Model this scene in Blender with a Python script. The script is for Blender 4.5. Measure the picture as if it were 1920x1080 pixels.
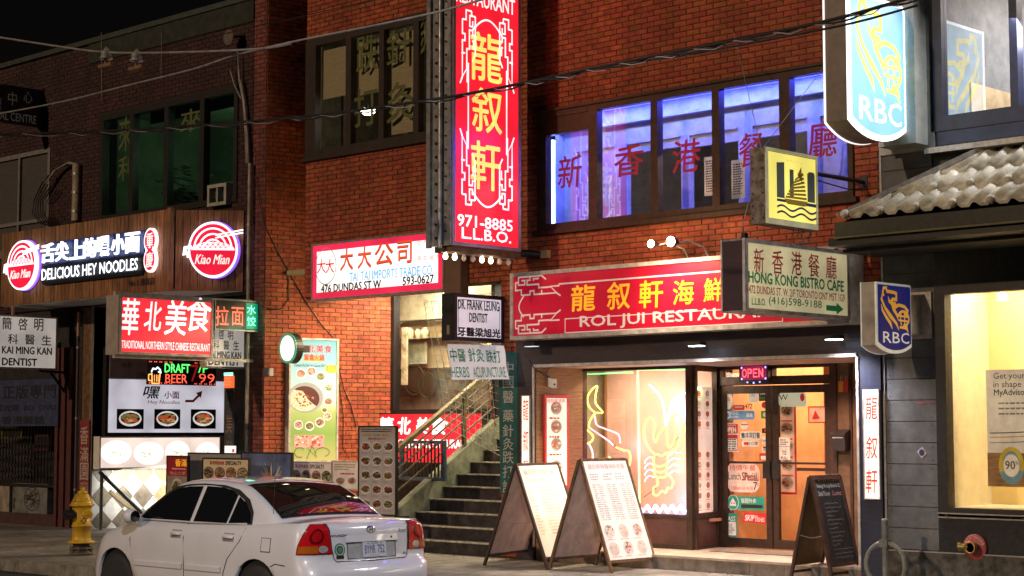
import bpy, math, random, zlib
from mathutils import Vector, Matrix, geometry
random.seed(7)
SC = bpy.context.scene
for _o in list(bpy.data.objects): bpy.data.objects.remove(_o)
COL = SC.collection

# ------------------------------------------------------------------ camera
FPX, HZ = 3300.0, 808.0
AZ = math.atan(3410.0 / 3300.0)
PITCH = math.atan((HZ - 540.0) / FPX)
F0 = Vector((-math.cos(AZ), math.sin(AZ), 0))
RT = Vector((math.sin(AZ), math.cos(AZ), 0))
UZ = Vector((0, 0, 1))
FW = F0 * math.cos(PITCH) + UZ * math.sin(PITCH)
UP = -F0 * math.sin(PITCH) + UZ * math.cos(PITCH)
CP = Vector((0, 0, 1.73)) - F0 * 23.5
cd = bpy.data.cameras.new('camera')
cd.sensor_width = 36.0
cd.lens = FPX / 1920.0 * 36.0
cd.clip_start = 0.1
cd.clip_end = 600
cam = bpy.data.objects.new('camera', cd)
COL.objects.link(cam)
m = Matrix((RT, UP, -FW)).transposed().to_4x4()
m.translation = CP
cam.matrix_world = m
SC.camera = cam

# ------------------------------------------------------------------ light and exposure
w = bpy.data.worlds.new('World'); SC.world = w; w.use_nodes = True
nt = w.node_tree
sky = nt.nodes.new('ShaderNodeTexSky'); sky.sky_type = 'NISHITA'; sky.sun_disc = False
sky.sun_elevation = math.radians(-3.0); sky.sun_rotation = math.radians(190)
bg = nt.nodes['Background']
nt.links.new(sky.outputs[0], bg.inputs[0])
bg.inputs[1].default_value = SKY_STRENGTH = 0.04
sun = bpy.data.lights.new('street_light_glow', 'SUN')
sun.energy = 1.15; sun.angle = math.radians(1.2); sun.color = (1.0, 0.70, 0.44)
so = bpy.data.objects.new('street_light_glow', sun); COL.objects.link(so)
sd = Vector((0.16, 1.0, -0.36)).normalized()
so.rotation_euler = sd.to_track_quat('-Z', 'Y').to_euler()
SC.view_settings.view_transform = 'Standard'; SC.view_settings.look = 'None'
SC.view_settings.exposure = 0.0; SC.view_settings.gamma = 1.0
SC.view_settings.use_curve_mapping = False
SC.render.engine = 'CYCLES'
SC.cycles.use_denoising = True
SC.cycles.sample_clamp_indirect = 4.0
SC.cycles.max_bounces = 8
SC.cycles.transparent_max_bounces = 12
SC.cycles.caustics_reflective = False
SC.cycles.caustics_refractive = False

def lamp(name, kind, loc, energy, color, target=None, size=0.1, spot=90, blend=0.6):
    d = bpy.data.lights.new(name, kind); d.energy = energy; d.color = color
    if kind == 'AREA':
        if isinstance(size, tuple):
            d.shape = 'RECTANGLE'; d.size, d.size_y = size
        else: d.size = size
    elif kind in ('POINT', 'SPOT'): d.shadow_soft_size = size
    if kind == 'SPOT': d.spot_size = math.radians(spot); d.spot_blend = blend
    o = bpy.data.objects.new(name, d); COL.objects.link(o); o.location = loc
    if target is not None:
        o.rotation_euler = (Vector(target) - Vector(loc)).to_track_quat('-Z', 'Y').to_euler()
    return o

# ------------------------------------------------------------------ photo pixel <-> world (design helpers)
def ray(px, py): return FW + RT * ((px - 960) / FPX) + UP * ((540 - py) / FPX)
def onplane(px, py, p0, n):
    r = ray(px, py); t = (Vector(p0) - CP).dot(n) / r.dot(n); return CP + r * t
def PY(px, py, y): return onplane(px, py, (0, y, 0), Vector((0, 1, 0)))
def PX(px, py, x): return onplane(px, py, (x, 0, 0), Vector((1, 0, 0)))
def PG(px, py, z=0.0): return onplane(px, py, (0, 0, z), UZ)
def prj(p):
    d = Vector(p) - CP; k = d.dot(FW)
    return 960 + FPX * d.dot(RT) / k, 540 - FPX * d.dot(UP) / k

# ------------------------------------------------------------------ materials
def lin(c):
    if isinstance(c, str):
        c = c.lstrip('#'); c = [int(c[i:i + 2], 16) / 255 for i in (0, 2, 4)]
        return tuple(x / 12.92 if x <= .04045 else ((x + .055) / 1.055) ** 2.4 for x in c)
    return tuple(c)
MATS = {}
def mat(name, col=(.5, .5, .5), rough=.6, metal=0., emit=None, es=1.0, var=0.12, scale=6., bump=0.0,
        coat=0., island=0.0, col2=None, sample=True, spec=0.5, aniso=None):
    if name in MATS: return MATS[name]
    M = bpy.data.materials.new(name); M.use_nodes = True; MATS[name] = M
    T = M.node_tree; N = T.nodes; L = T.links; b = N['Principled BSDF']
    c = lin(col)
    b.inputs['Roughness'].default_value = rough; b.inputs['Metallic'].default_value = metal
    b.inputs['Specular IOR Level'].default_value = spec
    b.inputs['Coat Weight'].default_value = coat
    tc = N.new('ShaderNodeTexCoord')
    if aniso:
        mp = N.new('ShaderNodeMapping'); mp.inputs['Scale'].default_value = aniso
        L.new(tc.outputs['Object'], mp.inputs[0]); src = mp.outputs[0]
    else: src = tc.outputs['Object']
    nz = N.new('ShaderNodeTexNoise'); nz.inputs['Scale'].default_value = scale; nz.inputs['Detail'].default_value = 6
    nz.inputs['Roughness'].default_value = .65
    L.new(src, nz.inputs['Vector'])
    mx = N.new('ShaderNodeMix'); mx.data_type = 'RGBA'
    c2 = lin(col2) if col2 else tuple(x * (1 - var * 2.2) for x in c)
    c1 = c if col2 else tuple(min(1, x * (1 + var)) for x in c)
    mx.inputs[6].default_value = (*c1, 1); mx.inputs[7].default_value = (*c2, 1)
    rp = N.new('ShaderNodeValToRGB'); rp.color_ramp.elements[0].position = .35; rp.color_ramp.elements[1].position = .68
    L.new(nz.outputs['Fac'], rp.inputs[0]); L.new(rp.outputs[0], mx.inputs[0])
    out = mx.outputs[2]
    if island:
        g = N.new('ShaderNodeNewGeometry'); oi = N.new('ShaderNodeObjectInfo')
        ad = N.new('ShaderNodeMath'); ad.operation = 'ADD'
        L.new(g.outputs['Random Per Island'], ad.inputs[0]); L.new(oi.outputs['Random'], ad.inputs[1])
        fr = N.new('ShaderNodeMath'); fr.operation = 'FRACT'; L.new(ad.outputs[0], fr.inputs[0])
        mr = N.new('ShaderNodeMapRange'); mr.inputs[3].default_value = 1 - island; mr.inputs[4].default_value = 1 + island * .6
        L.new(fr.outputs[0], mr.inputs[0])
        hs = N.new('ShaderNodeHueSaturation'); L.new(out, hs.inputs['Color']); L.new(mr.outputs[0], hs.inputs['Value'])
        mr2 = N.new('ShaderNodeMapRange'); mr2.inputs[3].default_value = .492; mr2.inputs[4].default_value = .508
        wn = N.new('ShaderNodeTexWhiteNoise'); wn.noise_dimensions = '1D'; L.new(fr.outputs[0], wn.inputs['W'])
        L.new(wn.outputs[0], mr2.inputs[0]); L.new(mr2.outputs[0], hs.inputs['Hue'])
        out = hs.outputs[0]
        # slow dark patches standing in for uneven light over the whole wall, stretched downwards
        mp2 = N.new('ShaderNodeMapping'); mp2.inputs['Scale'].default_value = (.9, .9, .38); L.new(g.outputs['Position'], mp2.inputs[0])
        n4 = N.new('ShaderNodeTexNoise'); n4.inputs['Scale'].default_value = 1.1; n4.inputs['Detail'].default_value = 5; L.new(mp2.outputs[0], n4.inputs['Vector'])
        m4 = N.new('ShaderNodeMapRange'); m4.inputs[1].default_value = .35; m4.inputs[2].default_value = .68; m4.inputs[3].default_value = 1.12; m4.inputs[4].default_value = .62
        L.new(n4.outputs['Fac'], m4.inputs[0])
        vm = N.new('ShaderNodeVectorMath'); vm.operation = 'SCALE'; L.new(out, vm.inputs[0]); L.new(m4.outputs[0], vm.inputs['Scale']); out = vm.outputs[0]
    L.new(out, b.inputs['Base Color'])
    r2 = N.new('ShaderNodeMapRange'); r2.inputs[3].default_value = max(0, rough - .1); r2.inputs[4].default_value = min(1, rough + .12)
    if rough > .12: L.new(nz.outputs['Fac'], r2.inputs[0]); L.new(r2.outputs[0], b.inputs['Roughness'])
    if bump:
        bp = N.new('ShaderNodeBump'); bp.inputs['Strength'].default_value = bump; bp.inputs['Distance'].default_value = .01
        n2 = N.new('ShaderNodeTexNoise'); n2.inputs['Scale'].default_value = scale * 8; n2.inputs['Detail'].default_value = 5
        L.new(src, n2.inputs['Vector'])
        L.new(n2.outputs['Fac'], bp.inputs['Height']); L.new(bp.outputs[0], b.inputs['Normal'])
    if emit is not None:
        e = lin(emit)
        # lit plastic: uneven tubes behind it give slow brightness variation
        n3 = N.new('ShaderNodeTexNoise'); n3.inputs['Scale'].default_value = 1.7; n3.inputs['Detail'].default_value = 1
        L.new(tc.outputs['Object'], n3.inputs['Vector'])
        m3 = N.new('ShaderNodeMapRange'); m3.inputs[1].default_value = .3; m3.inputs[2].default_value = .7
        m3.inputs[3].default_value = es * .72; m3.inputs[4].default_value = es * 1.22
        L.new(n3.outputs['Fac'], m3.inputs[0])
        b.inputs['Emission Color'].default_value = (*e, 1)
        L.new(m3.outputs[0], b.inputs['Emission Strength'])
    if not sample:
        try: M.cycles.emission_sampling = 'NONE'
        except Exception: pass
    return M
def ink(name, col, es=0., rough=.5):
    """print on a sign: glows a little when the sign is lit from behind"""
    return mat(name, col, rough, emit=(col if es else None), es=es, var=.05, sample=False)
def glass(name='window_glass', tint=(1, 1, 1), refl=1.0, rough=0.0, dark=0.0):
    if name in MATS: return MATS[name]
    M = bpy.data.materials.new(name); M.use_nodes = True; MATS[name] = M
    T = M.node_tree; N = T.nodes; L = T.links
    for n in list(N): N.remove(n)
    o = N.new('ShaderNodeOutputMaterial'); tr = N.new('ShaderNodeBsdfTransparent'); gl = N.new('ShaderNodeBsdfGlossy')
    fr = N.new('ShaderNodeFresnel'); fr.inputs[0].default_value = 1.5
    mul = N.new('ShaderNodeMath'); mul.operation = 'MULTIPLY'; mul.inputs[1].default_value = refl; mul.use_clamp = True
    mx = N.new('ShaderNodeMixShader'); tr.inputs[0].default_value = (*[t * (1 - dark) for t in tint], 1)
    gl.inputs['Roughness'].default_value = rough; gl.inputs[0].default_value = (1, 1, 1, 1)
    ge = N.new('ShaderNodeNewGeometry'); inv = N.new('ShaderNodeMath'); inv.operation = 'SUBTRACT'; inv.inputs[0].default_value = 1
    L.new(ge.outputs['Backfacing'], inv.inputs[1]); m2 = N.new('ShaderNodeMath'); m2.operation = 'MULTIPLY'
    L.new(fr.outputs[0], mul.inputs[0]); L.new(mul.outputs[0], m2.inputs[0]); L.new(inv.outputs[0], m2.inputs[1]); L.new(m2.outputs[0], mx.inputs[0]); L.new(tr.outputs[0], mx.inputs[1]); L.new(gl.outputs[0], mx.inputs[2])
    L.new(mx.outputs[0], o.inputs[0]); return M

# ------------------------------------------------------------------ text
_tx = {}
def glyphs(body, bold=0., res=2, depth=0., shear=0.):
    k = (body, bold, res, depth, shear)
    if k in _tx: return _tx[k]
    c = bpy.data.curves.new('lettering', 'FONT'); c.body = body; c.resolution_u = res; c.offset = bold; c.extrude = depth; c.shear = shear
    o = bpy.data.objects.new('lettering', c)
    me = bpy.data.meshes.new_from_object(o)
    vs = [tuple(v.co) for v in me.vertices]; fs = [tuple(p.vertices) for p in me.polygons]
    bpy.data.meshes.remove(me); bpy.data.objects.remove(o); bpy.data.curves.remove(c)
    if vs:
        a = min(v[0] for v in vs); b = max(v[0] for v in vs); y0 = min(v[1] for v in vs); y1 = max(v[1] for v in vs)
        vs = [((v[0] - a) / (b - a or 1), (v[1] - y0) / (y1 - y0 or 1), v[2]) for v in vs]
    _tx[k] = (vs, fs); return _tx[k]

# ------------------------------------------------------------------ mesh part builder
class PB:
    def __init__(s, name, mt, parent=None, kind=None, label=None, thing=None):
        s.name = name; s.v = []; s.f = []; s.mi = []; s.sm = []; s.mats = [mt]; s.cur = 0
        s.parent = parent; s.kind = kind; s.label = label; s.thing = thing
    def use(s, mt):
        if mt not in s.mats: s.mats.append(mt)
        s.cur = s.mats.index(mt); return s
    def add(s, vs, fs, smooth=False):
        k = len(s.v); s.v += [tuple(v) for v in vs]
        for f in fs: s.f.append(tuple(i + k for i in f)); s.mi.append(s.cur); s.sm.append(smooth)
        return s
    def box(s, x0, x1, y0, y1, z0, z1):
        x0, x1 = min(x0, x1), max(x0, x1); y0, y1 = min(y0, y1), max(y0, y1); z0, z1 = min(z0, z1), max(z0, z1)
        return s.add([(x0,y0,z0),(x1,y0,z0),(x1,y1,z0),(x0,y1,z0),(x0,y0,z1),(x1,y0,z1),(x1,y1,z1),(x0,y1,z1)],
            [(0,3,2,1),(4,5,6,7),(0,1,5,4),(1,2,6,5),(2,3,7,6),(3,0,4,7)])
    def frame(s, x0, x1, z0, z1, w, y0, y1, wb=None):
        wb = w if wb is None else wb
        s.box(x0, x1, y0, y1, z1 - w, z1); s.box(x0, x1, y0, y1, z0, z0 + wb)
        s.box(x0, x0 + w, y0, y1, z0 + wb, z1 - w); s.box(x1 - w, x1, y0, y1, z0 + wb, z1 - w); return s
    def hexa(s, p): return s.add(p, [(0,3,2,1),(4,5,6,7),(0,1,5,4),(1,2,6,5),(2,3,7,6),(3,0,4,7)])
    def beam(s, a, b, w, h=None):
        h = h or w; a = Vector(a); b = Vector(b); d = (b - a).normalized()
        up = Vector((0, 0, 1)) if abs(d.z) < .95 else Vector((1, 0, 0))
        r = d.cross(up).normalized() * w / 2; u = r.cross(d).normalized() * h / 2
        return s.hexa([a-r-u, a+r-u, b+r-u, b-r-u, a-r+u, a+r+u, b+r+u, b-r+u])
    def quad(s, a, b, c, d): return s.add([a, b, c, d], [(0, 1, 2, 3)])
    def tube(s, pts, r, n=6, closed=False):
        pts = [Vector(p) for p in pts]; k = len(pts); ring = []
        prev = None
        for i, p in enumerate(pts):
            if closed: t = pts[(i + 1) % k] - pts[i - 1]
            else: t = pts[min(i + 1, k - 1)] - pts[max(i - 1, 0)]
            t = t.normalized() if t.length > 1e-9 else Vector((0, 0, 1))
            if prev is None: a = t.orthogonal().normalized()
            else: a = (prev - t * prev.dot(t)); a = a.normalized() if a.length > 1e-6 else t.orthogonal().normalized()
            prev = a; b = t.cross(a); rr = r[i] if isinstance(r, (list, tuple)) else r
            ring += [p + (a * math.cos(2*math.pi*j/n) + b * math.sin(2*math.pi*j/n)) * rr for j in range(n)]
        fs = []
        for i in range(k if closed else k - 1):
            for j in range(n):
                a0 = i*n+j; a1 = i*n+(j+1)%n; b0 = ((i+1)%k)*n+j; b1 = ((i+1)%k)*n+(j+1)%n
                fs.append((a0, a1, b1, b0))
        s.add(ring, fs, True)
        if not closed:
            s.add(ring[:n], [tuple(range(n))[::-1]]); s.add(ring[-n:], [tuple(range(n))])
        return s
    def lathe(s, prof, c=(0,0,0), n=16, axis='z', seg=(0, 1)):
        c = Vector(c); vs = []
        for r, h in prof:
            for j in range(n):
                a = 2*math.pi*j/n; x, y = r*math.cos(a), r*math.sin(a)
                vs.append(c + (Vector((x, y, h)) if axis == 'z' else Vector((x, h, y)) if axis == 'y' else Vector((h, x, y))))
        fs = [(i*n+j, i*n+(j+1)%n, (i+1)*n+(j+1)%n, (i+1)*n+j) for i in range(len(prof)-1) for j in range(n)]
        if axis == 'y': fs = [f[::-1] for f in fs]
        s.add(vs, fs, True)
        if prof[0][0] > 1e-4: s.add(vs[:n], [tuple(range(n))[::-1]])
        if prof[-1][0] > 1e-4: s.add(vs[-n:], [tuple(range(n))])
        return s
    def poly(s, pts, y, th=0.):
        """filled outline in the xz plane, front face at y, extruded back by th"""
        pts = list(pts)
        ar = sum(pts[i][0]*pts[(i+1)%len(pts)][1]-pts[(i+1)%len(pts)][0]*pts[i][1] for i in range(len(pts)))
        if ar < 0: pts = pts[::-1]
        n = len(pts)
        tris = geometry.tessellate_polygon([[Vector((p[0], p[1], 0)) for p in pts]])
        fr = [(p[0], y, p[1]) for p in pts]
        out = []
        for t in tris:
            a, b, c = [Vector(pts[i]) for i in t]
            out.append(t if (b-a).cross(c-a) > 0 else (t[0], t[2], t[1]))
        s.add(fr, out)
        if th:
            bk = [(p[0], y + th, p[1]) for p in pts]
            s.add(fr + bk, [((i+1)%n, i, n+i, n+(i+1)%n) for i in range(n)])
            s.add(bk, [t[::-1] for t in out])
        return s
    def ell(s, cx, cz, rx, rz, y, th=0., n=20, a0=0, a1=2*math.pi):
        return s.poly([(cx+rx*math.cos(a0+(a1-a0)*i/n), cz+rz*math.sin(a0+(a1-a0)*i/n)) for i in range(n if a1-a0 > 6.28 else n+1)], y, th)
    def ring(s, cx, cz, rx, rz, w, y, th=0, n=28, a0=0, a1=2*math.pi):
        k = n if a1-a0 > 6.28 else n + 1
        return s.line([(cx+rx*math.cos(a0+(a1-a0)*i/n), cz+rz*math.sin(a0+(a1-a0)*i/n)) for i in range(k)], w, y, th, closed=(a1-a0 > 6.28))
    def line(s, pts, w, y, th=0.002, closed=False):
        pts = [Vector(p) for p in pts]; k = len(pts)
        L_, R_ = [], []
        for i in range(k):
            a = pts[i-1] if (i > 0 or closed) else None; b = pts[(i+1) % k] if (i < k-1 or closed) else None
            d1 = (pts[i]-a).normalized() if a is not None and (pts[i]-a).length > 1e-9 else None
            d2 = (b-pts[i]).normalized() if b is not None and (b-pts[i]).length > 1e-9 else None
            if d1 is None: d1 = d2
            if d2 is None: d2 = d1
            t = d1 + d2; t = t.normalized() if t.length > 1e-5 else d1
            nrm = Vector((-t.y, t.x)); sc = 1/max(.5, nrm.dot(Vector((-d1.y, d1.x))))
            ww = w[i] if isinstance(w, (list, tuple)) else w
            L_.append(pts[i]+nrm*ww/2*sc); R_.append(pts[i]-nrm*ww/2*sc)
        for i in range(k if closed else k-1):
            j = (i+1) % k
            q = [(R_[i].x, R_[i].y), (R_[j].x, R_[j].y), (L_[j].x, L_[j].y), (L_[i].x, L_[i].y)]
            s.add([(p[0], y, p[1]) for p in q], [(0, 1, 2, 3)])
            if th > .004:
                f = [(p[0], y, p[1]) for p in q]; b_ = [(p[0], y+th, p[1]) for p in q]
                s.add(f+b_, [(1,0,4,5),(3,2,6,7)])
        return s
    def text(s, body, x0, x1, z0, z1, y, bold=0., depth=0., shear=0., res=2, flip=False):
        vs, fs = glyphs(body, 0. if bold > 0 and not depth else bold, res, 1. if depth else 0., shear)
        if bold > 0 and not depth:      # heavier strokes: the same glyph laid over itself with small shifts
            e = bold * (x1 - x0) / max(1, len(body) * (1. if ord(body[0]) > 255 else .62)) * 1.1
            for i, (dx, dz) in enumerate(((-e, 0), (e, 0), (0, -e * .8), (0, e * .8))):
                s.add([(x0+dx+(x1-x0)*v[0], y + .0002*(i+1), z0+dz+(z1-z0)*v[1]) for v in vs], fs)
        if flip: vs = [(1 - v[0], v[1], v[2]) for v in vs]
        out = []
        for v in vs:
            yy = y - (depth if v[2] > 0 else 0) if depth else y
            out.append((x0+(x1-x0)*v[0], yy, z0+(z1-z0)*v[1]))
        return s.add(out, [f[::-1] for f in fs] if flip else fs)
    def end(s, loc=None):
        me = bpy.data.meshes.new(s.name)
        me.from_pydata(s.v, [], s.f); 
        for mt in s.mats: me.materials.append(mt)
        if s.f:
            me.polygons.foreach_set('material_index', s.mi); me.polygons.foreach_set('use_smooth', s.sm)
        me.update()
        o = bpy.data.objects.new(s.name, me); COL.objects.link(o)
        if s.parent is not None: o.parent = s.parent
        if loc is not None: o.location = loc
        if s.kind: o['kind'] = s.kind
        if s.label: o['label'] = s.label
        s.ob = o; return o

class Thing:
    def __init__(s, name, label, cat, loc=(0, 0, 0), rz=0., group=None, kind=None):
        o = bpy.data.objects.new(name, None); o.empty_display_size = .2; COL.objects.link(o)
        o.location = loc; o.rotation_euler = (0, 0, rz); s.o = o; s.loc = Vector(loc); s.rz = rz
        if label: o['label'] = label
        if cat: o['category'] = cat
        if group: o['group'] = group
        if kind: o['kind'] = kind
        s.R = Matrix.Rotation(rz, 3, 'Z'); s.Ri = s.R.transposed(); s.n = s.R @ Vector((0, -1, 0))
    def P(s, name, mt, parent=None, kind=None, label=None): return PB(name, mt, parent or s.o, kind, label, s)
    def L(s, p): return s.Ri @ (Vector(p) - s.loc)
    def px(s, x, y, d=0.):
        """photo pixel -> local (x, z) on the plane d metres in front of the thing's own plane"""
        p = onplane(x, y, s.loc + s.n * d, s.n); q = s.L(p); return q.x, q.z
    def rect(s, x0, yb, x1, yt, d=0.):
        a = s.px(x0, yb, d); b = s.px(x1, yt, d); return a[0], a[1], b[0], b[1]
# ------------------------------------------------------------------ common materials
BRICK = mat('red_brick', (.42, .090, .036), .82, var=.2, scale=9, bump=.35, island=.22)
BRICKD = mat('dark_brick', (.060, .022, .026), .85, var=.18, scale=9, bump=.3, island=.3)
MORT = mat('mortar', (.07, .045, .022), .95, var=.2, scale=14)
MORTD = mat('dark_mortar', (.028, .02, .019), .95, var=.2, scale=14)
BRONZE = mat('bronze_aluminium', (.055, .030, .020), .42, metal=.3, var=.2, scale=12, bump=.05)
BLACKM = mat('black_metal', (.018, .017, .017), .45, var=.25, scale=15, bump=.05)
DKBLUE = mat('navy_frame_paint', (.02, .028, .075), .45, var=.2)
ALU = mat('dull_aluminium', (.42, .40, .40), .42, metal=.55, var=.18, scale=14, bump=.06)
ALUW = mat('weathered_white_metal', (.55, .50, .46), .5, var=.18, scale=10, bump=.06)
WHITE = mat('white_paint', (.78, .76, .72), .5, var=.06, scale=8)
CONC = mat('pavement_concrete', (.30, .275, .235), .88, var=.16, scale=5, bump=.5, island=.07)
CONCD = mat('old_concrete', (.17, .155, .125), .9, var=.3, scale=4, bump=.6)
# gum spots and dark drips trodden into the paving
_T = CONC.node_tree; _N, _L = _T.nodes, _T.links; _b = _N['Principled BSDF']; _src = _b.inputs['Base Color'].links[0].from_socket
_g = _N.new('ShaderNodeNewGeometry'); _v = _N.new('ShaderNodeTexVoronoi'); _v.inputs['Scale'].default_value = 3.2; _v.inputs['Randomness'].default_value = 1
_L.new(_g.outputs['Position'], _v.inputs['Vector']); _m = _N.new('ShaderNodeMapRange'); _m.inputs[1].default_value = .07; _m.inputs[2].default_value = .10; _m.inputs[3].default_value = .55; _m.inputs[4].default_value = 1
_L.new(_v.outputs['Distance'], _m.inputs[0]); _n = _N.new('ShaderNodeTexNoise'); _n.inputs['Scale'].default_value = .8; _n.inputs['Detail'].default_value = 8; _n.inputs['Roughness'].default_value = .7; _L.new(_g.outputs['Position'], _n.inputs['Vector'])
_m2 = _N.new('ShaderNodeMapRange'); _m2.inputs[1].default_value = .38; _m2.inputs[2].default_value = .62; _m2.inputs[3].default_value = .62; _m2.inputs[4].default_value = 1.15; _L.new(_n.outputs['Fac'], _m2.inputs[0])
_mm = _N.new('ShaderNodeMath'); _mm.operation = 'MULTIPLY'; _L.new(_m.outputs[0], _mm.inputs[0]); _L.new(_m2.outputs[0], _mm.inputs[1])
_vs = _N.new('ShaderNodeVectorMath'); _vs.operation = 'SCALE'; _L.new(_src, _vs.inputs[0]); _L.new(_mm.outputs[0], _vs.inputs['Scale']); _L.new(_vs.outputs[0], _b.inputs['Base Color'])
ASPH = mat('asphalt', (.05, .05, .052), .82, var=.25, scale=30, bump=1.0)
GLASS = glass('window_glass', refl=1.3)
GLASSD = glass('dark_tinted_glass', tint=(.55, .55, .5), refl=1.2)
CREAM = mat('cream_plaster', (.70, .56, .36), .7, var=.06)
CABLE = mat('black_cable_rubber', (.012, .011, .012), .5, var=.2)
CABLEG = mat('grey_cable', (.30, .29, .29), .5, var=.2)

# ------------------------------------------------------------------ ground
def gz(y): return max(0., .05 * (y + 4.3) / 4.3) if y < 0 else .05
g = PB('road', ASPH, kind='structure')
g.quad((-120, -120, -.15), (120, -120, -.15), (120, -4.42, -.15), (-120, -4.42, -.15)); g.end()
g = PB('ground', CONCD, kind='structure')
g.quad((-120, -4.5, -.17), (120, -4.5, -.17), (120, 120, -.17), (-120, 120, -.17)); g.end()
pav = bpy.data.objects.new('pavement', None); COL.objects.link(pav); pav['kind'] = 'structure'
edges = [-4.12, -2.45, -.82, .62]
x = -17.0; row = 0
while x < 13:
    for i in range(3):
        y0, y1 = edges[i] + .006, edges[i+1] - .006
        b = PB('paving_slab', CONC, pav)
        b.add([(x+.006, y0, -.12), (x+1.644, y0, -.12), (x+1.644, y1, -.12), (x+.006, y1, -.12),
               (x+.006, y0, gz(y0)), (x+1.644, y0, gz(y0)), (x+1.644, y1, gz(y1)), (x+.006, y1, gz(y1))],
              [(4,5,6,7),(0,1,5,4),(1,2,6,5),(3,0,4,7),(2,3,7,6)])
        b.end()
    x += 1.65
b = PB('slab_bedding', CONCD, pav); b.quad((-17, -4.12, -.012), (13, -4.12, -.012), (13, .62, .03), (-17, .62, .03)); b.end()
b = PB('doorway_floor', CONCD, pav); b.quad((-17, .62, .045), (13, .62, .045), (13, 9, .045), (-17, 9, .045)); b.end()
kerb = bpy.data.objects.new('kerb', None); COL.objects.link(kerb); kerb['kind'] = 'structure'
KERB = mat('kerb_concrete', (.20, .185, .155), .9, var=.25, scale=6, bump=.5)
x = -17.0
while x < 13:
    b = PB('kerb_stone', KERB, kerb)
    b.hexa([(x+.005, -4.42, -.16), (x+2.99, -4.42, -.16), (x+2.99, -4.125, -.16), (x+.005, -4.125, -.16),
            (x+.005, -4.39, 0), (x+2.99, -4.39, 0), (x+2.99, -4.125, .002), (x+.005, -4.125, .002)])
    b.end(); x += 3.0

# ------------------------------------------------------------------ brickwork
BH, BL, JT = .0693, .2075, .0095
_bm = {}
def brick_cells(u0, u1, v0, v1, holes, phase=0.):
    out = []; n0 = math.floor(v0 / BH) ; v = n0 * BH; r = n0
    while v < v1 - .01:
        a = max(v, v0) + 0; b_ = min(v + BH, v1)
        u = (math.floor((u0 - phase) / BL) - 1) * BL + phase + (BL / 2 if r % 2 else 0)
        while u < u1:
            s0, s1 = max(u, u0), min(u + BL, u1)
            if s1 - s0 > .03 and b_ - a > .02:
                segs = [(s0, s1, a, b_)]
                for (h0, h1, k0, k1) in holes:
                    nx = []
                    for (p, q, c, d) in segs:
                        if q <= h0 or p >= h1 or d <= k0 + .012 or c >= k1 - .012: nx.append((p, q, c, d)); continue
                        if p < h0: nx.append((p, h0, c, d))
                        if q > h1: nx.append((h1, q, c, d))
                    segs = nx
                out += [q for q in segs if q[1] - q[0] > .025]
            u += BL
        v += BH; r += 1
    return out
def brickwork(th, cells, mt, y=-.0, proud=.009, limit=300, seen=None):
    """cells in the thing's local xz plane; the largest seen ones are brick parts, the rest one mesh"""
    sc = []
    rnd = random.Random(3)
    for c in cells:
        wp = th.loc + th.R @ Vector(((c[0]+c[1])/2, y, (c[2]+c[3])/2))
        a, b_ = prj(wp); inside = 0 < a < 1920 and 0 < b_ < 1080
        if seen and not seen(a, b_): inside = False
        k = (wp - CP).dot(FW)
        sc.append((-(1000/k * (c[1]-c[0])/BL) if inside else 0, c))
    order = sorted(range(len(sc)), key=lambda i: sc[i][0])
    pick = set(i for i in order[:limit] if sc[i][0] < 0)
    st = PB('brick_courses', mt, th.o, 'stuff')
    h = JT / 2
    for i, (q, c) in enumerate(sc):
        pr = proud + rnd.uniform(-.0025, .003)
        wd, hd = c[1]-c[0]-2*h, c[3]-c[2]-2*h
        cx, cz = (c[0]+c[1])/2, (c[2]+c[3])/2
        def vs(wd, hd, pr, dx=0, dz=0):
            a = .002
            return [(dx-wd/2, y, dz-hd/2), (dx+wd/2, y, dz-hd/2), (dx+wd/2, y, dz+hd/2), (dx-wd/2, y, dz+hd/2),
                    (dx-wd/2+a, y-pr, dz-hd/2+a), (dx+wd/2-a, y-pr, dz-hd/2+a), (dx+wd/2-a, y-pr, dz+hd/2-a), (dx-wd/2+a, y-pr, dz+hd/2-a)]
        fc = [(4,5,6,7),(0,1,5,4),(1,2,6,5),(2,3,7,6),(3,0,4,7)]
        if i in pick:
            k = (mt.name, round(wd, 3), round(hd, 3), y)
            if k not in _bm:
                me = bpy.data.meshes.new('brick'); me.from_pydata([(v[0], v[1], v[2]) for v in vs(wd, hd, proud)], [], fc); me.materials.append(mt); _bm[k] = me
            o = bpy.data.objects.new('brick', _bm[k]); COL.objects.link(o); o.parent = th.o
            o.location = (cx, -rnd.uniform(-.0025, .003), cz)
        else: st.add(vs(wd, hd, pr, cx, cz), fc)
    if st.v: st.end()
def backing(pb, u0, u1, v0, v1, holes, y0, y1):
    """wall body with rectangular openings, butted boxes"""
    us = sorted(set([u0, u1] + [min(max(h[i], u0), u1) for h in holes for i in (0, 1)]))
    for a, b_ in zip(us, us[1:]):
        if b_ - a < 1e-4: continue
        cuts = sorted((max(h[2], v0), min(h[3], v1)) for h in holes if h[0] < (a+b_)/2 < h[1])
        v = v0
        for c, d in cuts:
            if c > v: pb.box(a, b_, y0, y1, v, c)
            v = max(v, d)
        if v < v1: pb.box(a, b_, y0, y1, v, v1)

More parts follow.
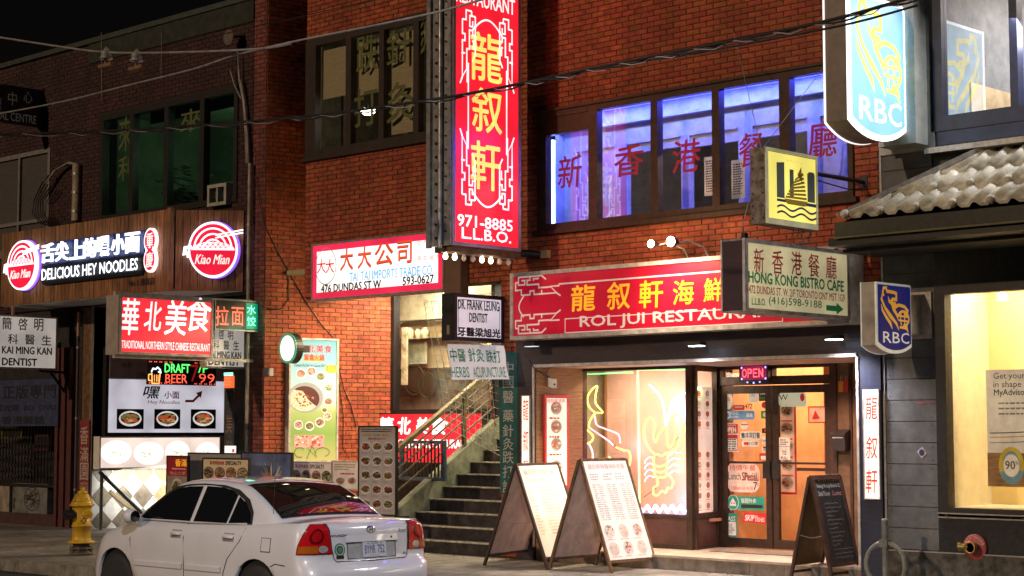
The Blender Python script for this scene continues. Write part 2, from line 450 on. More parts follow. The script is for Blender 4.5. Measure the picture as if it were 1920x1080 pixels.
# ================================================================== MIDDLE BUILDING
B = Thing('brick_commercial_building', 'orange red brick building with blue lit upper windows and a stair', 'building')
UW = (.50, 5.40, 4.36, 5.93)          # blue windows
UW2 = (-4.36, -.95, 5.86, 7.66)       # dark upper windows on the left
holesF = [UW, UW2, (-4.36, .02, 0, 3.74), (.02, 5.72, 0, 2.95)]
pb = B.P('wall', MORT); backing(pb, -4.36, 5.72, 0, 10.5, [UW, UW2, (-4.36, -.2, 0, 3.74), (.1, 5.72, 0, 2.96)], 0, .32)
pb.end()
# narrow return of the front wall beside the stair and reveal under the block
cells = brick_cells(-4.36, 5.72, 3.74, 10.4, [UW, UW2]) + brick_cells(-.2, .1, .05, 3.74, []) + brick_cells(.1, 5.72, 2.96, 3.74, [])
brickwork(B, cells, BRICK, seen=lambda a, b_: (980 < a < 1540 and (b_ < 200 or 425 < b_ < 520)))
# underside of the overhanging block
pb = B.P('soffit_panel', mat('stair_soffit_render', (.42, .36, .2), .9, var=.15, scale=30, bump=.6)); pb.box(-5.2, -.2, .321, 5.2, 4.15, 4.22); pb.end()
# narrow brick pier between the two buildings, then slot with a dark window
pier = Thing('brick_pier', 'narrow brick pier beside the drainpipe where two buildings meet', 'pier')
pb = pier.P('pier_body', MORT); pb.box(-5.66, -5.345, .0, .5, 0, 10.5); pb.end()
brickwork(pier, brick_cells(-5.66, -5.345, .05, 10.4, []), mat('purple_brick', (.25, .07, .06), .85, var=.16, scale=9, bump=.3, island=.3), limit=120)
# splayed brick wall running back beside the stair
sp0, sp1 = Vector((-5.34, 0, 0)), Vector((-4.89, 2.25, 0))
SPL = Thing('splayed_brick_wall', 'orange brick side wall with the hot pot poster running back to the display window', 'wall', sp0, math.atan2(sp1.y-sp0.y, sp1.x-sp0.x))
LSP = (sp1-sp0).length
pb = SPL.P('wall_body', MORT); pb.box(0, LSP, .0, .25, 0, 10.5); pb.end()
brickwork(SPL, brick_cells(0, LSP, .05, 10.4, []), BRICK, seen=lambda a, b_: b_ > 500 and a > 500)
pb = B.P('slot_back_wall', MORT); pb.box(-5.2, -4.3, .72, .95, 3.8, 10.5); pb.end()
pb = B.P('narrow_window', BLACKM); a = PY(556, 92, .70); b_ = PY(592, 300, .70)
pb.frame(a.x, b_.x, b_.z, a.z, .06, .66, .72); pb.box(a.x, b_.x, .67, .7, b_.z + .62, b_.z + .7)
wn = pb.end(); pb = PB('pane', mat('black_glass', (.004, .006, .006), .05), wn); pb.box(a.x+.06, b_.x-.06, .69, .7, b_.z+.06, a.z-.06); pb.end()

# ---- blue lit windows
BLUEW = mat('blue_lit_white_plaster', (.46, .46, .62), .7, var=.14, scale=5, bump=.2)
FR = [(.50, 5.40)]
mull = [(.50, .66), (1.41, 1.56), (2.45, 2.56), (3.41, 3.52), (4.40, 4.55), (5.33, 5.40)]
wf = B.P('window_frame', BRONZE)
wf.box(.5, 5.4, -.045, .07, 4.36, 4.44); wf.box(.5, 5.4, -.045, .07, 5.85, 5.93)
for a, b_ in mull: wf.box(a, b_, -.043, .068, 4.44, 5.85)
wf.box(.66, 1.41, -.03, .06, 5.62, 5.85); wf.box(.44, 5.46, -.075, -.002, 5.93, 5.965); wf.box(.44, 5.46, -.085, 0, 4.30, 4.358)
wfo = wf.end()
for i in range(5):
    a, b_ = mull[i][1], mull[i+1][0]
    p = PB('pane', glass('upper_shop_glass', refl=3.6), wfo); z1 = 5.62 if i == 0 else 5.85
    p.box(a, b_, .01, .016, 4.44, z1); p.end()
# box-shaped reveal behind the glass with a second wall
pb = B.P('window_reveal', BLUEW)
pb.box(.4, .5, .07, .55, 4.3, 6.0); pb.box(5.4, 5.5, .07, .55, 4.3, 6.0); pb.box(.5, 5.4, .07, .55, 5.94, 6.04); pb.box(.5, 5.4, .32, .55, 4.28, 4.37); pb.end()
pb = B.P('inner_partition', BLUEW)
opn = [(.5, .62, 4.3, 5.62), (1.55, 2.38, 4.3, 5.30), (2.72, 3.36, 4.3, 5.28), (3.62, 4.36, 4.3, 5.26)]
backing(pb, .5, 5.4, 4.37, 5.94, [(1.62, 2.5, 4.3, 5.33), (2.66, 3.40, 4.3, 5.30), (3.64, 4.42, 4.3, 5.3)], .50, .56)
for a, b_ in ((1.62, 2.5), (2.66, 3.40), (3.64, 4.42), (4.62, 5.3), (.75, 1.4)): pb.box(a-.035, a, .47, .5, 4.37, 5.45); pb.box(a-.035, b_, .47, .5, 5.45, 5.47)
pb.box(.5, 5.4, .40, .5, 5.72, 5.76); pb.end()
pb = B.P('upper_room', mat('grey_room_wall', (.30, .27, .26), .8, var=.12))
pb.box(.3, 5.6, 3.4, 3.5, 4.1, 6.1); pb.box(.3, 5.6, .56, 3.4, 6.02, 6.1); pb.box(.3, 5.6, .56, 3.4, 4.1, 4.2); pb.box(.2, .3, .56, 3.4, 4.1, 6.1); pb.box(5.6, 5.7, .56, 3.4, 4.1, 6.1); pb.end()
LEDB = mat('blue_led_strip', (.2, .3, 1), .4, emit=(.05, .06, 1.0), es=16)
LEDW = mat('pale_led_strip', (.6, .8, 1), .4, emit=(.32, .50, 1.0), es=7)
lamp('blue_window_lamp', 'AREA', (2.9, .30, 5.9), 120, (.05, .06, 1), (2.9, .34, 4), (4.7, .2))
lamp('pale_window_lamp', 'AREA', (2.9, .14, 5.88), 20, (.38, .56, 1), (2.9, .4, 5.6), (4.7, .05))
st = Thing('led_strip', 'blue and pale white LED strips glowing along the top of the upper window boxes', 'led strip', (2.9, .12, 5.9))
pb = st.P('pale_strip', LEDW); pb.box(-2.35, 2.4, -.02, .0, .0, .025); pb.end()
pb = st.P('blue_strip', LEDB); pb.box(-2.35, 2.4, .15, .17, .0, .022); pb.box(-2.37, -2.35, -.02, .0, -1.45, -.02);  pb.end()
pb = st.P('upright_strip', LEDW); pb.box(-2.39, -2.33, .06, .12, -1.45, -.3); pb.end()
lamp('upper_room_lamp', 'POINT', (4.0, 2.2, 5.8), 55, (1, .85, .75), size=.1)
REDV = mat('red_window_vinyl', (.25, .006, .03), .5, emit=(.35, .01, .05), es=.25, sample=False)
dec = Thing('window_lettering', 'red calligraphic restaurant name stuck across the blue lit windows', 'lettering', (0, -.002, 0))
for ch, x0, y0, x1, y1 in (('新', 1046, 355, 1090, 288), ('香', 1152, 333, 1206, 268), ('港', 1261, 326, 1312, 258), ('餐', 1386, 315, 1430, 246), ('廳', 1515, 298, 1570, 222)):
    q = dec.rect(x0, y0, x1, y1); p = dec.P('character', REDV); p.text(ch, q[0], q[2], q[1], q[3], 0.0, bold=.010, shear=.08); p.end()
PAPER = mat('menu_paper', (.72, .62, .46), .8, var=.05)
PRINT = mat('dark_print', (.06, .05, .05), .7, var=.05)
def menu_rows(pb, x0, x1, z0, z1, y, n, cols=1, fill=.8, rnd=random.Random(5), hgt=.55):
    """rows of small print as short dashes"""
    ph = (z1 - z0) / n; cw = (x1 - x0) / cols
    for c in range(cols):
        for i in range(n):
            z = z1 - (i + .5) * ph; u = x0 + c * cw + .03 * cw; e = x0 + (c + 1) * cw - .08 * cw
            lim = u + (e - u) * rnd.uniform(fill * .7, min(1, fill * 1.2))
            while u < lim:
                ln = rnd.uniform(.5, 1.3) * ph; h = ph * hgt * rnd.uniform(.7, 1) / 2
                v = min(u + ln, e); pb.quad((u, y, z - h), (v, y, z - h), (v, y, z + h), (u, y, z + h)); u += ln + ph * .25
for lb, x0, y0, x1, y1 in (('long paper menu taped inside the third upper window', 1321, 368, 1344, 292), ('long paper menu taped inside the fourth upper window', 1372, 373, 1396, 298)):
    t = Thing('paper_menu', lb, 'menu', (0, .3, 0)); q = t.rect(x0, y0, x1, y1)
    p = t.P('sheet', mat('glowing_menu_paper', (.62, .52, .40), .8, emit=(.5, .38, .28), es=.35, sample=False)); p.box(q[0], q[2], 0, .003, q[1], q[3]); p.end()
    p = t.P('print', PRINT); menu_rows(p, q[0]+.02, q[2]-.01, q[1]+.04, q[3]-.04, -.003, 13, 1, .9); p.end()

# ---- dark upper windows (left)
wf = B.P('window_frame', mat('dark_brown_frame', (.03, .018, .014), .5, var=.2))
m2 = [(-4.36, -4.12), (-3.42, -3.30), (-2.68, -2.57), (-1.94, -1.83), (-1.1, -.95)]
wf.box(-4.36, -.95, -.03, .08, 5.86, 5.96); wf.box(-4.36, -.95, -.03, .08, 7.56, 7.66); wf.box(-4.42, -.9, -.07, -.001, 5.80, 5.858)
for a, b_ in m2: wf.box(a, b_, -.028, .078, 5.96, 7.56)
wfo = wf.end()
pb = B.P('dark_room', mat('dim_room_wall', (.10, .085, .05), .9, var=.2)); pb.box(-4.4, -.9, 1.8, 1.9, 5.7, 7.8); pb.box(-4.4, -.9, .33, 1.8, 7.7, 7.8); pb.box(-4.4, -.9, .33, 1.8, 5.7, 5.8); pb.box(-4.5, -4.4, .33, 1.8, 5.7, 7.8); pb.end()
for i in range(4):
    p = PB('pane', GLASS, wfo); p.box(m2[i][1], m2[i+1][0], .02, .026, 5.96, 7.56); p.end()
    bl = PB('blind', mat('cloth_blind', (.34, .29, .17), .8, var=.1, aniso=(1, 1, 12)), wfo)
    bl.box(m2[i][1]+.01, m2[i+1][0]-.01, .11, .12, (6.75, 6.7, 6.02, 6.02)[i], 7.5); bl.end()
gg = mat('faded_yellow_vinyl', (.07, .07, .02), .7, emit=(.20, .21, .03), es=.06, var=.15, sample=False)
dec = Thing('window_lettering', 'faded yellow green characters on the dark upstairs windows beside the tall sign', 'lettering', (0, .015, 0))
for ch, x0, y0, x1, y1 in (('跌', 668, 140, 708, 58), ('打', 664, 240, 708, 160), ('針', 725, 125, 772, 48), ('灸', 725, 232, 775, 148), ('灸', 786, 105, 812, 25)):
    q = dec.rect(x0, y0, x1, y1); p = dec.P('character', gg); p.text(ch, q[0], q[2], q[1], q[3], 0.0, bold=.008); p.end()
t = Thing('globe_lamp', 'round white lamp glowing behind the dark upstairs window', 'lamp', PY(690, 209, .5))
p = t.P('globe', mat('lit_globe', (1, .95, .8), .4, emit=(1, .92, .72), es=9)); p.lathe([(0.001, -.055), (.06, -.05), (.11, -.01), (.115, .02), (.10, .04), (.001, .05)], n=18); p.end()
p = t.P('stem', BLACKM); p.tube([(0, 0, .05), (0, 0, .9)], .008, 6); p.end()
lamp('dim_office_lamp', 'POINT', (-2.6, 1.1, 7.3), 5, (1, .85, .5), size=.1)
lamp('globe_light', 'POINT', PY(690, 214, .42) + Vector((0, -.05, -.1)), 2.5, (1, .9, .7), size=.06)

# ================================================================== LEFT BUILDING
A = Thing('dark_brick_building', 'dark purple brick building with large dark upper windows and a timber clad shop fascia', 'building')
AW = (-9.98, -6.05, 5.35, 7.22); AW0 = (-13.9, -11.62, 5.0, 6.85)
HA = [AW, AW0, (-17, -5.66, 0, 3.9)]
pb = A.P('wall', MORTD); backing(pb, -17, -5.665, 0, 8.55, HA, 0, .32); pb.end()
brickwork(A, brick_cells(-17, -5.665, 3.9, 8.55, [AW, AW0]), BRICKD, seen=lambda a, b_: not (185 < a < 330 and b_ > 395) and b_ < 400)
pb = A.P('parapet_cap', mat('parapet_metal', (.05, .06, .055), .5, var=.2)); pb.box(-17, -5.665, -.06, .36, 8.552, 8.64); pb.end()
pb = A.P('cornice_band', mat('dull_green_render', (.03, .036, .028), .9, var=.2)); pb.box(-10.4, -5.665, -.03, -.001, 8.2, 8.55); pb.end()
wf = A.P('window_frame', BLACKM)
wf.frame(-9.98, -6.05, 5.35, 7.22, .1, -.03, .1)
for x in (-9.02, -8.0, -7.0): wf.box(x-.06, x+.06, -.028, .098, 5.45, 7.12)
wfo = wf.end()
xs = [-9.88, -9.08, -8.96, -8.06, -7.94, -7.06, -6.94, -6.15]
for i in range(4):
    p = PB('pane', glass('dusty_glass', (.8, .85, .8), 1.0), wfo); p.box(xs[2*i], xs[2*i+1], .03, .036, 5.45, 7.12); p.end()
GREENW = mat('green_room_wall', (.30, .38, .28), .8, var=.2, scale=2)
pb = A.P('green_room', GREENW); pb.box(-10.2, -5.8, 2.4, 2.5, 5.0, 7.4); pb.box(-10.3, -10.2, .33, 2.4, 5.0, 7.4); pb.box(-10.2, -5.8, .33, 2.4, 7.3, 7.4); pb.box(-10.2, -5.8, .33, 2.4, 5.1, 5.2)
pb.box(-6.9, -6.0, 1.6, 1.7, 5.9, 6.5); pb.end()
pb = A.P('indoor_clutter', mat('dark_clutter', (.03, .035, .03), .8))
rnd = random.Random(4)
for i in range(26):
    x = rnd.uniform(-9.8, -6.2); h = rnd.uniform(.1, .5); pb.box(x, x+rnd.uniform(.1, .4), .5+rnd.random(), 1.6+rnd.random()*.3, 5.2, 5.4+h)
pb.box(-9.0, -6.1, .34, .36, 7.0, 7.3); pb.end()
pb = A.P('window_plant', mat('plant_leaves', (.03, .07, .03), .6))
for i in range(160):
    x = rnd.gauss(-8.45, .28); z = 5.75 + rnd.gauss(0, .2); a = rnd.uniform(0, 3.14); s_ = .05
    pb.add([(x, .5+rnd.random()*.3, z), (x+s_*math.cos(a), .5, z+s_*math.sin(a)), (x+s_*math.cos(a+.9), .6, z+s_*math.sin(a+.9))], [(0, 1, 2)])
pb.end()
lamp('green_room_lamp', 'POINT', (-7.2, 1.4, 6.7), 16, (.65, 1, .65), size=.2)
lamp('green_room_lamp', 'POINT', (-9.2, 1.5, 5.6), 6, (.5, 1, .6), size=.2)
for ch, x0, y0, x1, y1 in (('來', 222, 285, 250, 215), ('利', 222, 340, 250, 290), ('來', 338, 250, 378, 200)):
    p = A.P('window_character', gg); q = A.rect(x0, y0, x1, y1, .0); p.text(ch, q[0], q[2], q[1], q[3], .0, bold=.008); p.end()
# small white box window unit
t = Thing('air_conditioner', 'small white framed window unit set low in the green lit window', 'window unit', (0, -.12, 0)); q = t.rect(388, 388, 424, 342)
p = t.P('casing', mat('dirty_white_paint', (.40, .40, .36), .6)); p.frame(q[0], q[2], q[1], q[3], .055, 0, .2); p.box((q[0]+q[2])/2-.02, (q[0]+q[2])/2+.02, .01, .19, q[1]+.055, q[3]-.055); p.end()
p = t.P('pane', mat('green_dim_glass', (.08, .14, .12), .15)); p.box(q[0]+.055, q[2]-.055, .1, .11, q[1]+.055, q[3]-.055); p.end()
# left window
wf = A.P('window_frame', mat('grey_window_frame', (.20, .20, .21), .5)); wf.frame(-13.9, -11.62, 5.0, 6.85, .08, -.02, .08); 
wf.box(-12.72, -12.66, -.018, .078, 5.08, 6.77); wf.box(-13.82, -12.72, -.016, .076, 5.52, 5.58); wf.box(-12.66, -11.7, -.016, .076, 5.52, 5.58); wf.box(-14.0, -11.5, -.08, -.02, 4.93, 5.0)
wfo = wf.end()
for (a, b_, c, d) in ((-13.82, -12.72, 5.58, 6.77), (-12.66, -11.7, 5.58, 6.77), (-13.82, -12.72, 5.08, 5.52), (-12.66, -11.7, 5.08, 5.52)):
    p = PB('pane', mat('blind_behind_glass', (.11, .10, .10), .25, aniso=(1, 1, 30), var=.2), wfo); p.box(a, b_, .03, .04, c, d); p.end()
# timber clad fascia box
kmL, kmR, kmY = -11.66, -6.62, -.9
K0, K1 = Vector((kmR, kmY, 0)), Vector((-5.86, -.02, 0))
WOOD = mat('cedar_plank', (.34, .16, .07), .6, var=.28, scale=5, aniso=(6, 6, .7), bump=.25, island=.4)
KM = Thing('timber_sign_fascia', 'timber plank clad box over the noodle shop carrying its lit white lettering', 'shop fascia', (kmL, kmY, 3.92))
n = 46; wd = (kmR-kmL)/n
for i in range(n):
    p = KM.P('plank', WOOD); p.box(i*wd+.004, (i+1)*wd-.004, -.02+random.uniform(-.003, .003), .02, 0, 1.28); p.end()
p = KM.P('box_core', BLACKM); p.box(.0, kmR-kmL-.03, .021, .86, .03, 1.2); p.end()
p = KM.P('corner_post', WOOD); p.box(kmR-kmL, kmR-kmL+.07, -.035, .05, -.01, 1.30); p.end()
ang = math.atan2(K1.y-K0.y, K1.x-K0.x)
rm = Matrix.Rotation(ang, 3, 'Z'); LK = (K1-K0).length; n2 = 9; wd = (LK-.1)/n2
for i in range(n2):
    p = KM.P('plank', WOOD)
    a, b_ = .1+i*wd+.004, .1+(i+1)*wd-.004; pr = random.uniform(-.003, .003)
    pts = [(a, -.02+pr, 0), (b_, -.02+pr, 0), (b_, .02, 0), (a, .02, 0)]
    w3 = [rm @ Vector(q) + Vector((kmR-kmL, 0, 0)) for q in pts]
    p.hexa([*w3, *[v+Vector((0, 0, 1.27)) for v in w3]]); p.end()
p = KM.P('soffit', mat('white_soffit_boards', (.55, .55, .52), .5, aniso=(1, 14, 1), var=.2)); 
p.hexa([(0.05, .0, -.012), (kmR-kmL, .0, -.012), (K1.x-kmL, .86, -.012), (0.05, .86, -.012), (0.05, .0, .028), (kmR-kmL, .0, .028), (K1.x-kmL, .86, .028), (0.05, .86, .028)]); p.end()
# ground floor left: piers, shutters, dark shop
DK = mat('dark_shop_wall', (.02, .017, .02), .8, var=.3)
MAR = mat('maroon_painted_ribs', (.10, .03, .03), .6, var=.3, aniso=(8, 8, 1))
XP = -10.1
def XY0(px_): return PY(px_, 900, 0).x
pb = A.P('shop_pier', mat('brown_tiled_pier', (.16, .08, .035), .8, var=.3, scale=8, bump=.3)); pb.box(XY0(150), XP, .0, .6, .0, 3.88); pb.end()
x0, x1 = XY0(104), XY0(136)
for i in range(5):
    p = A.P('ribbed_post', MAR); a = x0 + (x1-x0)*i/5; p.box(a+.01, a+(x1-x0)/5-.01, -.04+.03*(i % 2), .05, .03, 3.2); p.end()
pb = A.P('dark_shop_interior', DK); pb.box(-17, XY0(150), .9, 1.0, 0, 3.9); pb.box(-17, XY0(150), .05, .9, 3.3, 3.9); pb.box(XY0(104), XY0(150), .06, .9, 0, 3.3); pb.end()
# shop base panels
BG = mat('pale_base_panel', (.30, .26, .22), .8, var=.25, scale=6); BGG = mat('grey_base_panel', (.17, .17, .165), .8, var=.2)
q = A.rect(-80, 958, 19, 906); p = A.P('base_panel', BG); p.box(q[0], q[2], -.01, .1, q[1], q[3]); p.end()
q = A.rect(24, 962, 90, 908); p = A.P('base_panel', BGG); p.box(q[0], q[2], -.01, .1, q[1], q[3]); bp = p.end()
INK = mat('graffiti_black', (.012, .012, .014), .6)
p = PB('graffiti', INK, bp)
cx, cz = (q[0]+q[2])/2+.08, (q[1]+q[3])/2
p.ring(cx, cz, .26, .21, .012, -.014); rnd = random.Random(11)
for i in range(9):
    a = rnd.uniform(0, 6.28); b2 = a + rnd.uniform(1.8, 3.2)
    p.line([(cx+.24*math.cos(a), cz+.2*math.sin(a)), (cx+.1*math.cos((a+b2)/2), cz+.08*math.sin(a)), (cx+.24*math.cos(b2), cz+.19*math.sin(b2))], .012, -.014)
p.ring(cx+.06, cz+.08, .06, .07, .01, -.014, n=12); p.ring(cx-.1, cz+.03, .07, .05, .01, -.014, n=12)
p.text('C', q[0]+.02, q[0]+.09, q[3]-.17, q[3]-.05, -.014); p.text('I', q[0]+.04, q[0]+.09, q[1]+.2, q[1]+.28, -.014); p.text('B', q[0]+.03, q[0]+.1, q[1]+.08, q[1]+.18, -.014, bold=.02); p.end()
q = A.rect(-80, 985, 104, 965); p = A.P('base_step', mat('maroon_step', (.06, .03, .032), .8)); p.box(q[0], q[2], -.02, .3, .04, q[3]); p.end()
q = A.rect(-80, 905, 104, 880); p = A.P('counter_ledge', BLACKM); p.box(q[0], XY0(104), -.03, .3, q[1]-.02, q[1]+.03); p.end()
# barred window
bars = A.P('window_bars', BLACKM)
q = A.rect(-40, 900, 104, 800)
x = q[0]
while x < XY0(104): bars.box(x, x+.014, .04, .055, q[1], q[3]); x += .11
z = q[1]
while z < q[3]: bars.box(q[0], XY0(104), .056, .07, z, z+.014); z += .34
bars.end()
sc_ = A.P('folding_grille', mat('grey_grille', (.10, .10, .11), .5))
q2 = A.rect(-40, 905, 48, 818)
x = q2[0]
while x < q2[2]:
    for k in range(4):
        za = q2[1]+(q2[3]-q2[1])*k/4; zb = q2[1]+(q2[3]-q2[1])*(k+1)/4
        sc_.beam((x, .10, za), (x+.1, .10, zb), .012); sc_.beam((x+.1, .12, za), (x, .12, zb), .012)
    x += .1
sc_.end()
for lb, xx, y0_, y1_, cl in (('faded yellow notice behind the bars', (2, 42), 822, 803, (.20, .16, .02)), ('dark red round notice behind the bars', (66, 92), 845, 815, (.10, .02, .03))):
    t = Thing('notice', lb, 'notice', (0, .2, 0)); q = t.rect(xx[0], y0_, xx[1], y1_); p = t.P('board', mat(lb[:12], cl, .7)); p.box(q[0], q[2], 0, .01, q[1], q[3]); p.end()
    p = t.P('panel', DK); p.box(q[0]+.06, q[2]-.06, -.004, -.001, q[1]+.04, q[3]-.04); p.end()
# recess with diamond tiled side wall (faces the street right)
D = Thing('diamond_tile_wall', 'side wall of the sunken entrance with white and tan diamond tiles', 'tiled wall', (XP, 0, 0), math.pi/2)
p = D.P('wall_body', mat('tile_grout', (.25, .23, .20), .9)); p.box(0, 4.2, .0, .1, -1.0, 3.9); p.end()
zt = D.px(300, 879)[1]
dg = .425; hx = dg/2*.985
TW = mat('white_floor_tile', (.62, .62, .60), .35, var=.1, scale=5, island=.05); TT = mat('tan_floor_tile', (.36, .28, .15), .4, var=.15, island=.1); TG = mat('brown_grey_tile', (.20, .165, .125), .4, var=.2, island=.12)
rnd = random.Random(8)
z = -.9; r = 0
_tm = {}
while z < zt + .2:
    u = -dg + (dg/2 if r % 2 else 0)
    while u < 4.3:
        pts = [(u-dg/2+.004, z), (u, z-dg/2+.004), (u+dg/2-.004, z), (u, z+dg/2-.004)]
        # clip to wall rectangle
        def clip(P, f):
            o = []
            for i in range(len(P)):
                a, b2 = P[i], P[(i+1) % len(P)]; fa, fb = f(a), f(b2)
                if fa >= 0: o.append(a)
                if fa*fb < 0: k = fa/(fa-fb); o.append((a[0]+(b2[0]-a[0])*k, a[1]+(b2[1]-a[1])*k))
            return o
        for f in (lambda p_: p_[0]-.01, lambda p_: 4.19-p_[0], lambda p_: zt-.01-p_[1]):
            if pts: pts = clip(pts, f)
        if len(pts) > 2 and z > -.6:
            k = TW if r % 2 == 0 else (TG if rnd.random() < .55 else TT)
            p = D.P('tile', k); p.poly(pts, -.008, .008); p.end()
        u += dg
    z += dg/2; r += 1
pb = A.P('recess_back_wall', mat('dark_recess_wall', (.035, .028, .028), .7, var=.3)); pb.box(XP, -5.7, 4.2, 4.3, -1, 3.9); pb.box(XP+.05, -5.6, .9, 4.2, 3.89, 3.95); pb.end()
pb = A.P('recess_side_wall', mat('dark_side_render', (.06, .03, .02), .8, var=.3)); pb.box(-5.66, -5.5, .51, 4.2, 0, 3.9); pb.end()
# ================================================================== SIGNS
RED = mat('lit_red_acrylic', (.55, .01, .03), .3, emit=(.62, .010, .022), es=1.6, var=.04)
REDB = mat('front_lit_red_panel', (.50, .008, .03), .35, emit=(.55, .006, .03), es=.38, var=.04)
WLIT = mat('lit_white_acrylic', (.8, .8, .78), .3, emit=(1, .98, .94), es=1.15, var=.03)
WTXT = ink('lit_white_lettering', (.9, .88, .86), 1.25)
GOLD = ink('lit_gold_lettering', (1, .78, .16), 1.0)
GOLDR = ink('gold_lettering', (.95, .45, .02), .55)
REDT = ink('red_lettering', (.62, .02, .02), .75)
REDD = ink('dark_red_lettering', (.36, .02, .02), .1)
GRNT = ink('green_lettering', (.01, .20, .06), .15)
BLUT = ink('sky_blue_lettering', (.18, .50, .85), .8)
BLKT = ink('black_lettering', (.012, .014, .02), 0)
SIDE = mat('sign_side_metal', (.34, .31, .30), .5, metal=.4, var=.2, scale=8)
GALV = mat('galvanised_steel', (.36, .36, .38), .42, metal=.7, var=.22, scale=10, bump=.06)

def fret(T, p, f, w, y):
    """Chinese key fret corner: f maps unit coords to local xz"""
    for pl in ([(0, 8), (0, 5), (2, 5), (2, 3)], [(1, 10), (1, 7), (3.2, 7), (3.2, 8.6), (2, 8.6)], [(0, 8), (1, 8)], [(1, 10), (5, 10), (5, 8.6), (4, 8.6), (4, 6.8), (8, 6.8), (8, 5.4), (12, 5.4)],
               [(2, 3), (5, 3), (5, 4.4), (6.4, 4.4), (6.4, 3), (9, 3), (9, 4.5)], [(5, 10), (9, 10), (10.5, 8.4)], [(9, 3), (14, 3), (12, 5.6), (15, 5.6)], [(6.2, 8.2), (6.2, 9), (8, 9)], [(14, 3), (15.4, 1.8)]):
        p.line([f(a, b) for a, b in pl], w, y)

# ---- tall projecting sign
XS = .58
yo = PX(847, 462, XS).y; yi = PX(975, 465, XS).y; zb = (PX(847, 462, XS).z+PX(975, 470, XS).z)/2; ztop = 7.9
V = Thing('vertical_sign', 'tall red lit vertical restaurant sign with gold characters above a row of bulbs', 'sign', (XS, 0, zb), math.pi/2)
# local x = world Y, local -y = world +X
xo, xi = yo, yi
p = V.P('face_panel', RED); p.box(xo+.03, xi-.03, -.012, .0, .05, ztop-zb); p.end()
p = V.P('face_frame', mat('violet_grey_trim', (.40, .36, .46), .4, metal=.5)); p.frame(xo, xi, .0, ztop-zb+.1, .045, -.02, .28); p.end()
p = V.P('cabinet', GALV); p.box(xo+.005, xi-.005, .02, .36, .03, ztop-zb+.1); p.end()
# street side: ribbed end plate with bolts and conduit; it faces the street (local -x)
p = V.P('end_plate', GALV)
p.box(xo-.03, xo, -.0, .40, .0, ztop-zb+.1); p.box(xo-.07, xo-.031, .33, .40, -.02, ztop-zb+.1)
p.tube([(xo-.06, .15, -.03), (xo-.06, .15, ztop-zb)], .032, 8); p.end()
z = .1
while z < ztop-zb:
    p = V.P('bolt', BLACKM); p.lathe([(.018, -.05), (.018, -.028)], (xo, .25, z), 8, 'x'); p.lathe([(.013, -.05), (.013, -.03)], (xo, .075, z+.08), 8, 'x'); p.end(); z += .172
p = V.P('bottom_channel', mat('rusty_brown_channel', (.14, .075, .04), .7, var=.3)); p.box(xo+.02, xi+.05, .03, .33, -.075, .0); p.end()
p = V.P('lamp_strip', ALUW); p.box(xo-.02, xi+.05, .14, .17, -.085, -.075); p.end()
p = V.P('wrapped_cable_joint', CABLE); a = V.L(PY(958, 474, -.28)); b_ = V.L(PY(1014, 478, -.05))
p.tube([a, (a+b_)/2+Vector((0, 0, .005)), b_], [.05, .055, .05], 8); p.tube([a+Vector((0,0,-.02)), a+Vector((.05, .02, -.12)), a+Vector((.02, .05, -.26))], .008, 5); p.end()
c = V.L(PY(1024, 477, -.02)); p = V.P('junction_box', mat('beige_junction_box', (.5, .36, .2), .6)); p.box(c.x-.05, c.x+.03, c.y-.07, c.y+.07, c.z-.05, c.z+.05); p.end()
BULBL = mat('lit_bulb', (1, .9, .7), .3, emit=(1, .80, .50), es=9); BULBO = mat('unlit_bulb', (.65, .5, .42), .25, emit=(1, .75, .6), es=.12, sample=False)
nb = 8
for i in range(nb):
    x = xo + .04 + i*(xi-.1-xo)/(nb-1)
    p = V.P('light_bulb', BULBL if i in (0, 1, 4, 5) else BULBO, label='unlit bulb under the sign' if i in (2, 3, 6, 7) else None)
    p.lathe([(.001, -.17), (.018, -.165), (.03, -.145), (.033, -.13), (.026, -.105), (.016, -.09), (.016, -.075)], (x, .155, 0), 10); p.end()
fx = lambda u: xo+.03+(xi-xo-.06)*u            # 0..1 across
def vz(y_px): return V.px(912, y_px, .012)[1]
for ch, x0, y0, x1, y1 in (('龍', 882, 147, 941, 70), ('叙', 885, 244, 941, 172), ('軒', 883, 352, 938, 271)):
    q = V.rect(x0, y0, x1, y1, .014); p = V.P('character', GOLD); p.text(ch, q[0], q[2], q[1], q[3], -.015, bold=.012, shear=.0); p.end()
for tx, x0, y0, x1, y1 in (('971-8885', 858, 421, 961, 410), ('L.L.B.O.', 866, 445, 958, 436)):
    p = V.P('lettering', WTXT); q = V.rect(x0, y0, x1, y1, .014); h = .135 if tx[0] == '9' else .13
    p.text(tx, q[0], q[2], q[1]-.01, q[1]+h, -.016, bold=.02); p.end()
p = V.P('lettering', WTXT); z0_ = vz(16); p.text('RESTAURANT', fx(.02), fx(.93), z0_, z0_+.2, -.016, bold=.014); p.end()
p = V.P('fret_border', WTXT)
for (cu, cz, fu, fz) in ((0, 1, 1, -1), (1, 1, -1, -1), (0, 0, 1, 1), (1, 0, -1, 1)):
    zt_, zb_ = vz(28), vz(388)
    f = lambda a, b, cu=cu, fz=fz, cz=cz: (fx(.03 + .028*b) if cu == 0 else fx(.97-.028*b), (zt_-.062*a) if cz else (zb_+.062*a))
    fret(V, p, f, .022, -.015)
for cu in (.205, .80): p.line([(fx(cu), vz(125)), (fx(cu), vz(285))], .022, -.015)
zt_ = vz(62); zb_ = vz(378)
p.line([(fx(.27+.46*i/10), zt_+.17*math.sin(math.pi*i/10)) for i in range(11)], .024, -.015)
p.line([(fx(.27+.46*i/10), zb_-.17*math.sin(math.pi*i/10)+.1) for i in range(11)], .024, -.015)
p.end()
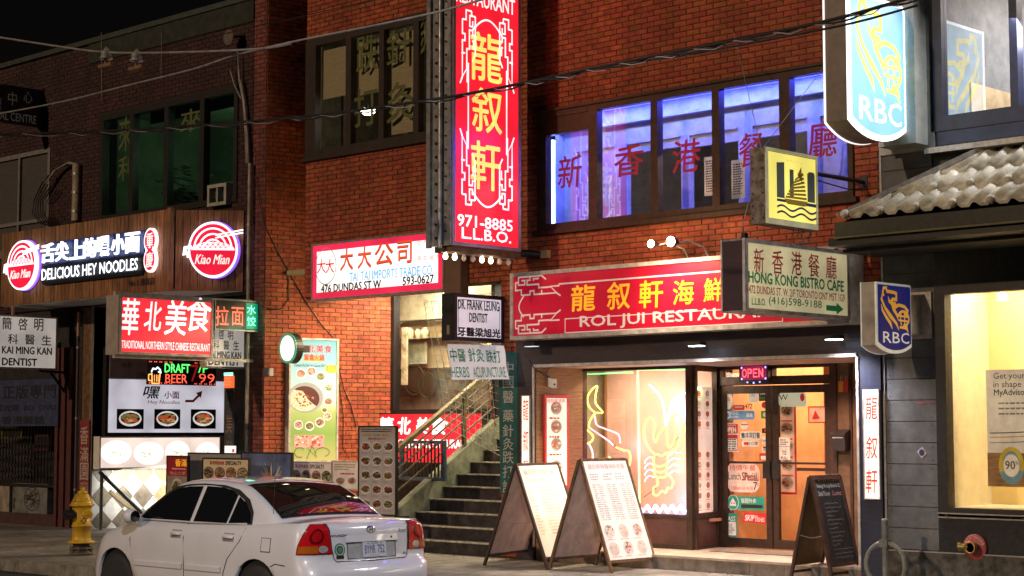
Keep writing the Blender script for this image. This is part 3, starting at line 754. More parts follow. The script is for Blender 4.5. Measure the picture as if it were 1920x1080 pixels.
# ---- horizontal restaurant sign
H = Thing('shop_sign', 'long red restaurant sign with gold characters along the front above the doors', 'sign', (0, -.30, 0))
q = H.rect(958, 638, 1612, 470); hx0, hx1 = q[0], 5.50; hz0 = H.px(958, 638)[1]; hz1 = H.px(958, 513)[1]
p = H.P('face_panel', REDB); p.box(hx0+.05, hx1-.05, -.002, .01, hz0+.04, hz1-.04); p.end()
p = H.P('frame', ALUW); p.frame(hx0, hx1, hz0, hz1, .05, -.02, .29); p.end()
p = H.P('cabinet', SIDE); p.box(hx0+.05, hx1-.05, .02, .28, hz0+.05, hz1-.05); p.end()
for ch, x0, y0, x1, y1 in (('龍', 1072, 584, 1116, 533), ('叙', 1139, 581, 1181, 527), ('軒', 1199, 578, 1243, 524), ('海', 1263, 572, 1301, 524), ('鮮', 1320, 566, 1356, 520), ('酒', 1385, 567, 1425, 515), ('家', 1450, 563, 1490, 510)):
    q = H.rect(x0, y0, x1, y1); p = H.P('character', GOLDR); p.text(ch, q[0], q[2], q[1], q[3], -.006, bold=.014, shear=.04); p.end()
WP = ink('warm_white_lettering', (.75, .60, .55), .32)
q = H.rect(1088, 619, 1478, 580); p = H.P('lettering', WP); p.text('ROL JUI RESTAURANT', q[0], q[2], q[1], q[1]+.175, -.006, bold=.016); p.end()
p = H.P('border_lines', WP)
za = H.px(1060, 598)[1]; zb2 = H.px(1060, 624)[1]; xa = H.px(1060, 600)[0]
p.line([(xa, zb2), (xa, za), (4.6, za)], .012, -.005); p.line([(xa, zb2), (4.6, zb2), (4.6, za)], .012, -.005)
zc = H.px(1055, 532)[1]; p.line([(H.px(1048, 532)[0], zc), (4.7, zc)], .02, -.005)
hw = hx1-hx0
fret(H, p, lambda a, b: (hx0+.09+.052*a, hz1-.40+.034*b), .022, -.005)
fret(H, p, lambda a, b: (hx0+.09+.052*a, hz0+.42-.034*b), .022, -.005)
fret(H, p, lambda a, b: (hx1-.09-.052*a, hz1-.40+.034*b), .022, -.005)
fret(H, p, lambda a, b: (hx1-.09-.052*a, hz0+.42-.034*b), .022, -.005)
p.line([(hx0+.24-.09*math.sin(math.pi*i/8), hz0+.29+(hz1-hz0-.60)*i/8) for i in range(9)], .02, -.005); p.end()
# floodlights over that sign
FLW = mat('flood_lamp_lens', (1, .95, .85), .3, emit=(1, .90, .68), es=40)
for i, (x, y) in enumerate(((1221, 457), (1258, 453))):
    l = PY(x, y, -.62); t = Thing('flood_lamp', ('smaller left', 'larger right')[i] + ' of two bright flood lamps on arms above the red restaurant sign', 'flood lamp', l, group='flood lamps above the sign')
    p = t.P('lens', FLW); r = (.045, .06)[i]; p.lathe([(.001, -.03), (r*.6, -.028), (r, -.012), (r, .0)], (0, 0, 0), 14, 'y'); p.end()
    p = t.P('housing', BLACKM); p.lathe([(r*1.05, -.0), (r*1.1, .02), (r*.7, .10), (.02, .13)], (0, 0, 0), 14, 'y'); p.end()
    p = t.P('arm', ALUW); p.tube([(0, .12, -.01), (.06, .25, .03), (.14, .45, -.04), (.17, .50, -.16)], .011, 6); p.end()
    lamp('flood_light', 'SPOT', l + Vector((0, -.06, 0)), (60, 140)[i], (1, .84, .58), l + Vector((.05, .22, -.5)), .05, 120, .9)
    lamp('flood_light_spill', 'POINT', l + Vector((0, -.12, .03)), (12, 26)[i], (1, .66, .36), size=.05)
# ---- small LED lamps under the sign
for i, (x, y, on) in enumerate(((996, 649, 0), (1305, 648, 1), (1563, 636, 1))):
    l = PY(x, y, -.28); t = Thing('led_flood_lamp', ('unlit lamp under the left end of the red restaurant sign', 'lit white lamp under the middle of the red restaurant sign', 'lit white lamp under the right end of the red restaurant sign')[i], 'flood lamp', l, group='lamps under the red sign')
    p = t.P('housing', BLACKM); p.box(-.10, .10, -.05, .07, .0, .045); p.end()
    p = t.P('lens', mat('led_lens' + str(on), (.9, .9, 1), .3, emit=(.75, .85, 1), es=(1.0, 22)[on])); p.box(-.085, .085, -.04, .06, -.008, -.001); p.end()
    p = t.P('cable', CABLE); p.tube([(.05, .05, .04), (.09, .08, .08), (.10, .12, .18)], .005, 5); p.end()
    if on: lamp('led_light', 'SPOT', l + Vector((0, 0, -.03)), 215, (.95, .9, .95), l + Vector((0, -.15, -1)), .07, 150, .7)
# ---- bistro cafe projecting sign
def projecting(name, label, X, pxl, pxr, pyl_b, pyr_t, thick, zl=None):
    yl = PX(pxl, pyl_b, X); yr = PX(pxr, pyr_t, X)
    return Thing(name, label, 'sign', (X, 0, yl.z), math.pi/2), yl.y, yr.y, yr.z-yl.z
XB = 5.50
Bi, x0, x1, h = projecting('projecting_sign', 'cream bistro cafe sign with red characters and a green arrow, dark end panel', XB, 1398, 1591, 584, 476, .27)
h = .76
p = Bi.P('face_panel', mat('aged_cream_acrylic', (.62, .54, .30), .4, emit=(.64, .55, .32), es=.48, var=.16, scale=2.2)); p.box(x0+.04, x1-.04, -.002, .01, .04, h-.04); p.end()
p = Bi.P('frame', SIDE); p.frame(x0, x1, 0, h, .04, -.012, .30); p.end()
p = Bi.P('end_panel', mat('dark_purple_end_panel', (.045, .022, .03), .5)); p.box(x0-.012, x0-.001, .015, .285, .02, h-.02); p.end()
p = Bi.P('end_trim', ALUW); p.box(x0-.02, x0-.013, -.012, .02, .0, h); p.box(x0-.02, x0-.013, .28, .30, .0, h); p.end()
p = Bi.P('bracket', BLACKM); p.beam((x1-.1, .15, h), (-.0, .15, h+.12), .04); p.beam((x0+.2, .15, h), (x0+.2, .15, h+.08), .05); p.end()
for ch, a0, b0, a1, b1 in (('新', 1414, 510, 1432, 467), ('香', 1448, 511, 1468, 473), ('港', 1484, 513, 1503, 475), ('餐', 1516, 518, 1536, 478), ('廳', 1549, 521, 1568, 482)):
    q = Bi.rect(a0, b0, a1, b1, .004); zc = (q[1]+q[3])/2; p = Bi.P('character', REDD); p.text(ch, q[0], q[2], zc-.125, zc+.125, -.005, bold=.008); p.end()
def line_text(T, tx, a, b, hgt, mt, bold=.02, d=.005, shear=0., name='lettering'):
    """text whose baseline runs between two photo pixels on the sign's plane"""
    u0, v0 = T.px(*a, d); u1, v1 = T.px(*b, d); v = (v0+v1)/2
    p = T.P(name, mt); p.text(tx, u0, u1, v, v+hgt, -d, bold=bold, shear=shear); p.end()
line_text(Bi, 'HONG KONG BISTRO CAFE', (1404, 531), (1582, 545), .115, GRNT, .032)
line_text(Bi, '472 DUNDAS ST. W. 2/F TORONTO ONT M5T 1G9', (1404, 550), (1584, 565), .082, REDD, .012)
line_text(Bi, 'L.L.B.O.', (1410, 571), (1436, 573), .07, GRNT, .032)
line_text(Bi, '(416)598-9188', (1442, 575), (1541, 581), .105, GRNT, .005)
q = Bi.rect(1549, 583, 1581, 572, .004); zc = q[1]+.035; p = Bi.P('arrow', GRNT)
p.poly([(q[0], zc-.03), (q[0]+.2, zc-.03), (q[0]+.2, zc-.065), (q[2], zc), (q[0]+.2, zc+.065), (q[0]+.2, zc+.03), (q[0], zc+.03)], -.006); p.end()
# ---- yellow junk boat sign
XJ = 5.62
J, x0, x1, h = projecting('projecting_sign', 'small yellow lit sign picturing a sailing junk and towers over blue waves', XJ, 1437, 1531, 418, 291, .2)
h = .80
YL = mat('lit_yellow_acrylic', (.7, .62, .1), .35, emit=(.86, .74, .16), es=.95, var=.1)
p = J.P('face_panel', YL); p.box(x0+.03, x1-.03, -.002, .01, .06, h-.04); p.end()
p = J.P('frame', mat('pale_yellow_trim', (.6, .58, .4), .4, emit=(.6, .58, .3), es=.2, sample=False)); p.frame(x0, x1, 0, h, .03, -.012, .01, .06); p.end()
p = J.P('end_panel', mat('weathered_end_panel', (.26, .21, .17), .7, var=.35, scale=10)); p.box(x0, x1, .011, .2, 0, h); p.end()
for i in range(12):
    p = J.P('bolt', BLACKM); p.lathe([(.008, -.012), (.008, 0)], (x0, (.04, .17)[i % 2], .06+(i//2)*.13), 6, 'x'); p.end()
W_ = x1-x0
fu = lambda u, v: (x0+W_*u, h*v)
DG = ink('dark_gold_print', (.30, .20, .01), .15); GY = ink('grey_print', (.10, .11, .10), .1); NB = ink('navy_print', (.01, .03, .12), .15)
p = J.P('junk_sails', DG)
for i in range(7): 
    z0_ = .40+.055*i; p.poly([fu(.36+.03*i, .37+.04*i), fu(.78-.008*i, .38+.055*i), fu(.78-.012*i, .41+.055*i), fu(.37+.03*i, .40+.04*i)], -.006)
p.poly([fu(.34, .36), fu(.80, .36), fu(.75, .29), fu(.40, .29)], -.006); p.poly([fu(.60, .70), fu(.68, .82), fu(.70, .60)], -.006); p.end()
p = J.P('tower_print', GY); p.poly([fu(.20, .36), fu(.20, .82), fu(.35, .84), fu(.35, .36)], -.004); p.poly([fu(.45, .40), fu(.45, .76), fu(.53, .76), fu(.53, .40)], -.004); p.poly([fu(.80, .36), fu(.80, .74), fu(.84, .77), fu(.93, .77), fu(.95, .74), fu(.95, .36)], -.004); p.end()
p = J.P('wave_print', NB); p.poly([fu(.2, .345), fu(.98, .345), fu(.98, .30), fu(.2, .31)], -.005)
for dz in (0, -.08): p.line([fu(.2+.78*i/16, .235+dz+.03*math.sin(i*.8)) for i in range(17)], .022, -.006)
for i in range(5): p.line([fu(.4+.07*i, .86+.012*(i % 2)), fu(.42+.07*i, .87+.012*(i % 2))], .006, -.006)
p.end()
p = J.P('support_pole', mat('dark_steel_pole', (.06, .055, .07), .4, metal=.5)); p.tube([(x1, .1, h*.80), (-.0, .1, h*.80)], .025, 8); p.box(-.02, .0, .05, .15, h*.72, h*.9); p.tube([(x1, .1, h*.72), (-.35, .1, h*.66), (-.02, .1, h*.70)], .008, 5); p.end()
p = J.P('loose_wires', CABLEG); 
for k in range(3): p.tube([(x1-.1-.1*k, .1, .0), (x1-.16-.1*k, .1, -.10-.04*k), (x1+.05, .1+.05*k, -.12), (x1+.02, .1, .0)], .004, 5)
p.end()
# guy wires
def cable(name, label, pts, r, mt=CABLE, cat='cable', sag=0., n=14, group=None):
    t = Thing(name, label, cat, pts[0], group=group); P = [Vector(q)-Vector(pts[0]) for q in pts]
    if len(P) == 2:
        a, b_ = P; P = [a.lerp(b_, i/n)-Vector((0, 0, sag*4*(i/n)*(1-i/n))) for i in range(n+1)]
    p = t.P('strand', mt); p.tube(P, r, 5); p.end(); return t
jt = PX(1428, 281, XJ) ; cable('guy_wire', 'thin wire from the brick wall down to the yellow junk sign', [PY(1374, 55, -.02), jt], .004, CABLEG, 'wire')
cable('guy_wire', 'thin wire rising from the yellow junk sign towards the large bank sign', [jt, PY(1545, 125, -.05)], .004, CABLEG, 'wire')
cable('guy_wire', 'slack wire from the bistro cafe sign to the yellow junk sign', [PX(1385, 448, XB), PX(1420, 318, XJ)], .004, CABLEG, 'wire')

# ---- bank signs
def bank_logo(T, x0, x1, z0, z1, d, mt, mtt, dark=None):
    W, Hh = x1-x0, z1-z0; f = lambda u, v: (x0+W*u, z0+Hh*v)
    p = T.P('emblem', mt); w = W*.05
    p.line([f(.17, .80), f(.14, .86), f(.17, .93), f(.25, .935), f(.25, .90)], w, -d)
    p.line([f(.24, .885), f(.48, .87), f(.55, .86), f(.55, .76), f(.44, .765), f(.40, .73), f(.45, .695), f(.53, .70)], w*1.1, -d-.0006)
    p.line([f(.30, .875), f(.31, .85)], w, -d-.001)
    p.line([f(.30, .80), f(.33, .73), f(.42, .685), f(.55, .68)], [w*.3, w*1.1, w*1.3, w], -d-.0012)
    p.line([f(.12, .83), f(.10, .75), f(.20, .62), f(.36, .50), f(.55, .38), f(.62, .28)], [w*.3, w, w*1.1, w*1.7, w*1.1, w*.2], -d-.0004)
    p.line([f(.09, .67), f(.12, .58), f(.24, .47), f(.36, .38), f(.42, .29)], [w*.3, w, w*1.2, w*1.3, w*.2], -d-.0004)
    p.line([f(.40, .69), f(.46, .61), f(.56, .52), f(.60, .44)], [w*.6, w*1.6, w*1.2, w*.2], -d-.0016)
    p.line([f(.46, .62), f(.62, .68), f(.80, .66), f(.90, .60), f(.87, .54), f(.80, .56)], w*1.1, -d-.0020)
    cx, cy = .76, .47
    p.line([f(cx-.17+.0*i, cy+.05) if False else f(cx+.17*math.cos(a), cy+.115*math.sin(a)) for a in [math.radians(170-i*24) for i in range(12)] for i in (0,)], w*.9, -d-.0024)
    for k in (-.07, .03): p.line([f(cx+k, cy+.11), f(cx+k*1.3, cy), f(cx+k, cy-.11)], w*.6, -d-.0028)
    for k in (.04, -.03): p.line([f(cx-.16, cy+k), f(cx+.16, cy+k-.01)], w*.6, -d-.0032)
    p.line([f(.64, .33), f(.78, .325), f(.86, .33), f(.90, .25)], [w*.8, w*.9, w*1.3, w*.3], -d-.0028); p.end()
    p = T.P('lettering', mtt)
    for ch, a, b_ in (('R', .13, .38), ('B', .42, .64), ('C', .68, .93)): p.text(ch, *[x0+W*a, x0+W*b_], z0+Hh*.075, z0+Hh*.245, -d-.001, bold=.012)
    p.end()
def shield(x0, x1, z0, z1, dip, r=.06):
    pts = [(x0, z1), (x1-r, z1), (x1-r*.3, z1-r*.3), (x1, z1-r)]
    n = 12; cxm = (x0+x1)/2; zr = z0+dip
    for i in range(n+1):
        u = i/n; x = x1-(x1-x0)*u
        z = z0+dip*(abs(2*u-1)**2.2); pts.append((x, z))
    return pts
XR = 6.24
yR = PX(1590, 150, XR).y; yRi = PX(1697, 150, XR).y
zRb = PX(1640, 262, XR).z
R1 = Thing('bank_sign', 'large glowing pale blue bank sign with a yellow lion and globe', 'sign', (XR, 0, zRb), math.pi/2)
x0, x1 = yR, yRi; hh = 1.55
p = R1.P('light_border', mat('overlit_white_acrylic', (.9, .9, .9), .3, emit=(.92, .97, 1), es=2.1, var=.02)); p.poly(shield(x0, x1, 0, hh, .16), -.004, .02); p.end()
p = R1.P('face_panel', mat('lit_pale_blue_acrylic', (.3, .6, .8), .3, emit=(.24, .55, .80), es=.98, var=.03)); p.poly(shield(x0+.06, x1-.035, .06, hh-.04, .15), -.010, .004); p.end()
p = R1.P('cabinet', mat('bronze_grey_cabinet', (.22, .19, .18), .45, metal=.4)); p.poly(shield(x0, x1, 0, hh, .16), .017, .26); p.end()
p = R1.P('edge_trim', WLIT); p.poly(shield(x0-.008, x1, -.008, hh, .16), .278, .02); p.end()
bank_logo(R1, x0+.06, x1-.035, .08, hh-.0, .012, ink('lit_yellow_print', (.95, .85, .16), .95), WTXT)
wb = R1.P('wall_bracket', mat('pale_bracket_metal', (.42, .46, .46), .6, metal=.0)); wb.box(x1, -.03, -.12, .35, .03, hh+.4); wb.box(-.03, 0.0, -.2, .5, -.02, hh+.5); wb.end()
yR = PX(1643, 600, XR).y; yRi = PX(1708, 600, XR).y; zRb = PX(1680, 663, XR).z
R2 = Thing('bank_sign', 'smaller navy bank sign with a gold lion beside the grey panels', 'sign', (XR, 0, zRb), math.pi/2)
x0, x1 = yR, yRi; hh = PX(1643, 528, XR).z - zRb
p = R2.P('light_border', mat('cream_white_acrylic', (.7, .7, .62), .3, emit=(.7, .7, .62), es=.3, sample=False)); p.poly(shield(x0, x1, 0, hh, .08, .02), -.004, .02); p.end()
p = R2.P('face_panel', mat('navy_acrylic', (.008, .010, .12), .65, spec=.15, emit=(.015, .016, .16), es=.5, sample=False)); p.poly(shield(x0+.025, x1-.02, .035, hh-.025, .08, .01), -.010, .004); p.end()
p = R2.P('cabinet', mat('warm_grey_cabinet', (.40, .36, .31), .5, var=.12)); p.poly(shield(x0, x1, 0, hh, .08, .02), .017, .16); p.end()
p = R2.P('edge_trim', mat('cream_white_acrylic')); p.poly(shield(x0-.006, x1, -.006, hh, .08, .02), .178, .012); p.end()
bank_logo(R2, x0+.025, x1-.02, .06, hh-.01, .012, ink('gold_print', (.8, .42, .03), .35), ink('white_print', (.7, .7, .7), .3))
p = R2.P('wall_bracket', ALUW); p.box(x1, -.03, .0, .2, .22, hh-.1); p.box(-.03, -.0, -.12, .3, .18, hh-.06); p.end()

# ---- Tai Tai imports sign
TT_ = Thing('shop_sign', 'white lit imports shop sign with red border hung under the brick block', 'sign', (0, -.16, 0))
q = TT_.rect(584, 567, 834, 432); x0, x1 = q[0], TT_.px(833, 543)[0]; z0 = (TT_.px(585, 567)[1]+TT_.px(833, 543)[1])/2; z1 = (TT_.px(583, 457)[1]+TT_.px(833, 432)[1])/2
p = TT_.P('face_panel', WLIT); p.box(x0+.03, x1-.03, -.002, .01, z0+.03, z1-.03); p.end()
p = TT_.P('red_border', mat('lit_red_border', (.6, .02, .05), .4, emit=(.78, .02, .08), es=.9, sample=False)); p.frame(x0+.03, x1-.03, z0+.03, z1-.03, .09, -.006, -.0021); p.end()
p = TT_.P('frame', SIDE); p.frame(x0, x1, z0, z1, .03, -.012, .2); p.end()
p = TT_.P('end_box', mat('brown_end_panel', (.17, .10, .06), .6)); p.box(x1, x1+.32, .0, .16, z0-.06, z1+.1); p.end()
RDO = ink('orange_red_lettering', (.80, .07, .02), .8); SHD = ink('black_outline', (.03, .02, .02), 0)
for ch, a0, b0, a1, b1 in (('大', 639, 507, 663, 464), ('大', 672, 503, 697, 460), ('公', 704, 498, 738, 454), ('司', 746, 494, 773, 450)):
    q = TT_.rect(a0, b0, a1, b1); p = TT_.P('character', SHD); p.text(ch, q[0]-.008, q[2]-.008, q[1]-.01, q[3]-.01, -.006, bold=.014); p.use(RDO); p.text(ch, q[0], q[2], q[1], q[3], -.010, bold=.014); p.end()
q = TT_.rect(592, 531, 631, 467); cx, cz = (q[0]+q[2])/2, (q[1]+q[3])/2; p = TT_.P('round_badge', ink('badge_ring', (.35, .38, .3), .3)); p.ring(cx, cz, .235, .27, .015, -.006); p.end()
for a, b_ in ((595, 611), (611, 627)):
    q = TT_.rect(a, 513, b_, 485); p = TT_.P('character', REDT); p.text('大', q[0], q[2], q[1], q[3], -.007, bold=.014); p.end()
line_text(TT_, 'TAI TAI IMPORTS TRADE CO', (655, 529), (810, 514), .135, BLUT, .02, .006)
line_text(TT_, '476 DUNDAS ST W', (602, 550), (714, 539), .115, BLKT, .03, .006)
line_text(TT_, '1 FLOOR', (722, 539), (742, 537), .085, ink('pale_grey_print', (.6, .62, .64), .8), -.008, .006)
line_text(TT_, '593-0627', (755, 535), (813, 530), .115, BLKT, .03, .006)
for ch, a0, b0, a1, b1 in (('玩', 783, 461, 790, 448), ('具', 795, 457, 802, 445), ('声', 783, 491, 790, 479), ('带', 794, 491, 801, 479), ('唱', 806, 489, 813, 478), ('片', 819, 487, 826, 475)):
    q = TT_.rect(a0, b0, a1, b1); p = TT_.P('character', REDT); p.text(ch, q[0], q[2], q[1], q[3], -.006, bold=-.004); p.end()

# ---- round noodle bowl logos and channel letters on the timber box
def bowl_logo(T, cx, cz, rx, rz, y):
    WH = mat('lit_logo_white', (.9, .9, .9), .3, emit=(1, .93, .97), es=1.6, var=.02); RD = mat('lit_logo_red', (.7, .02, .05), .3, emit=(.82, .012, .05), es=1.0, var=.03, sample=False)
    p = T.P('halo_back', mat('purple_halo_edge', (.2, .1, .5), .4, emit=(.28, .12, .9), es=1.2)); p.ell(cx+.03, cz, rx*1.03, rz*1.03, y+.06, .03, 40); p.end()
    p = T.P('white_disc', WH); p.ell(cx, cz, rx, rz, y, .06, 40); p.end()
    p = T.P('red_disc', RD); p.ell(cx, cz, rx*.92, rz*.92, y-.002, 0, 40); p.end()
    p = T.P('rainbow_arcs', WH)
    for k in (.76, .56, .36): p.ring(cx, cz+.0*rz, rx*k, rz*k, rx*.07, y-.004, a0=0, a1=math.pi, n=20)
    p.end()
    p = T.P('noodles', WH); p.ell(cx, cz-.02*rz, rx*.88, rz*.3, y-.006, 0, 24, 0, math.pi); p.end()
    p = T.P('noodle_waves', RD)
    for r, n, dz in ((0, 7, .04), (1, 6, .16)):
        for i in range(n):
            c = cx+rx*(-.75+1.5*(i+.5)/n)*(.97-.1*r)
            for k in (1, .6): p.ring(c, cz+dz*rz, rx*.125*k, rz*.12*k, rx*.02, y-.008, a0=0, a1=math.pi, n=8)
    p.end()
    p = T.P('red_bowl', RD); p.ell(cx, cz-.02*rz, rx*.90, rz*.90, y-.010, 0, 30, math.pi, 2*math.pi); p.end()
    p = T.P('chopsticks', WH)
    for k in (0, .1): p.line([(cx+rx*.1, cz+rz*(.42+k)), (cx+rx*1.22, cz+rz*(.62+k))], rx*.055, y-.012, .02)
    p.line([(cx-rx*.85, cz+rz*.1), (cx-rx*1.12, cz+rz*.05), (cx-rx*1.15, cz-rz*.15), (cx-rx*1.0, cz-rz*.12), (cx-rx*.98, cz-rz*.3)], rx*.13, y-.011, .02); p.end()
    p = T.P('lettering', WTXT); p.text('Kiao Mian', cx-rx*.72, cx+rx*.68, cz-rz*.52, cz-rz*.18, y-.013, bold=.02, shear=.35); p.end()
K1t = Thing('logo_sign', 'round red and white lit noodle bowl logo at the left end of the timber fascia', 'sign', (0, kmY-.12, 0))
q = K1t.rect(12, 548, 68, 450); bowl_logo(K1t, (q[0]+q[2])/2, (q[1]+q[3])/2+.02, (q[2]-q[0])/2, .43, 0)
KR = Thing('logo_sign', 'round red and white lit noodle bowl logo on the angled end of the timber fascia', 'sign', (kmR+.1*math.cos(ang), kmY+.1*math.sin(ang), 0), ang)
q = KR.rect(352, 512, 446, 425, .12); bowl_logo(KR, (q[0]+q[2])/2, KR.px(398, 468, .12)[1], (q[2]-q[0])/2, .44, -.12)
CH = mat('lit_channel_letter', (.9, .9, .95), .3, emit=(.86, .92, 1), es=1.7, var=.02); CHS = mat('navy_letter_return', (.01, .02, .08), .4, emit=(.01, .03, .16), es=.5, sample=False)
CL = Thing('channel_letters', 'white lit raised characters on navy backing across the timber fascia', 'sign', (0, kmY-.10, 0))
xs_ = [(78, 104), (105, 130), (132, 158), (158, 182), (184, 206), (210, 235), (236, 263)]
for i, ch in enumerate('舌尖上的嘿小面'):
    a, b_ = xs_[i]; yb = 494-.115*(a-78); q = CL.rect(a, yb, b_, yb-36)
    q = (q[0], q[1], q[2], q[1]+.33)
    p = CL.P('letter_backing', CHS); p.text(ch, q[0]+.02, q[2]+.03, q[1]-.02, q[3]+.0, .05, bold=.05, depth=.0); p.box(q[0]-.0, q[2]+.02, .052, .08, q[1]-.02, q[3]+.02); p.end()
    p = CL.P('letter', CH); p.text(ch, q[0], q[2], q[1], q[3], 0, bold=.02, depth=.03); p.end()
CL2 = Thing('channel_letters', 'white lit English noodle lettering on a long dark backing on the timber fascia', 'sign', (0, kmY-.10, 0))
u0, v0 = CL2.px(78, 525); u1, v1 = CL2.px(258, 506); v = (v0+v1)/2
p = CL2.P('backing', mat('black_backing', (.01, .012, .02), .4)); p.poly([(u0-.05, v-.04), (u0-.0, v-.08), (u1+.04, v-.08), (u1+.09, v-.02), (u1+.09, v+.2), (u1+.04, v+.25), (u0, v+.25), (u0-.05, v+.2)], .03, .05); p.end()
p = CL2.P('lettering', CH); p.text('DELICIOUS HEY NOODLES', u0, u1, v, v+.185, 0, bold=.025); p.end()
t = Thing('pill_sign', 'red and white lit double oval sign at the end of the white lettering', 'sign', (0, kmY-.10, 0))
q = t.rect(267, 506, 292, 432)
cx = (q[0]+q[2])/2+.02; r = (q[2]-q[0])/2
z_a = t.px(280, 451)[1]; z_b = t.px(280, 487)[1]
WHm = mat('lit_logo_white'); RDm = mat('lit_logo_red')
for ch, z in (('重', z_a), ('慶', z_b)):
    p = t.P('oval', WHm); p.ell(cx, z, r*.95, .20, 0, .05, 24); p.use(RDm); p.ell(cx, z, r*.8, .17, -.002, 0, 24); p.end()
    p = t.P('character', WTXT); p.text(ch, cx-r*.55, cx+r*.55, z-.12, z+.12, -.004, bold=.01); p.end()
p = t.P('cross', RDm); zc = (z_a+z_b)/2
p.line([(cx-.07, zc-.05), (cx+.07, zc+.05)], .03, -.006); p.line([(cx-.07, zc+.05), (cx+.07, zc-.05)], .03, -.007); p.end()
t = Thing('small_lettering', 'small dark letters at the lower corner of the timber fascia', 'lettering', (0, kmY-.03, 0))
u0, v0 = t.px(242, 538); u1, v1 = t.px(290, 532); p = t.P('lettering', BLKT); p.text('No.1 旗舰店', u0, u1, v0, v0+.12, 0, bold=.005); p.end()
lamp('logo_glow', 'POINT', KR.loc + Vector((.55, -.55, 4.4)), 2.2, (.75, .25, .9), size=.4)

# ---- northern restaurant projecting sign and its neighbours
XH = -5.50
N1, x0, x1, h = projecting('projecting_sign', 'red lit restaurant sign with four large white characters and grey end', XH, 222, 400, 664, 556, .35)
h = .87
p = N1.P('face_panel', RED); p.box(x0+.04, x1-.03, -.002, .01, .03, h-.03); p.end()
p = N1.P('frame', SIDE); p.frame(x0, x1, 0, h, .04, -.015, .32); p.end()
p = N1.P('end_panel', mat('beige_grey_end_panel', (.42, .37, .34), .55, var=.12)); p.box(x0-.012, x0-.001, .0, .32, .0, h); p.end()
p = N1.P('support_rail', ALUW); p.box(x0, .02, .10, .16, h, h+.05); p.box(x0, .02, .10, .16, -.05, -.0); p.end()
for ch, a0, b0, a1, b1 in (('華', 227, 627, 262, 561), ('北', 270, 619, 303, 567), ('美', 308, 627, 350, 565), ('食', 350, 620, 397, 560)):
    q = N1.rect(a0, b0, a1, b1, .004); p = N1.P('character', WTXT); p.text(ch, q[0], q[2], q[1], q[3], -.006, bold=.014, shear=.12); p.end()
line_text(N1, 'TRADITIONAL NORTHERN STYLE CHINESE RESTAURANT', (228, 655), (394, 657), .115, WTXT, .006, .006)
N2, x0, x1, h = projecting('led_sign', 'black dot sign with red and green glowing characters beside the red restaurant sign', XH, 402, 486, 616, 568, .1)
h = .44
p = N2.P('panel', mat('black_led_board', (.012, .008, .006), .4)); p.box(x0, x1, 0, .05, 0, h); p.end()
p = N2.P('frame', ALUW); p.frame(x0, x1, -.02, h+.02, .02, -.01, .06); p.end()
LR = mat('red_leds', (.9, .1, .05), .4, emit=(1, .10, .05), es=2.2, sample=False); LG = mat('green_leds', (.1, .9, .5), .4, emit=(.25, 1, .62), es=2.0, sample=False); LGG = mat('pure_green_leds', (.1, .9, .2), .4, emit=(.10, 1, .16), es=2.0, sample=False)
LDG = mat('green_led_glow', (.0, .2, .12), .5, emit=(.0, .30, .16), es=.8)
a_, _ = N2.px(462, 600, .01); p = N2.P('green_field', LDG); p.box(a_, x1-.03, -.004, -.001, .02, h-.02); p.end()
for ch, a0, b0, a1, b1, mt in (('拉', 404, 610, 429, 575, LR), ('面', 434, 610, 457, 577, LR), ('水', 463, 589, 480, 573, LG), ('饺', 463, 611, 480, 594, LG)):
    q = N2.rect(a0, b0, a1, b1, .008); p = N2.P('character', mt); p.text(ch, q[0], q[2], q[1], q[3], -.008, bold=.0); p.end()
lamp('led_glow', 'POINT', N2.loc + Vector((.25, -.25, .1)), 2.2, (.2, 1, .6), size=.1)
# dentist signs
def kmk(T, x0, x1, z0, z1, rows):
    p = T.P('face_panel', mat('dentist_acrylic', (.60, .55, .50), .4, emit=(.66, .60, .54), es=.5, sample=False)); p.box(x0+.02, x1-.03, -.002, .03, z0+.03, z1-.03); p.end()  # emission in the unlit face stands in for ambient light on it
    p = T.P('frame', ALUW); p.frame(x0, x1, z0, z1, .03, -.012, .12); p.end()
    for tx, a, b, hh in rows:
        u0, v0 = T.px(*a, .004); u1, v1 = T.px(*b, .004); vv = (v0+v1)/2
        p = T.P('lettering', BLKT)
        if ord(tx[0]) > 255:
            n = len(tx); w_ = (u1-u0)/(n+(n-1)*.75)
            for i, c_ in enumerate(tx): p.text(c_, u0+i*w_*1.75, u0+i*w_*1.75+w_, vv, vv+hh, -.004, bold=.012)
        else: p.text(tx, u0, u1, vv, vv+hh, -.004, bold=.035)
        p.end()
Kk = Thing('dentist_sign', 'square cream dentist sign at the left edge with black writing', 'sign', (-10.9, 0, 0), math.pi/2)
x0 = Kk.px(-14, 640)[0]; x1 = Kk.px(107, 640)[0]; z0 = (Kk.px(0, 690)[1]+Kk.px(107, 695)[1])/2; z1 = (Kk.px(0, 588)[1]+Kk.px(107, 596)[1])/2
kmk(Kk, x0, x1, z0, z1, (('簡啓明', (4, 618), (81, 620), .21), ('科醫生', (15, 644), (96, 648), .17), ('KAI MING KAN', (4, 662), (97, 666), .125), ('DENTIST', (4, 685), (69, 686), .125)))
p = Kk.P('hanger', mat('pink_lit_rod', (.45, .25, .22), .5)); u, v = Kk.px(27, 590); p.tube([(u, .05, z1), (u, .05, z1+.16)], .03, 8); p.end()
p = Kk.P('wall_arm', BLACKM); p.beam((x1-.3, .05, z0-.02), (.0, .05, z0-.04), .04); p.beam((x1-.1, .05, z0-.02), (.0, .05, z0-.42), .035); p.end()
K2 = Thing('dentist_sign', 'cream dentist sign partly hidden behind the red restaurant sign', 'sign', (-6.0, 0, 0), math.pi/2)
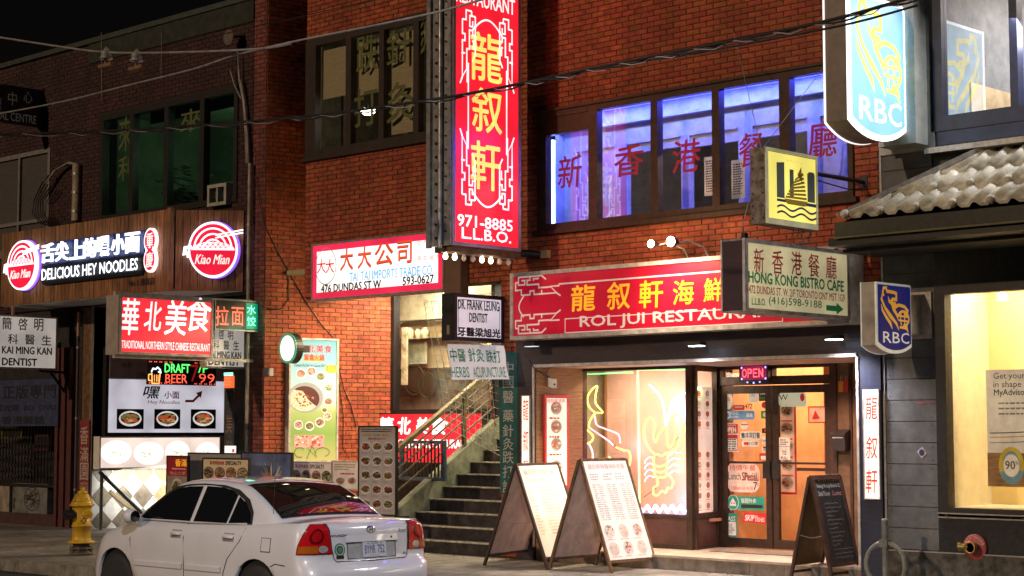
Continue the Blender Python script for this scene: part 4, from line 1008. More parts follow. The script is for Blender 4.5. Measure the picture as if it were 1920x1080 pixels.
x0 = K2.px(385, 640)[0]; x1 = K2.px(460, 640)[0]; z0 = K2.px(430, 691)[1]; z1 = K2.px(430, 603)[1]
kmk(K2, x0, x1, z0, z1, (('簡啓明', (393, 636), (437, 637), .16), ('科醫生', (400, 655), (448, 656), .14), ('KAI MING KAN', (390, 672), (452, 672), .11), ('DENTIST', (391, 685), (449, 685), .115)))

# ---- Hey Noodles panels on the tiled wall side
def tilep(x0, yb, x1, yt, d): return D.rect(x0, yb, x1, yt, d)
def pic(T, cx, cz, rx, rz, y, food, plate, rnd, n=26, name='dish_picture', back=None, dark=None):
    p = T.P(name, plate)
    if back: p.use(back); p.box(cx-rx*1.18, cx+rx*1.18, y+.0005, y+.002, cz-rz*1.35, cz+rz*1.25)
    p.use(plate); p.ell(cx, cz, rx, rz, y, 0, 18); p.use(mat('plate_shade', (.35, .33, .3), .5)); p.ell(cx, cz+rz*.05, rx*.86, rz*.74, y-.0005, 0, 16)
    for i in range(n):
        a = rnd.uniform(0, 6.28); r = math.sqrt(rnd.random())*.68; s = rnd.uniform(.14, .3)
        p.use(rnd.choice(food)); p.ell(cx+rx*r*math.cos(a), cz+rz*.9*r*math.sin(a), rx*s, rz*s*.7, y-.001-.0001*i, 0, 6, rnd.random(), rnd.random()+6.283)
    p.end()
def fd(n, c, es=0): return mat('food_'+n, c, .5, var=.35, scale=60, emit=c if es else None, es=es, sample=False)
FOOD = [fd('brown', (.16, .05, .02)), fd('red', (.32, .04, .015)), fd('tan', (.42, .22, .08)), fd('green', (.08, .14, .02)), fd('cream', (.62, .46, .28)), fd('dark', (.05, .02, .01))]
FOODL = [fd('pink_lit', (.7, .28, .22), .25), fd('red_lit', (.6, .12, .06), .25), fd('cream_lit', (.9, .65, .45), .3), fd('tan_lit', (.6, .33, .16), .2)]
PLT = mat('printed_plate', (.62, .6, .56), .5)
FDL = [mat('lit_'+n_, c_, .5, var=.35, scale=60, emit=c_, es=.9, sample=False) for n_, c_ in (('fbrown', (.22, .08, .03)), ('fred', (.50, .07, .02)), ('ftan', (.55, .30, .12)), ('fgreen', (.17, .15, .05)))]
PLL = mat('lit_print_plate', (.8, .8, .78), .5, emit=(.8, .8, .78), es=.8, sample=False)
HN = Thing('menu_sign', 'white noodle panel with three bowls and a red arrow over the tiled wall', 'sign', (XP+.14, 0, 0), math.pi/2)
x0, _ = HN.px(204, 760); x1, _ = HN.px(420, 760); z0 = HN.px(310, 811)[1]; z1 = HN.px(310, 713)[1]
p = HN.P('panel', mat('soft_lit_white_panel', (.62, .60, .66), .5, emit=(.62, .60, .68), es=.85)); p.box(x0, x1, 0, .12, z0, z1); p.end()
p = HN.P('panel_edge', BLACKM); p.box(x0-.06, x0-.001, .01, .2, z0-.06, z1+.55); p.box(x0-.0, x1+.03, .01, .11, z0-.06, z0-.001); p.end()
q = HN.rect(268, 747, 300, 725); p = HN.P('character', BLKT); p.text('嘿', q[0], q[2], q[1], q[3], -.004, bold=.014, shear=.2); p.end()
q = HN.rect(308, 747, 336, 734); p = HN.P('character', REDD); p.text('小面', q[0], q[2], q[1], q[3], -.004, bold=.02); p.end()
line_text(HN, 'Hey Noodles', (277, 759), (337, 760), .085, REDD, .002, .004, .15)
a = HN.px(347, 752); b_ = HN.px(362, 752); c = HN.px(375, 739); p = HN.P('arrow', REDD); p.line([a, b_, c], .045, -.004); c0 = HN.px(379, 735)
p.poly([(c0[0], c0[1]+.02), (c0[0]-.14, c0[1]-.02), (c0[0]-.03, c0[1]-.11)], -.005); p.end()
rnd = random.Random(21)
for cxp in (244, 313.5, 381):
    u, v = HN.px(cxp, 785); pic(HN, u, v, .235, .135, -.006, FDL, PLL, rnd, 34, 'bowl_picture', back=mat('slate_backdrop', (.05, .055, .07), .5))
GP = Thing('clinic_sign', 'grey panel of black characters half hidden behind the beer sign', 'sign', (XP+.15, 0, 0), math.pi/2)
x0, _ = GP.px(206, 690); x1, _ = GP.px(420, 690); z0 = z1+.01; z1g = GP.px(310, 655)[1]
p = GP.P('panel', mat('grey_clinic_panel', (.34, .33, .34), .6)); p.box(x0, x1, 0, .1, z0, z1g); p.end()
for tx, a, b_ in (('鼻鼾', (228, 689), (249, 679)), ('(各', (256, 711), (275, 697)), ('打鼾窒息症', (214, 672), (272, 662)), ('洗牙', (282, 672), (306, 662))):
    q = GP.rect(a[0], a[1], b_[0], b_[1]); p = GP.P('lettering', ink('dark_grey_print', (.06, .06, .06), 0)); p.text(tx, q[0], q[2], q[1], q[3], -.004); p.end()
FB = Thing('menu_light_box', 'overlit food picture light box above the diamond tiles', 'light box', (XP+.2, 0, 0), math.pi/2)
x0, _ = FB.px(186, 850); x1, _ = FB.px(413, 850); z0 = FB.px(300, 878)[1]; z1 = FB.px(300, 818)[1]
p = FB.P('face_panel', mat('striped_lit_panel', (.8, .7, .65), .4, emit=(1, .80, .70), es=.85, var=.12, scale=14, aniso=(1, 1, .02), sample=True)); p.box(x0+.02, x1-.02, -.002, .01, z0+.02, z1-.02); p.end()
p = FB.P('frame', WHITE); p.frame(x0, x1, z0, z1, .025, -.012, .18); p.end()
for i, cxp in enumerate((218, 279, 333, 389)):
    u, v = FB.px(cxp, 848+(i % 2)*2); p = FB.P('dish_picture', mat('overlit_plate', (.9, .9, .85), .4, emit=(1, 1, .92), es=1.15, sample=False)); p.ell(u, v, .31 if i < 2 else .26, .2, -.006, 0, 20)
    p.use(mat('overlit_food', (.8, .85, .6), .4, emit=(.75, .80, .5), es=.8, sample=False))
    rnd = random.Random(i)
    for k in range(10): 
        a = rnd.uniform(0, 6.28); r = rnd.uniform(0, .16); p.ell(u+r*math.cos(a)*1.2, v+r*.5*math.sin(a), .03, .012, -.008-.0002*k, 0, 6)
    p.end()
lamp('light_box_spill', 'AREA', (XP+.55, 1.6, 1.0), 55, (1, .95, .85), (XP, 1.7, -.2), (2.6, .2))
DBx = Thing('beer_sign', 'black glowing beer price sign with green and red letters and a mug', 'sign', (XP+2.6, 0, 0), math.pi/2)
x0, _ = DBx.px(277, 700); x1, _ = DBx.px(405, 700); z0 = DBx.px(340, 722)[1]; z1 = DBx.px(340, 677)[1]
p = DBx.P('panel', mat('black_led_board')); p.box(x0, x1, 0, .04, z0, z1); p.end()
line_text(DBx, 'DRAFT', (309, 698), (356, 699), .14, LGG, .01, .006); line_text(DBx, '/P', (372, 699), (391, 699), .14, LGG, .01, .006)
line_text(DBx, 'BEER', (310, 718), (351, 718), .14, LR, -.004, .006); line_text(DBx, '7', (357, 716), (372, 716), .28, mat('dim_red_leds', (.2, .01, .01), .4, emit=(.3, .01, .01), es=.9, sample=False), .0, .006)
line_text(DBx, '99', (373, 718), (402, 718), .15, LR, -.01, .006)
p = DBx.P('mug_outline', mat('orange_leds', (.9, .4, .1), .4, emit=(1, .40, .1), es=2, sample=False)); u, v = DBx.px(293, 705); 
p.line([(u-.09, v+.05), (u-.08, v-.12), (u+.05, v-.12), (u+.07, v+.05)], .02, -.006); p.line([(u-.09, v+.03), (u-.15, v+.02), (u-.15, v-.07), (u-.08, v-.08)], .018, -.007)
for k in (-.04, 0, .03): p.line([(u+k, v+.02), (u+k, v-.09)], .012, -.006)
p.use(mat('white_leds', (.9, .9, 1), .4, emit=(.75, .85, 1), es=2, sample=False)); p.line([(u-.10, v+.06), (u-.07, v+.12), (u-.02, v+.11), (u+.02, v+.14), (u+.07, v+.10), (u+.08, v+.06), (u+.03, v+.07)], .022, -.008); p.end()
p = DBx.P('dot_border', LR)
n = 40
for i in range(n):
    x = x0+.03+(x1-x0-.06)*i/(n-1)
    if i % 3 != 2 and (i < 14 or i > 26): p.ell(x, z1-.025, .010, .010, -.005, 0, 6); p.ell(x, z0+.025, .010, .010, -.005, 0, 6)
p.end()
lamp('beer_sign_glow', 'POINT', DBx.loc + Vector((.35, 1.3, 2.4)), 1.2, (1, .35, .2), size=.1)
# 香滿園 strip
t = Thing('vertical_sign', 'narrow faded red vertical sign on the pier behind the hydrant', 'sign', (0, -.03, 0)); q = t.rect(147, 925, 168, 788)
p = t.P('board', mat('faded_red_board', (.26, .03, .035), .6, var=.2)); p.box(q[0], q[2], 0, .02, q[1], q[3]); p.end()
WT = ink('chalky_white_print', (.5, .42, .38), 0)
for ch, yb, yt in (('香', 833, 800), ('滿', 865, 838), ('園', 900, 868)): r = t.rect(150, yb, 166, yt); p = t.P('character', WT); p.text(ch, r[0], r[2], r[1], r[3], -.003, bold=.01); p.end()
for tx, yb in (('HARMONY', 910), ('CHINESE', 918), ('CUISINE', 925)): r = t.rect(150, yb, 166, yb-6); p = t.P('lettering', WT); p.text(tx, r[0], r[2], r[1], r[3], -.003, bold=.01); p.end()
# dark video shop sign
t = Thing('shop_sign', 'unlit dark blue shop sign with black characters at the left edge', 'sign', (0, -.06, 0)); q = t.rect(-60, 800, 110, 716)
p = t.P('board', mat('dark_blue_board', (.035, .05, .13), .6, var=.25)); p.box(q[0], q[2], 0, .1, t.px(50, 799)[1], t.px(50, 712)[1]); p.end()
for tx, a0, b0, a1, b1 in (('正版專門', 5, 748, 105, 720), ('藍光碟. BD. DVD', -8, 771, 106, 757), ('香港雜誌', 4, 795, 84, 780)):
    r = t.rect(a0, b0, a1, b1); p = t.P('lettering', BLKT); p.text(tx, r[0], r[2], r[1], r[3], -.004, bold=.008); p.end()
# medical centre sign (dark, top left)
t = Thing('clinic_sign', 'dark grey unlit projecting clinic sign with faded characters at upper left', 'sign', (-11.9, 0, 0), math.pi/2)
x0, _ = t.px(-30, 200); x1, _ = t.px(78, 200); z0 = t.px(40, 233)[1]; z1 = t.px(40, 163)[1]
p = t.P('board', mat('charcoal_board', (.05, .055, .058), .6)); p.box(x0, x1, 0, .12, z0, z1); p.end()
p = t.P('end_frame', BLACKM); p.box(x1, x1+.1, -.02, .14, z0-.03, z1+.03); p.end()
for tx, a0, b0, a1, b1 in (('療', -14, 203, 3, 182), ('中', 15, 196, 32, 173), ('心', 44, 192, 61, 173)): r = t.rect(a0, b0, a1, b1, .003); p = t.P('lettering', ink('dull_gold_print', (.24, .19, .12), .1)); p.text(tx, r[0], r[2], r[1], r[3], -.003); p.end()
line_text(t, 'MEDICAL CENTRE', (-40, 231), (68, 220), .15, ink('dull_cream_print', (.26, .24, .2), .1), .005, .004)

# ---- Dr Frank Leung box and herbs banner, green board, acupuncture
XF = -.12
F_, x0, x1, h = projecting('dentist_sign', 'black framed white dentist light box over the stair entrance', XF, 851, 944, 638, 563, .25)
h = .62
p = F_.P('face_panel', mat('lit_lilac_white', (.68, .62, .68), .4, emit=(.72, .64, .74), es=.75)); p.box(x0+.05, x1-.05, -.002, .01, .05, h-.05); p.end()
p = F_.P('frame', mat('black_purple_frame', (.03, .022, .03), .4)); p.frame(x0, x1, 0, h, .05, -.012, .22); p.end()
p = F_.P('end_panel', BLACKM); p.box(x0-.01, x0-.001, .0, .22, 0, h); p.use(mat('small_end_label', (.25, .18, .12), .6)); p.box(x0-.014, x0-.0101, .07, .12, .08, .2); p.end()
p = F_.P('rounded_border', BLKT); a, b_, c, d_ = x0+.08, x1-.08, .08, h-.08; r = .05
pts = []
for (cx, cz, a0) in ((b_-r, d_-r, 0), (a+r, d_-r, 90), (a+r, c+r, 180), (b_-r, c+r, 270)):
    pts += [(cx+r*math.cos(math.radians(a0+k*30)), cz+r*math.sin(math.radians(a0+k*30))) for k in range(4)]
p.line(pts, .008, -.005, closed=True); p.end()
line_text(F_, 'DR. FRANK LEUNG', (859, 578), (936, 585), .125, BLKT, .035, .006)
line_text(F_, 'DENTIST', (880, 603), (914, 606), .12, BLKT, .035, .006)
line_text(F_, '牙醫梁旭光', (858, 629), (938, 634), .115, BLKT, .035, .006)
def warp(name, label, cat, corners, off, mt, n=8, Y0=0, wob=.012):
    """cloth or sheet hung between four photo-measured corners (bl, br, tr, tl) on plane Y0"""
    t = Thing(name, label, cat, (0, Y0, 0)); c = [Vector(t.px(*q)) for q in corners]
    f = lambda u, v: c[0].lerp(c[1], u).lerp(c[3].lerp(c[2], u), v)
    p = t.P('cloth', mt); g_ = []
    for j in range(n+1):
        for i in range(n+1):
            q = f(i/n, j/n); g_.append((q.x, wob*math.sin(i*1.9+j*.8), q.y))
    p.add(g_, [(j*(n+1)+i, j*(n+1)+i+1, (j+1)*(n+1)+i+1, (j+1)*(n+1)+i) for j in range(n) for i in range(n)], True); p.end()
    return t, f
t, f = warp('cloth_banner', 'white herbs and acupuncture cloth banner with green writing', 'banner', ((847, 712), (955, 711), (944, 648), (839, 645)), 0, mat('white_banner_cloth', (.55, .52, .55), .7, var=.06, emit=(.6, .55, .6), es=.5, sample=False), Y0=-.3)  # cloth given a glow in place of the light falling on it
def ftext(T, f, tx, u0, u1, v0, v1, mt, bold=.01, y=-.016):
    vs, fs = glyphs(tx, bold); p = T.P('lettering', mt)
    o = []
    for v in vs: q = f(u0+(u1-u0)*v[0], v0+(v1-v0)*v[1]); o.append((q.x, y, q.y))
    p.add(o, fs); p.end()
ftext(t, f, '中醫', .04, .31, .50, .88, GRNT, .008); ftext(t, f, '針灸', .37, .64, .50, .90, GRNT, .008); ftext(t, f, '跌打', .68, .93, .48, .86, GRNT, .008)
ftext(t, f, 'HERBS', .03, .34, .06, .36, GRNT, .0); ftext(t, f, 'ACUPUNCTURE', .41, .97, .06, .36, GRNT, .0)
t = Thing('vertical_board', 'dark green vertical board of white characters beside the stair', 'sign', (0, -.035, 0)); 
q0 = t.px(936, 925)[0]; q1 = t.px(970, 700)[0]; z0 = t.px(950, 925)[1]; z1 = t.px(950, 660)[1]
p = t.P('board', mat('teal_green_board', (.012, .10, .085), .6, var=.2)); p.poly([(q0+.02, z0), (q1-.0, z0), (q1, z1), (q0-.02, z1)], 0, .02); p.end()
GT = ink('pale_green_white_print', (.45, .42, .36), .0)
for ch, yc in zip('中國醫藥針灸跌打診', (690, 717, 745, 780, 808, 833, 858, 885, 913)): r = t.rect(943, yc+11, 963, yc-12); p = t.P('character', GT); p.text(ch, r[0], r[2], r[1], r[3], -.003, bold=.004); p.end()
# ---- two narrow lit strips
def strip_sign(label, xa, xb, ya, yb, chars, Y0, bw=.25):
    t = Thing('vertical_sign', label, 'sign', (0, Y0, 0)); r = t.rect(xa, yb, xb, ya)
    p = t.P('face_panel', mat('lit_cream_panel', (.8, .74, .62), .4, emit=(1, .86, .70), es=1.1)); p.box(r[0]+.01, r[2]-.01, -.002, .008, r[1]+.01, r[3]-.01); p.end()
    p = t.P('frame', ALUW); p.frame(r[0], r[2], r[1], r[3], .012, -.01, .05); p.end()
    for ch, a, b_ in chars:
        u = t.rect(xa+3, b_, xb-3, a); p = t.P('character', REDT); p.text(ch, u[0], u[2], u[1], u[3], -.004, bold=.004, shear=.08); p.end()
strip_sign('narrow lit vertical name sign on the dark pilaster left of the window', 978, 994, 741, 884, (('龍', 748, 788), ('叙', 806, 846), ('軒', 862, 886)), -.05)
strip_sign('narrow lit vertical name sign on the dark pilaster right of the doors', 1621, 1648, 730, 936, (('龍', 742, 786), ('叙', 818, 860), ('軒', 880, 925)), -.05)
# ---- hot pot light box on the splayed wall
HP = Thing('menu_light_box', 'tall hot pot poster light box on the orange brick wall', 'light box', SPL.loc, SPL.rz)
d = .12
x0 = HP.px(541, 750, d)[0]; x1 = HP.px(634, 750, d)[0]; z0 = HP.px(588, 867, d)[1]; z1 = HP.px(588, 634, d)[1]
M = bpy.data.materials.new('sky_and_field_print'); M.use_nodes = True; MATS['sky_and_field_print'] = M
T_ = M.node_tree; bs = T_.nodes['Principled BSDF']; tc = T_.nodes.new('ShaderNodeTexCoord'); sx = T_.nodes.new('ShaderNodeSeparateXYZ'); rp = T_.nodes.new('ShaderNodeValToRGB')
T_.links.new(tc.outputs['Generated'], sx.inputs[0]); T_.links.new(sx.outputs[2], rp.inputs[0])
cr = rp.color_ramp; cr.elements[0].position = 0; cr.elements[0].color = (.45, .42, .16, 1); cr.elements[1].position = 1; cr.elements[1].color = (.10, .32, .42, 1)
for pos, c_ in ((.22, (.20, .34, .08, 1)), (.40, (.34, .42, .14, 1)), (.5, (.50, .62, .55, 1)), (.72, (.28, .55, .62, 1))): e = cr.elements.new(pos); e.color = c_
T_.links.new(rp.outputs[0], bs.inputs['Base Color']); T_.links.new(rp.outputs[0], bs.inputs['Emission Color']); bs.inputs['Emission Strength'].default_value = .45
p = HP.P('poster', M); p.box(x0+.02, x1-.02, -d-.0, -d+.02, z0+.02, z1-.02); p.end()
p = HP.P('frame', ALUW); p.frame(x0, x1, z0, z1, .03, -d-.015, -.01); p.end()
def hp(u, v): return x0+(x1-x0)*u, z0+(z1-z0)*v
REDO = ink('red_headline', (.62, .03, .06), .5)
for i, ch in enumerate('華北美食'):
    a = hp(.20+.17*i, .885); b_ = hp(.35+.17*i, .945); p = HP.P('character', REDO); p.text(ch, a[0], b_[0], a[1], b_[1], -d-.004, bold=.014); p.end()
p = HP.P('headline_flames', ink('orange_flame_print', (.9, .35, .04), .6)); a = hp(.5, .855)
for i in range(7): u, v = hp(.32+.055*i, .815); p.poly([(u-.05, v), (u+.05, v), (u+.02*(i % 2), v+.08+.03*((i*3) % 2))], -d-.004-.0002*i)
p.end()
line_text(HP, '鴛鴦火鍋', (570, 675+1), (608, 676), .10, REDO, .02, d+.006)
line_text(HP, 'Chinese Hot Pot Set Course All-You-Can-Eat', (551, 688), (630, 688), .05, ink('navy_small_print', (.05, .06, .2), .1), .01, d+.005)
a = hp(.76, .735); b_ = hp(.95, .775); p = HP.P('price', REDO); p.use(ink('yellow_print', (.9, .75, .05), .6)); p.ell((a[0]+b_[0])/2, (a[1]+b_[1])/2, .12, .07, -d-.003); p.use(REDO); p.text('$15.99', a[0], b_[0], a[1], b_[1], -d-.005, bold=.01); p.end()
rnd = random.Random(31)
FL = [fd('hp_red', (.5, .06, .04), .5), fd('hp_cream', (.75, .62, .42), .5), fd('hp_green', (.14, .28, .05), .45), fd('hp_pink', (.72, .34, .28), .5), fd('hp_brown', (.22, .08, .03), .4)]
PL2 = mat('lit_plate_print', (.8, .8, .75), .5, emit=(.8, .8, .75), es=.5, sample=False)
for (u, v, r) in ((.24, .71, .085), (.45, .73, .085), (.64, .69, .085), (.80, .60, .075), (.80, .49, .075), (.72, .42, .05), (.78, .37, .07), (.20, .30, .08), (.42, .29, .08), (.63, .32, .085)):
    a = hp(u, v); pic(HP, a[0], a[1], r*(x1-x0)*1.15, r*(x1-x0)*1.05, -d-.005, rnd.sample(FL, 2), PL2, rnd, 22)
a = hp(.34, .52); rx = .30*(x1-x0)*1.05
p = HP.P('hot_pot_picture', mat('pot_steel_print', (.32, .32, .33), .4, emit=(.3, .3, .32), es=.5, sample=False)); p.ell(a[0], a[1], rx*1.12, rx*.86, -d-.004, 0, 30)
p.use(FL[1]); p.ell(a[0]-.03, a[1]-.02, rx*.92, rx*.7, -d-.005, 0, 26); p.use(fd('broth', (.10, .025, .02), .3))
p.poly([(a[0]-.02+rx*.95*math.cos(t_), a[1]-.02+rx*.72*math.sin(t_)) for t_ in [math.radians(-35+10*k) for k in range(18)]] + [(a[0]-.05, a[1]+.10), (a[0]+.03, a[1]-.02), (a[0]+.13, a[1]-.10)], -d-.006)
for k in range(40):
    t_ = rnd.uniform(0, 6.28); r = math.sqrt(rnd.random())*rx*.6; p.use(rnd.choice([FL[0], FL[3], FL[4]])); p.ell(a[0]-.03+r*math.cos(t_), a[1]-.02+.75*r*math.sin(t_), .018, .012, -d-.0065-.0001*k, 0, 6)
p.end()
for (u0, v0, u1, v1) in ((.12, .12, .42, .22), (.43, .12, .72, .22)):
    a, b_ = hp(u0, v0), hp(u1, v1); p = HP.P('meat_picture', FL[3]); p.box(a[0], b_[0], -d-.004, -d-.001, a[1], b_[1])
    for k in range(40): p.use(rnd.choice([FL[0], FL[3], FL[1]])); p.ell(rnd.uniform(a[0]+.02, b_[0]-.02), rnd.uniform(a[1]+.02, b_[1]-.02), .022, .016, -d-.0045-.0001*k, 0, 6)
    p.end()
p = HP.P('graffiti', INK); a = hp(.25, .05)
p.ring(a[0]-.02, a[1]+.06, .09, .075, .008, -d-.01, a0=.6, a1=5.2); p.line([(a[0]+.10, a[1]-.04), (a[0]+.2, a[1]+.16), (a[0]+.28, a[1]-.02), (a[0]+.12, a[1]+.12)], .008, -d-.0102); p.ring(a[0]+.38, a[1]+.06, .12, .07, .008, -d-.0104, a0=-1.2, a1=3.4); p.end()
# ---- round green cafe sign
t = Thing('round_sign', 'round white sign with green rim projecting over the hot pot poster', 'sign', (0, -.42, 0))
u, v = t.px(540, 653); rr = .20
c = PX(541, 653, -5.3)
p = t.P('face_panel', mat('round_lit_white', (.85, .85, .8), .3, emit=(1, .98, .95), es=1.3)); p.ell(u, v, rr*.84, rr*.95, -.012, .01, 32); p.end()
p = t.P('green_rim', mat('green_rim', (.05, .35, .2), .4, emit=(.06, .42, .24), es=.5, sample=False)); p.ring(u, v, rr*.93, rr*1.04, .035, -.014, .03, 36); p.end()
p = t.P('drum', BLACKM); p.ell(u, v, rr*1.02, rr*1.13, .0, .13, 32); p.end()
p = t.P('bracket', BLACKM); p.box(u-.08, u+.02, .13, .40, v-.05, v+.05); p.end()
p = t.P('lettering', ink('pink_red_print', (.9, .35, .3), .9)); p.text('Bizz?', u-.1, u+.1, v-.05, v+.05, -.016, bold=.0); p.end()
# small grey wall box
t = Thing('wall_box', 'small grey electrical box on the pier beside the round sign', 'electrical box', PY(506, 698, -.02)); p = t.P('box', mat('grey_plastic', (.36, .34, .32), .6)); p.box(-.085, .085, -.07, 0, -.06, .06); p.end()
p = t.P('lid', mat('grey_plastic')); p.box(-.075, .075, -.08, -.071, -.05, .05); p.end()
# ================================================================== RESTAURANT FRONT (ground floor)
FZ = .22; YWN = .95; YDR = 1.65; ZS = 2.57
PLK = mat('dark_wood_laminate', (.050, .036, .040), .45, var=.35, scale=9, aniso=(.6, .6, 30), bump=.15)
WARM = mat('amber_interior_wall', (.72, .36, .16), .7, var=.10, scale=2)
SALM = mat('salmon_display_backing', (.80, .50, .40), .7, var=.08, scale=1.5)
p = B.P('fascia_board', PLK); p.box(.1, 5.72, -.03, .30, ZS, 2.958); p.end()
p = B.P('fascia_trim', ALUW); p.box(.42, 5.41, -.05, -.031, ZS-.01, ZS+.03); p.box(.415, .44, -.05, -.031, .22, ZS-.011); p.box(5.40, 5.43, -.05, -.031, .22, ZS-.011); p.end()
p = B.P('pilaster', PLK); p.box(.105, .42, -.03, .95, .05, ZS); p.end()
BLP = mat('blue_lit_laminate', (.030, .034, .065), .4, var=.35, scale=9, aniso=(.6, .6, 30), bump=.15)  # blue light on the right pilaster put into its laminate colour
p = B.P('pilaster', BLP); p.box(5.42, 5.71, -.03, 1.6, .05, ZS); p.end()
WDL = mat('warm_striped_laminate', (.34, .17, .075), .5, var=.35, scale=9, aniso=(.6, .6, 26), bump=.15)
p = B.P('recess_side_panel', WDL); p.box(.421, .44, .0, .93, FZ, ZS); p.end()
p = B.P('recess_soffit', mat('soffit_white_paint', (.62, .50, .42), .5, var=.15)); p.box(.42, 5.42, .0, 1.7, ZS+.001, ZS+.04); p.end()
# entrance step with tiles
ST = Thing('entrance_step', 'tiled step running along the front of the restaurant below the doors', 'step')
TL = mat('step_riser_tile', (.22, .175, .14), .6, var=.2, scale=6, island=.1); TT2 = mat('step_tread_tile', (.50, .40, .30), .55, var=.12, scale=5, island=.06)
x = .45; i = 0
while x < 5.7:
    e = min(x+.49, 5.72); p = ST.P('riser_tile', TL); p.box(x+.003, e-.003, -.012, .0, .05, FZ-.03); p.end()
    for k in range(4):
        p = ST.P('tread_tile', TT2); y0 = -.02+.42*k; p.box(x+.003, e-.003, y0, y0+.414, FZ-.028, FZ); p.end()
    x += .49
p = ST.P('step_core', CONCD); p.box(.43, 5.72, .001, 1.7, .0, FZ-.029); p.end()
# bulkhead + window
def framebox(parent_thing, name, mt, x0, x1, y0, y1, z0, z1): p = parent_thing.P(name, mt); p.box(x0, x1, y0, y1, z0, z1); return p.end()
xw0 = .36; xw1 = PY(1291, 900, YWN).x; zw0 = .66; zw1 = 2.53
SW = Thing('shop_window', 'large bronze framed restaurant window glowing with neon fish and lobster', 'shop window', (0, YWN, FZ))
SW.loc = Vector((0, YWN, FZ))
zz = lambda z: z-FZ
p = SW.P('frame', BRONZE); xf = PY(1083, 800, YWN).x
p.box(.44, xf+.02, -.03, .06, 0, zz(ZS)); p.box(xf+.02, xw1, -.03, .06, zz(2.53), zz(ZS)); p.box(xf+.02, xw1, -.03, .06, zz(.62), zz(.66)); p.box(xw1, xw1+.09, -.05, .06, 0, zz(ZS)); p.end()
p = SW.P('kick_panel', mat('maroon_brown_panel', (.09, .035, .03), .4, var=.15)); p.box(xf+.02, xw1, -.01, .05, .06, zz(.618)); p.end()
p = SW.P('kick_rail', BRONZE); p.box(xf+.02, xw1, -.03, .05, 0, .059); p.end()
p = SW.P('pane', GLASS); p.box(xf+.02, xw1, .01, .016, zz(.66), zz(2.53)); p.end()
p = SW.P('display_backing', SALM); p.box(.2, xw1+.0, .75, .8, 0, zz(ZS)); p.end()
p = SW.P('display_floor', mat('display_floor', (.5, .25, .15), .6)); p.box(.3, xw1, .07, .75, zz(.56), zz(.60)); p.end()
# neon
def tubes(T, name, pts, mt, r=.011, closed=False, y=.12):
    p = T.P(name, mt); P = [(a[0], y, a[1]) for a in pts]
    p.tube(P, r, 6, closed); return p.end()
NW = Thing('neon_display', 'yellow neon fish and lobster outlines with wavy blue tubes inside the window', 'neon sign', (0, YWN, 0))
def wp(x, y): return NW.px(x, y, -.14)
NY = mat('neon_yellow', (.9, .9, .3), .3, emit=(.92, .95, .12), es=2.6, sample=False, var=.01); NG = mat('neon_green_yellow', (.6, 1, .3), .3, emit=(.18, 1, .28), es=3.0, var=.01)
NBc = mat('neon_ice_blue', (.5, .7, 1), .3, emit=(.16, .36, 1), es=6, var=.01); NPk = mat('neon_pink_white', (1, .7, .8), .3, emit=(1, .26, .38), es=2.8, sample=False, var=.01)
def smooth(pts, k=4, closed=False):
    P = [Vector(p) for p in pts]; o = []; n = len(P)
    for i in range(n if closed else n-1):
        p0 = P[(i-1) % n] if (closed or i > 0) else P[0]; p1 = P[i]; p2 = P[(i+1) % n]; p3 = P[(i+2) % n] if (closed or i+2 < n) else P[-1]
        for j in range(k):
            t = j/k; o.append(.5*((2*p1)+(p2-p0)*t+(2*p0-5*p1+4*p2-p3)*t*t+(3*p1-p0-3*p2+p3)*t**3))
    if not closed: o.append(P[-1])
    return o
def neon(name, pl, mt, closed=False, k=4, y=.12, r=.011): tubes(NW, name, smooth([wp(*q) for q in pl], k, closed), mt, r, closed, y)
def zc(cx, cy): return (1060+cx*.3889, 660+cy*.3889)
neon('green_border_tube', [(1095, 1000), (1095, 702), (1186, 698), (1186, 700)], NG, k=1, y=.14)
neon('green_border_tube', [(1199, 945), (1196, 694), (1290, 692)], NG, k=1, y=.14)
neon('green_border_tube', [(1287, 692), (1289, 948)], NG, k=1, y=.14)
neon('blue_wave_tube', [zc(a, 745+ (18 if i % 2 else -8)) for i, a in enumerate(range(365, 600, 20))], NBc, y=.10, r=.012)
neon('blue_wave_tube', [zc(a, 765+ (-14 if i % 2 else 12)) for i, a in enumerate(range(375, 600, 20))], NBc, y=.13, r=.010)
neon('antenna_tube', [zc(490, 355), zc(478, 260), zc(455, 205), zc(410, 158)], NBc); neon('antenna_tube', [zc(490, 355), zc(505, 290), zc(530, 225), zc(583, 198)], NBc)
neon('claw_tube', [zc(435, 492), zc(405, 460), zc(385, 405), zc(388, 350), zc(412, 315), zc(436, 350), zc(428, 405), zc(440, 435), zc(455, 400), zc(480, 365), zc(488, 355)], NY)
neon('claw_tube', [zc(498, 492), zc(545, 455), zc(575, 400), zc(573, 340), zc(545, 300), zc(520, 330), zc(535, 390), zc(525, 440), zc(500, 455), zc(492, 355)], NY)
neon('body_tube', [zc(435, 495), zc(470, 500), zc(498, 490), zc(493, 560), zc(490, 600), zc(440, 600), zc(432, 545)], NY, closed=True)
neon('body_tube', [zc(436, 548), zc(465, 552), zc(495, 540)], NY); neon('body_tube', [zc(438, 575), zc(465, 580), zc(492, 570)], NY)
neon('tail_tube', [zc(445, 600), zc(450, 640), zc(430, 655), zc(430, 685), zc(450, 690), zc(470, 670), zc(488, 678), zc(498, 655), zc(515, 655), zc(525, 625), zc(510, 600), zc(490, 592)], NY)
for i, yy in enumerate((515, 545, 575, 605)):
    neon('leg_tube', [zc(432, yy), zc(410, yy-8), zc(392, yy+8), zc(388, yy+22)], NPk); neon('leg_tube', [zc(500, yy-12), zc(525, yy-32), zc(548, yy-28), zc(560, yy-30)], NPk)
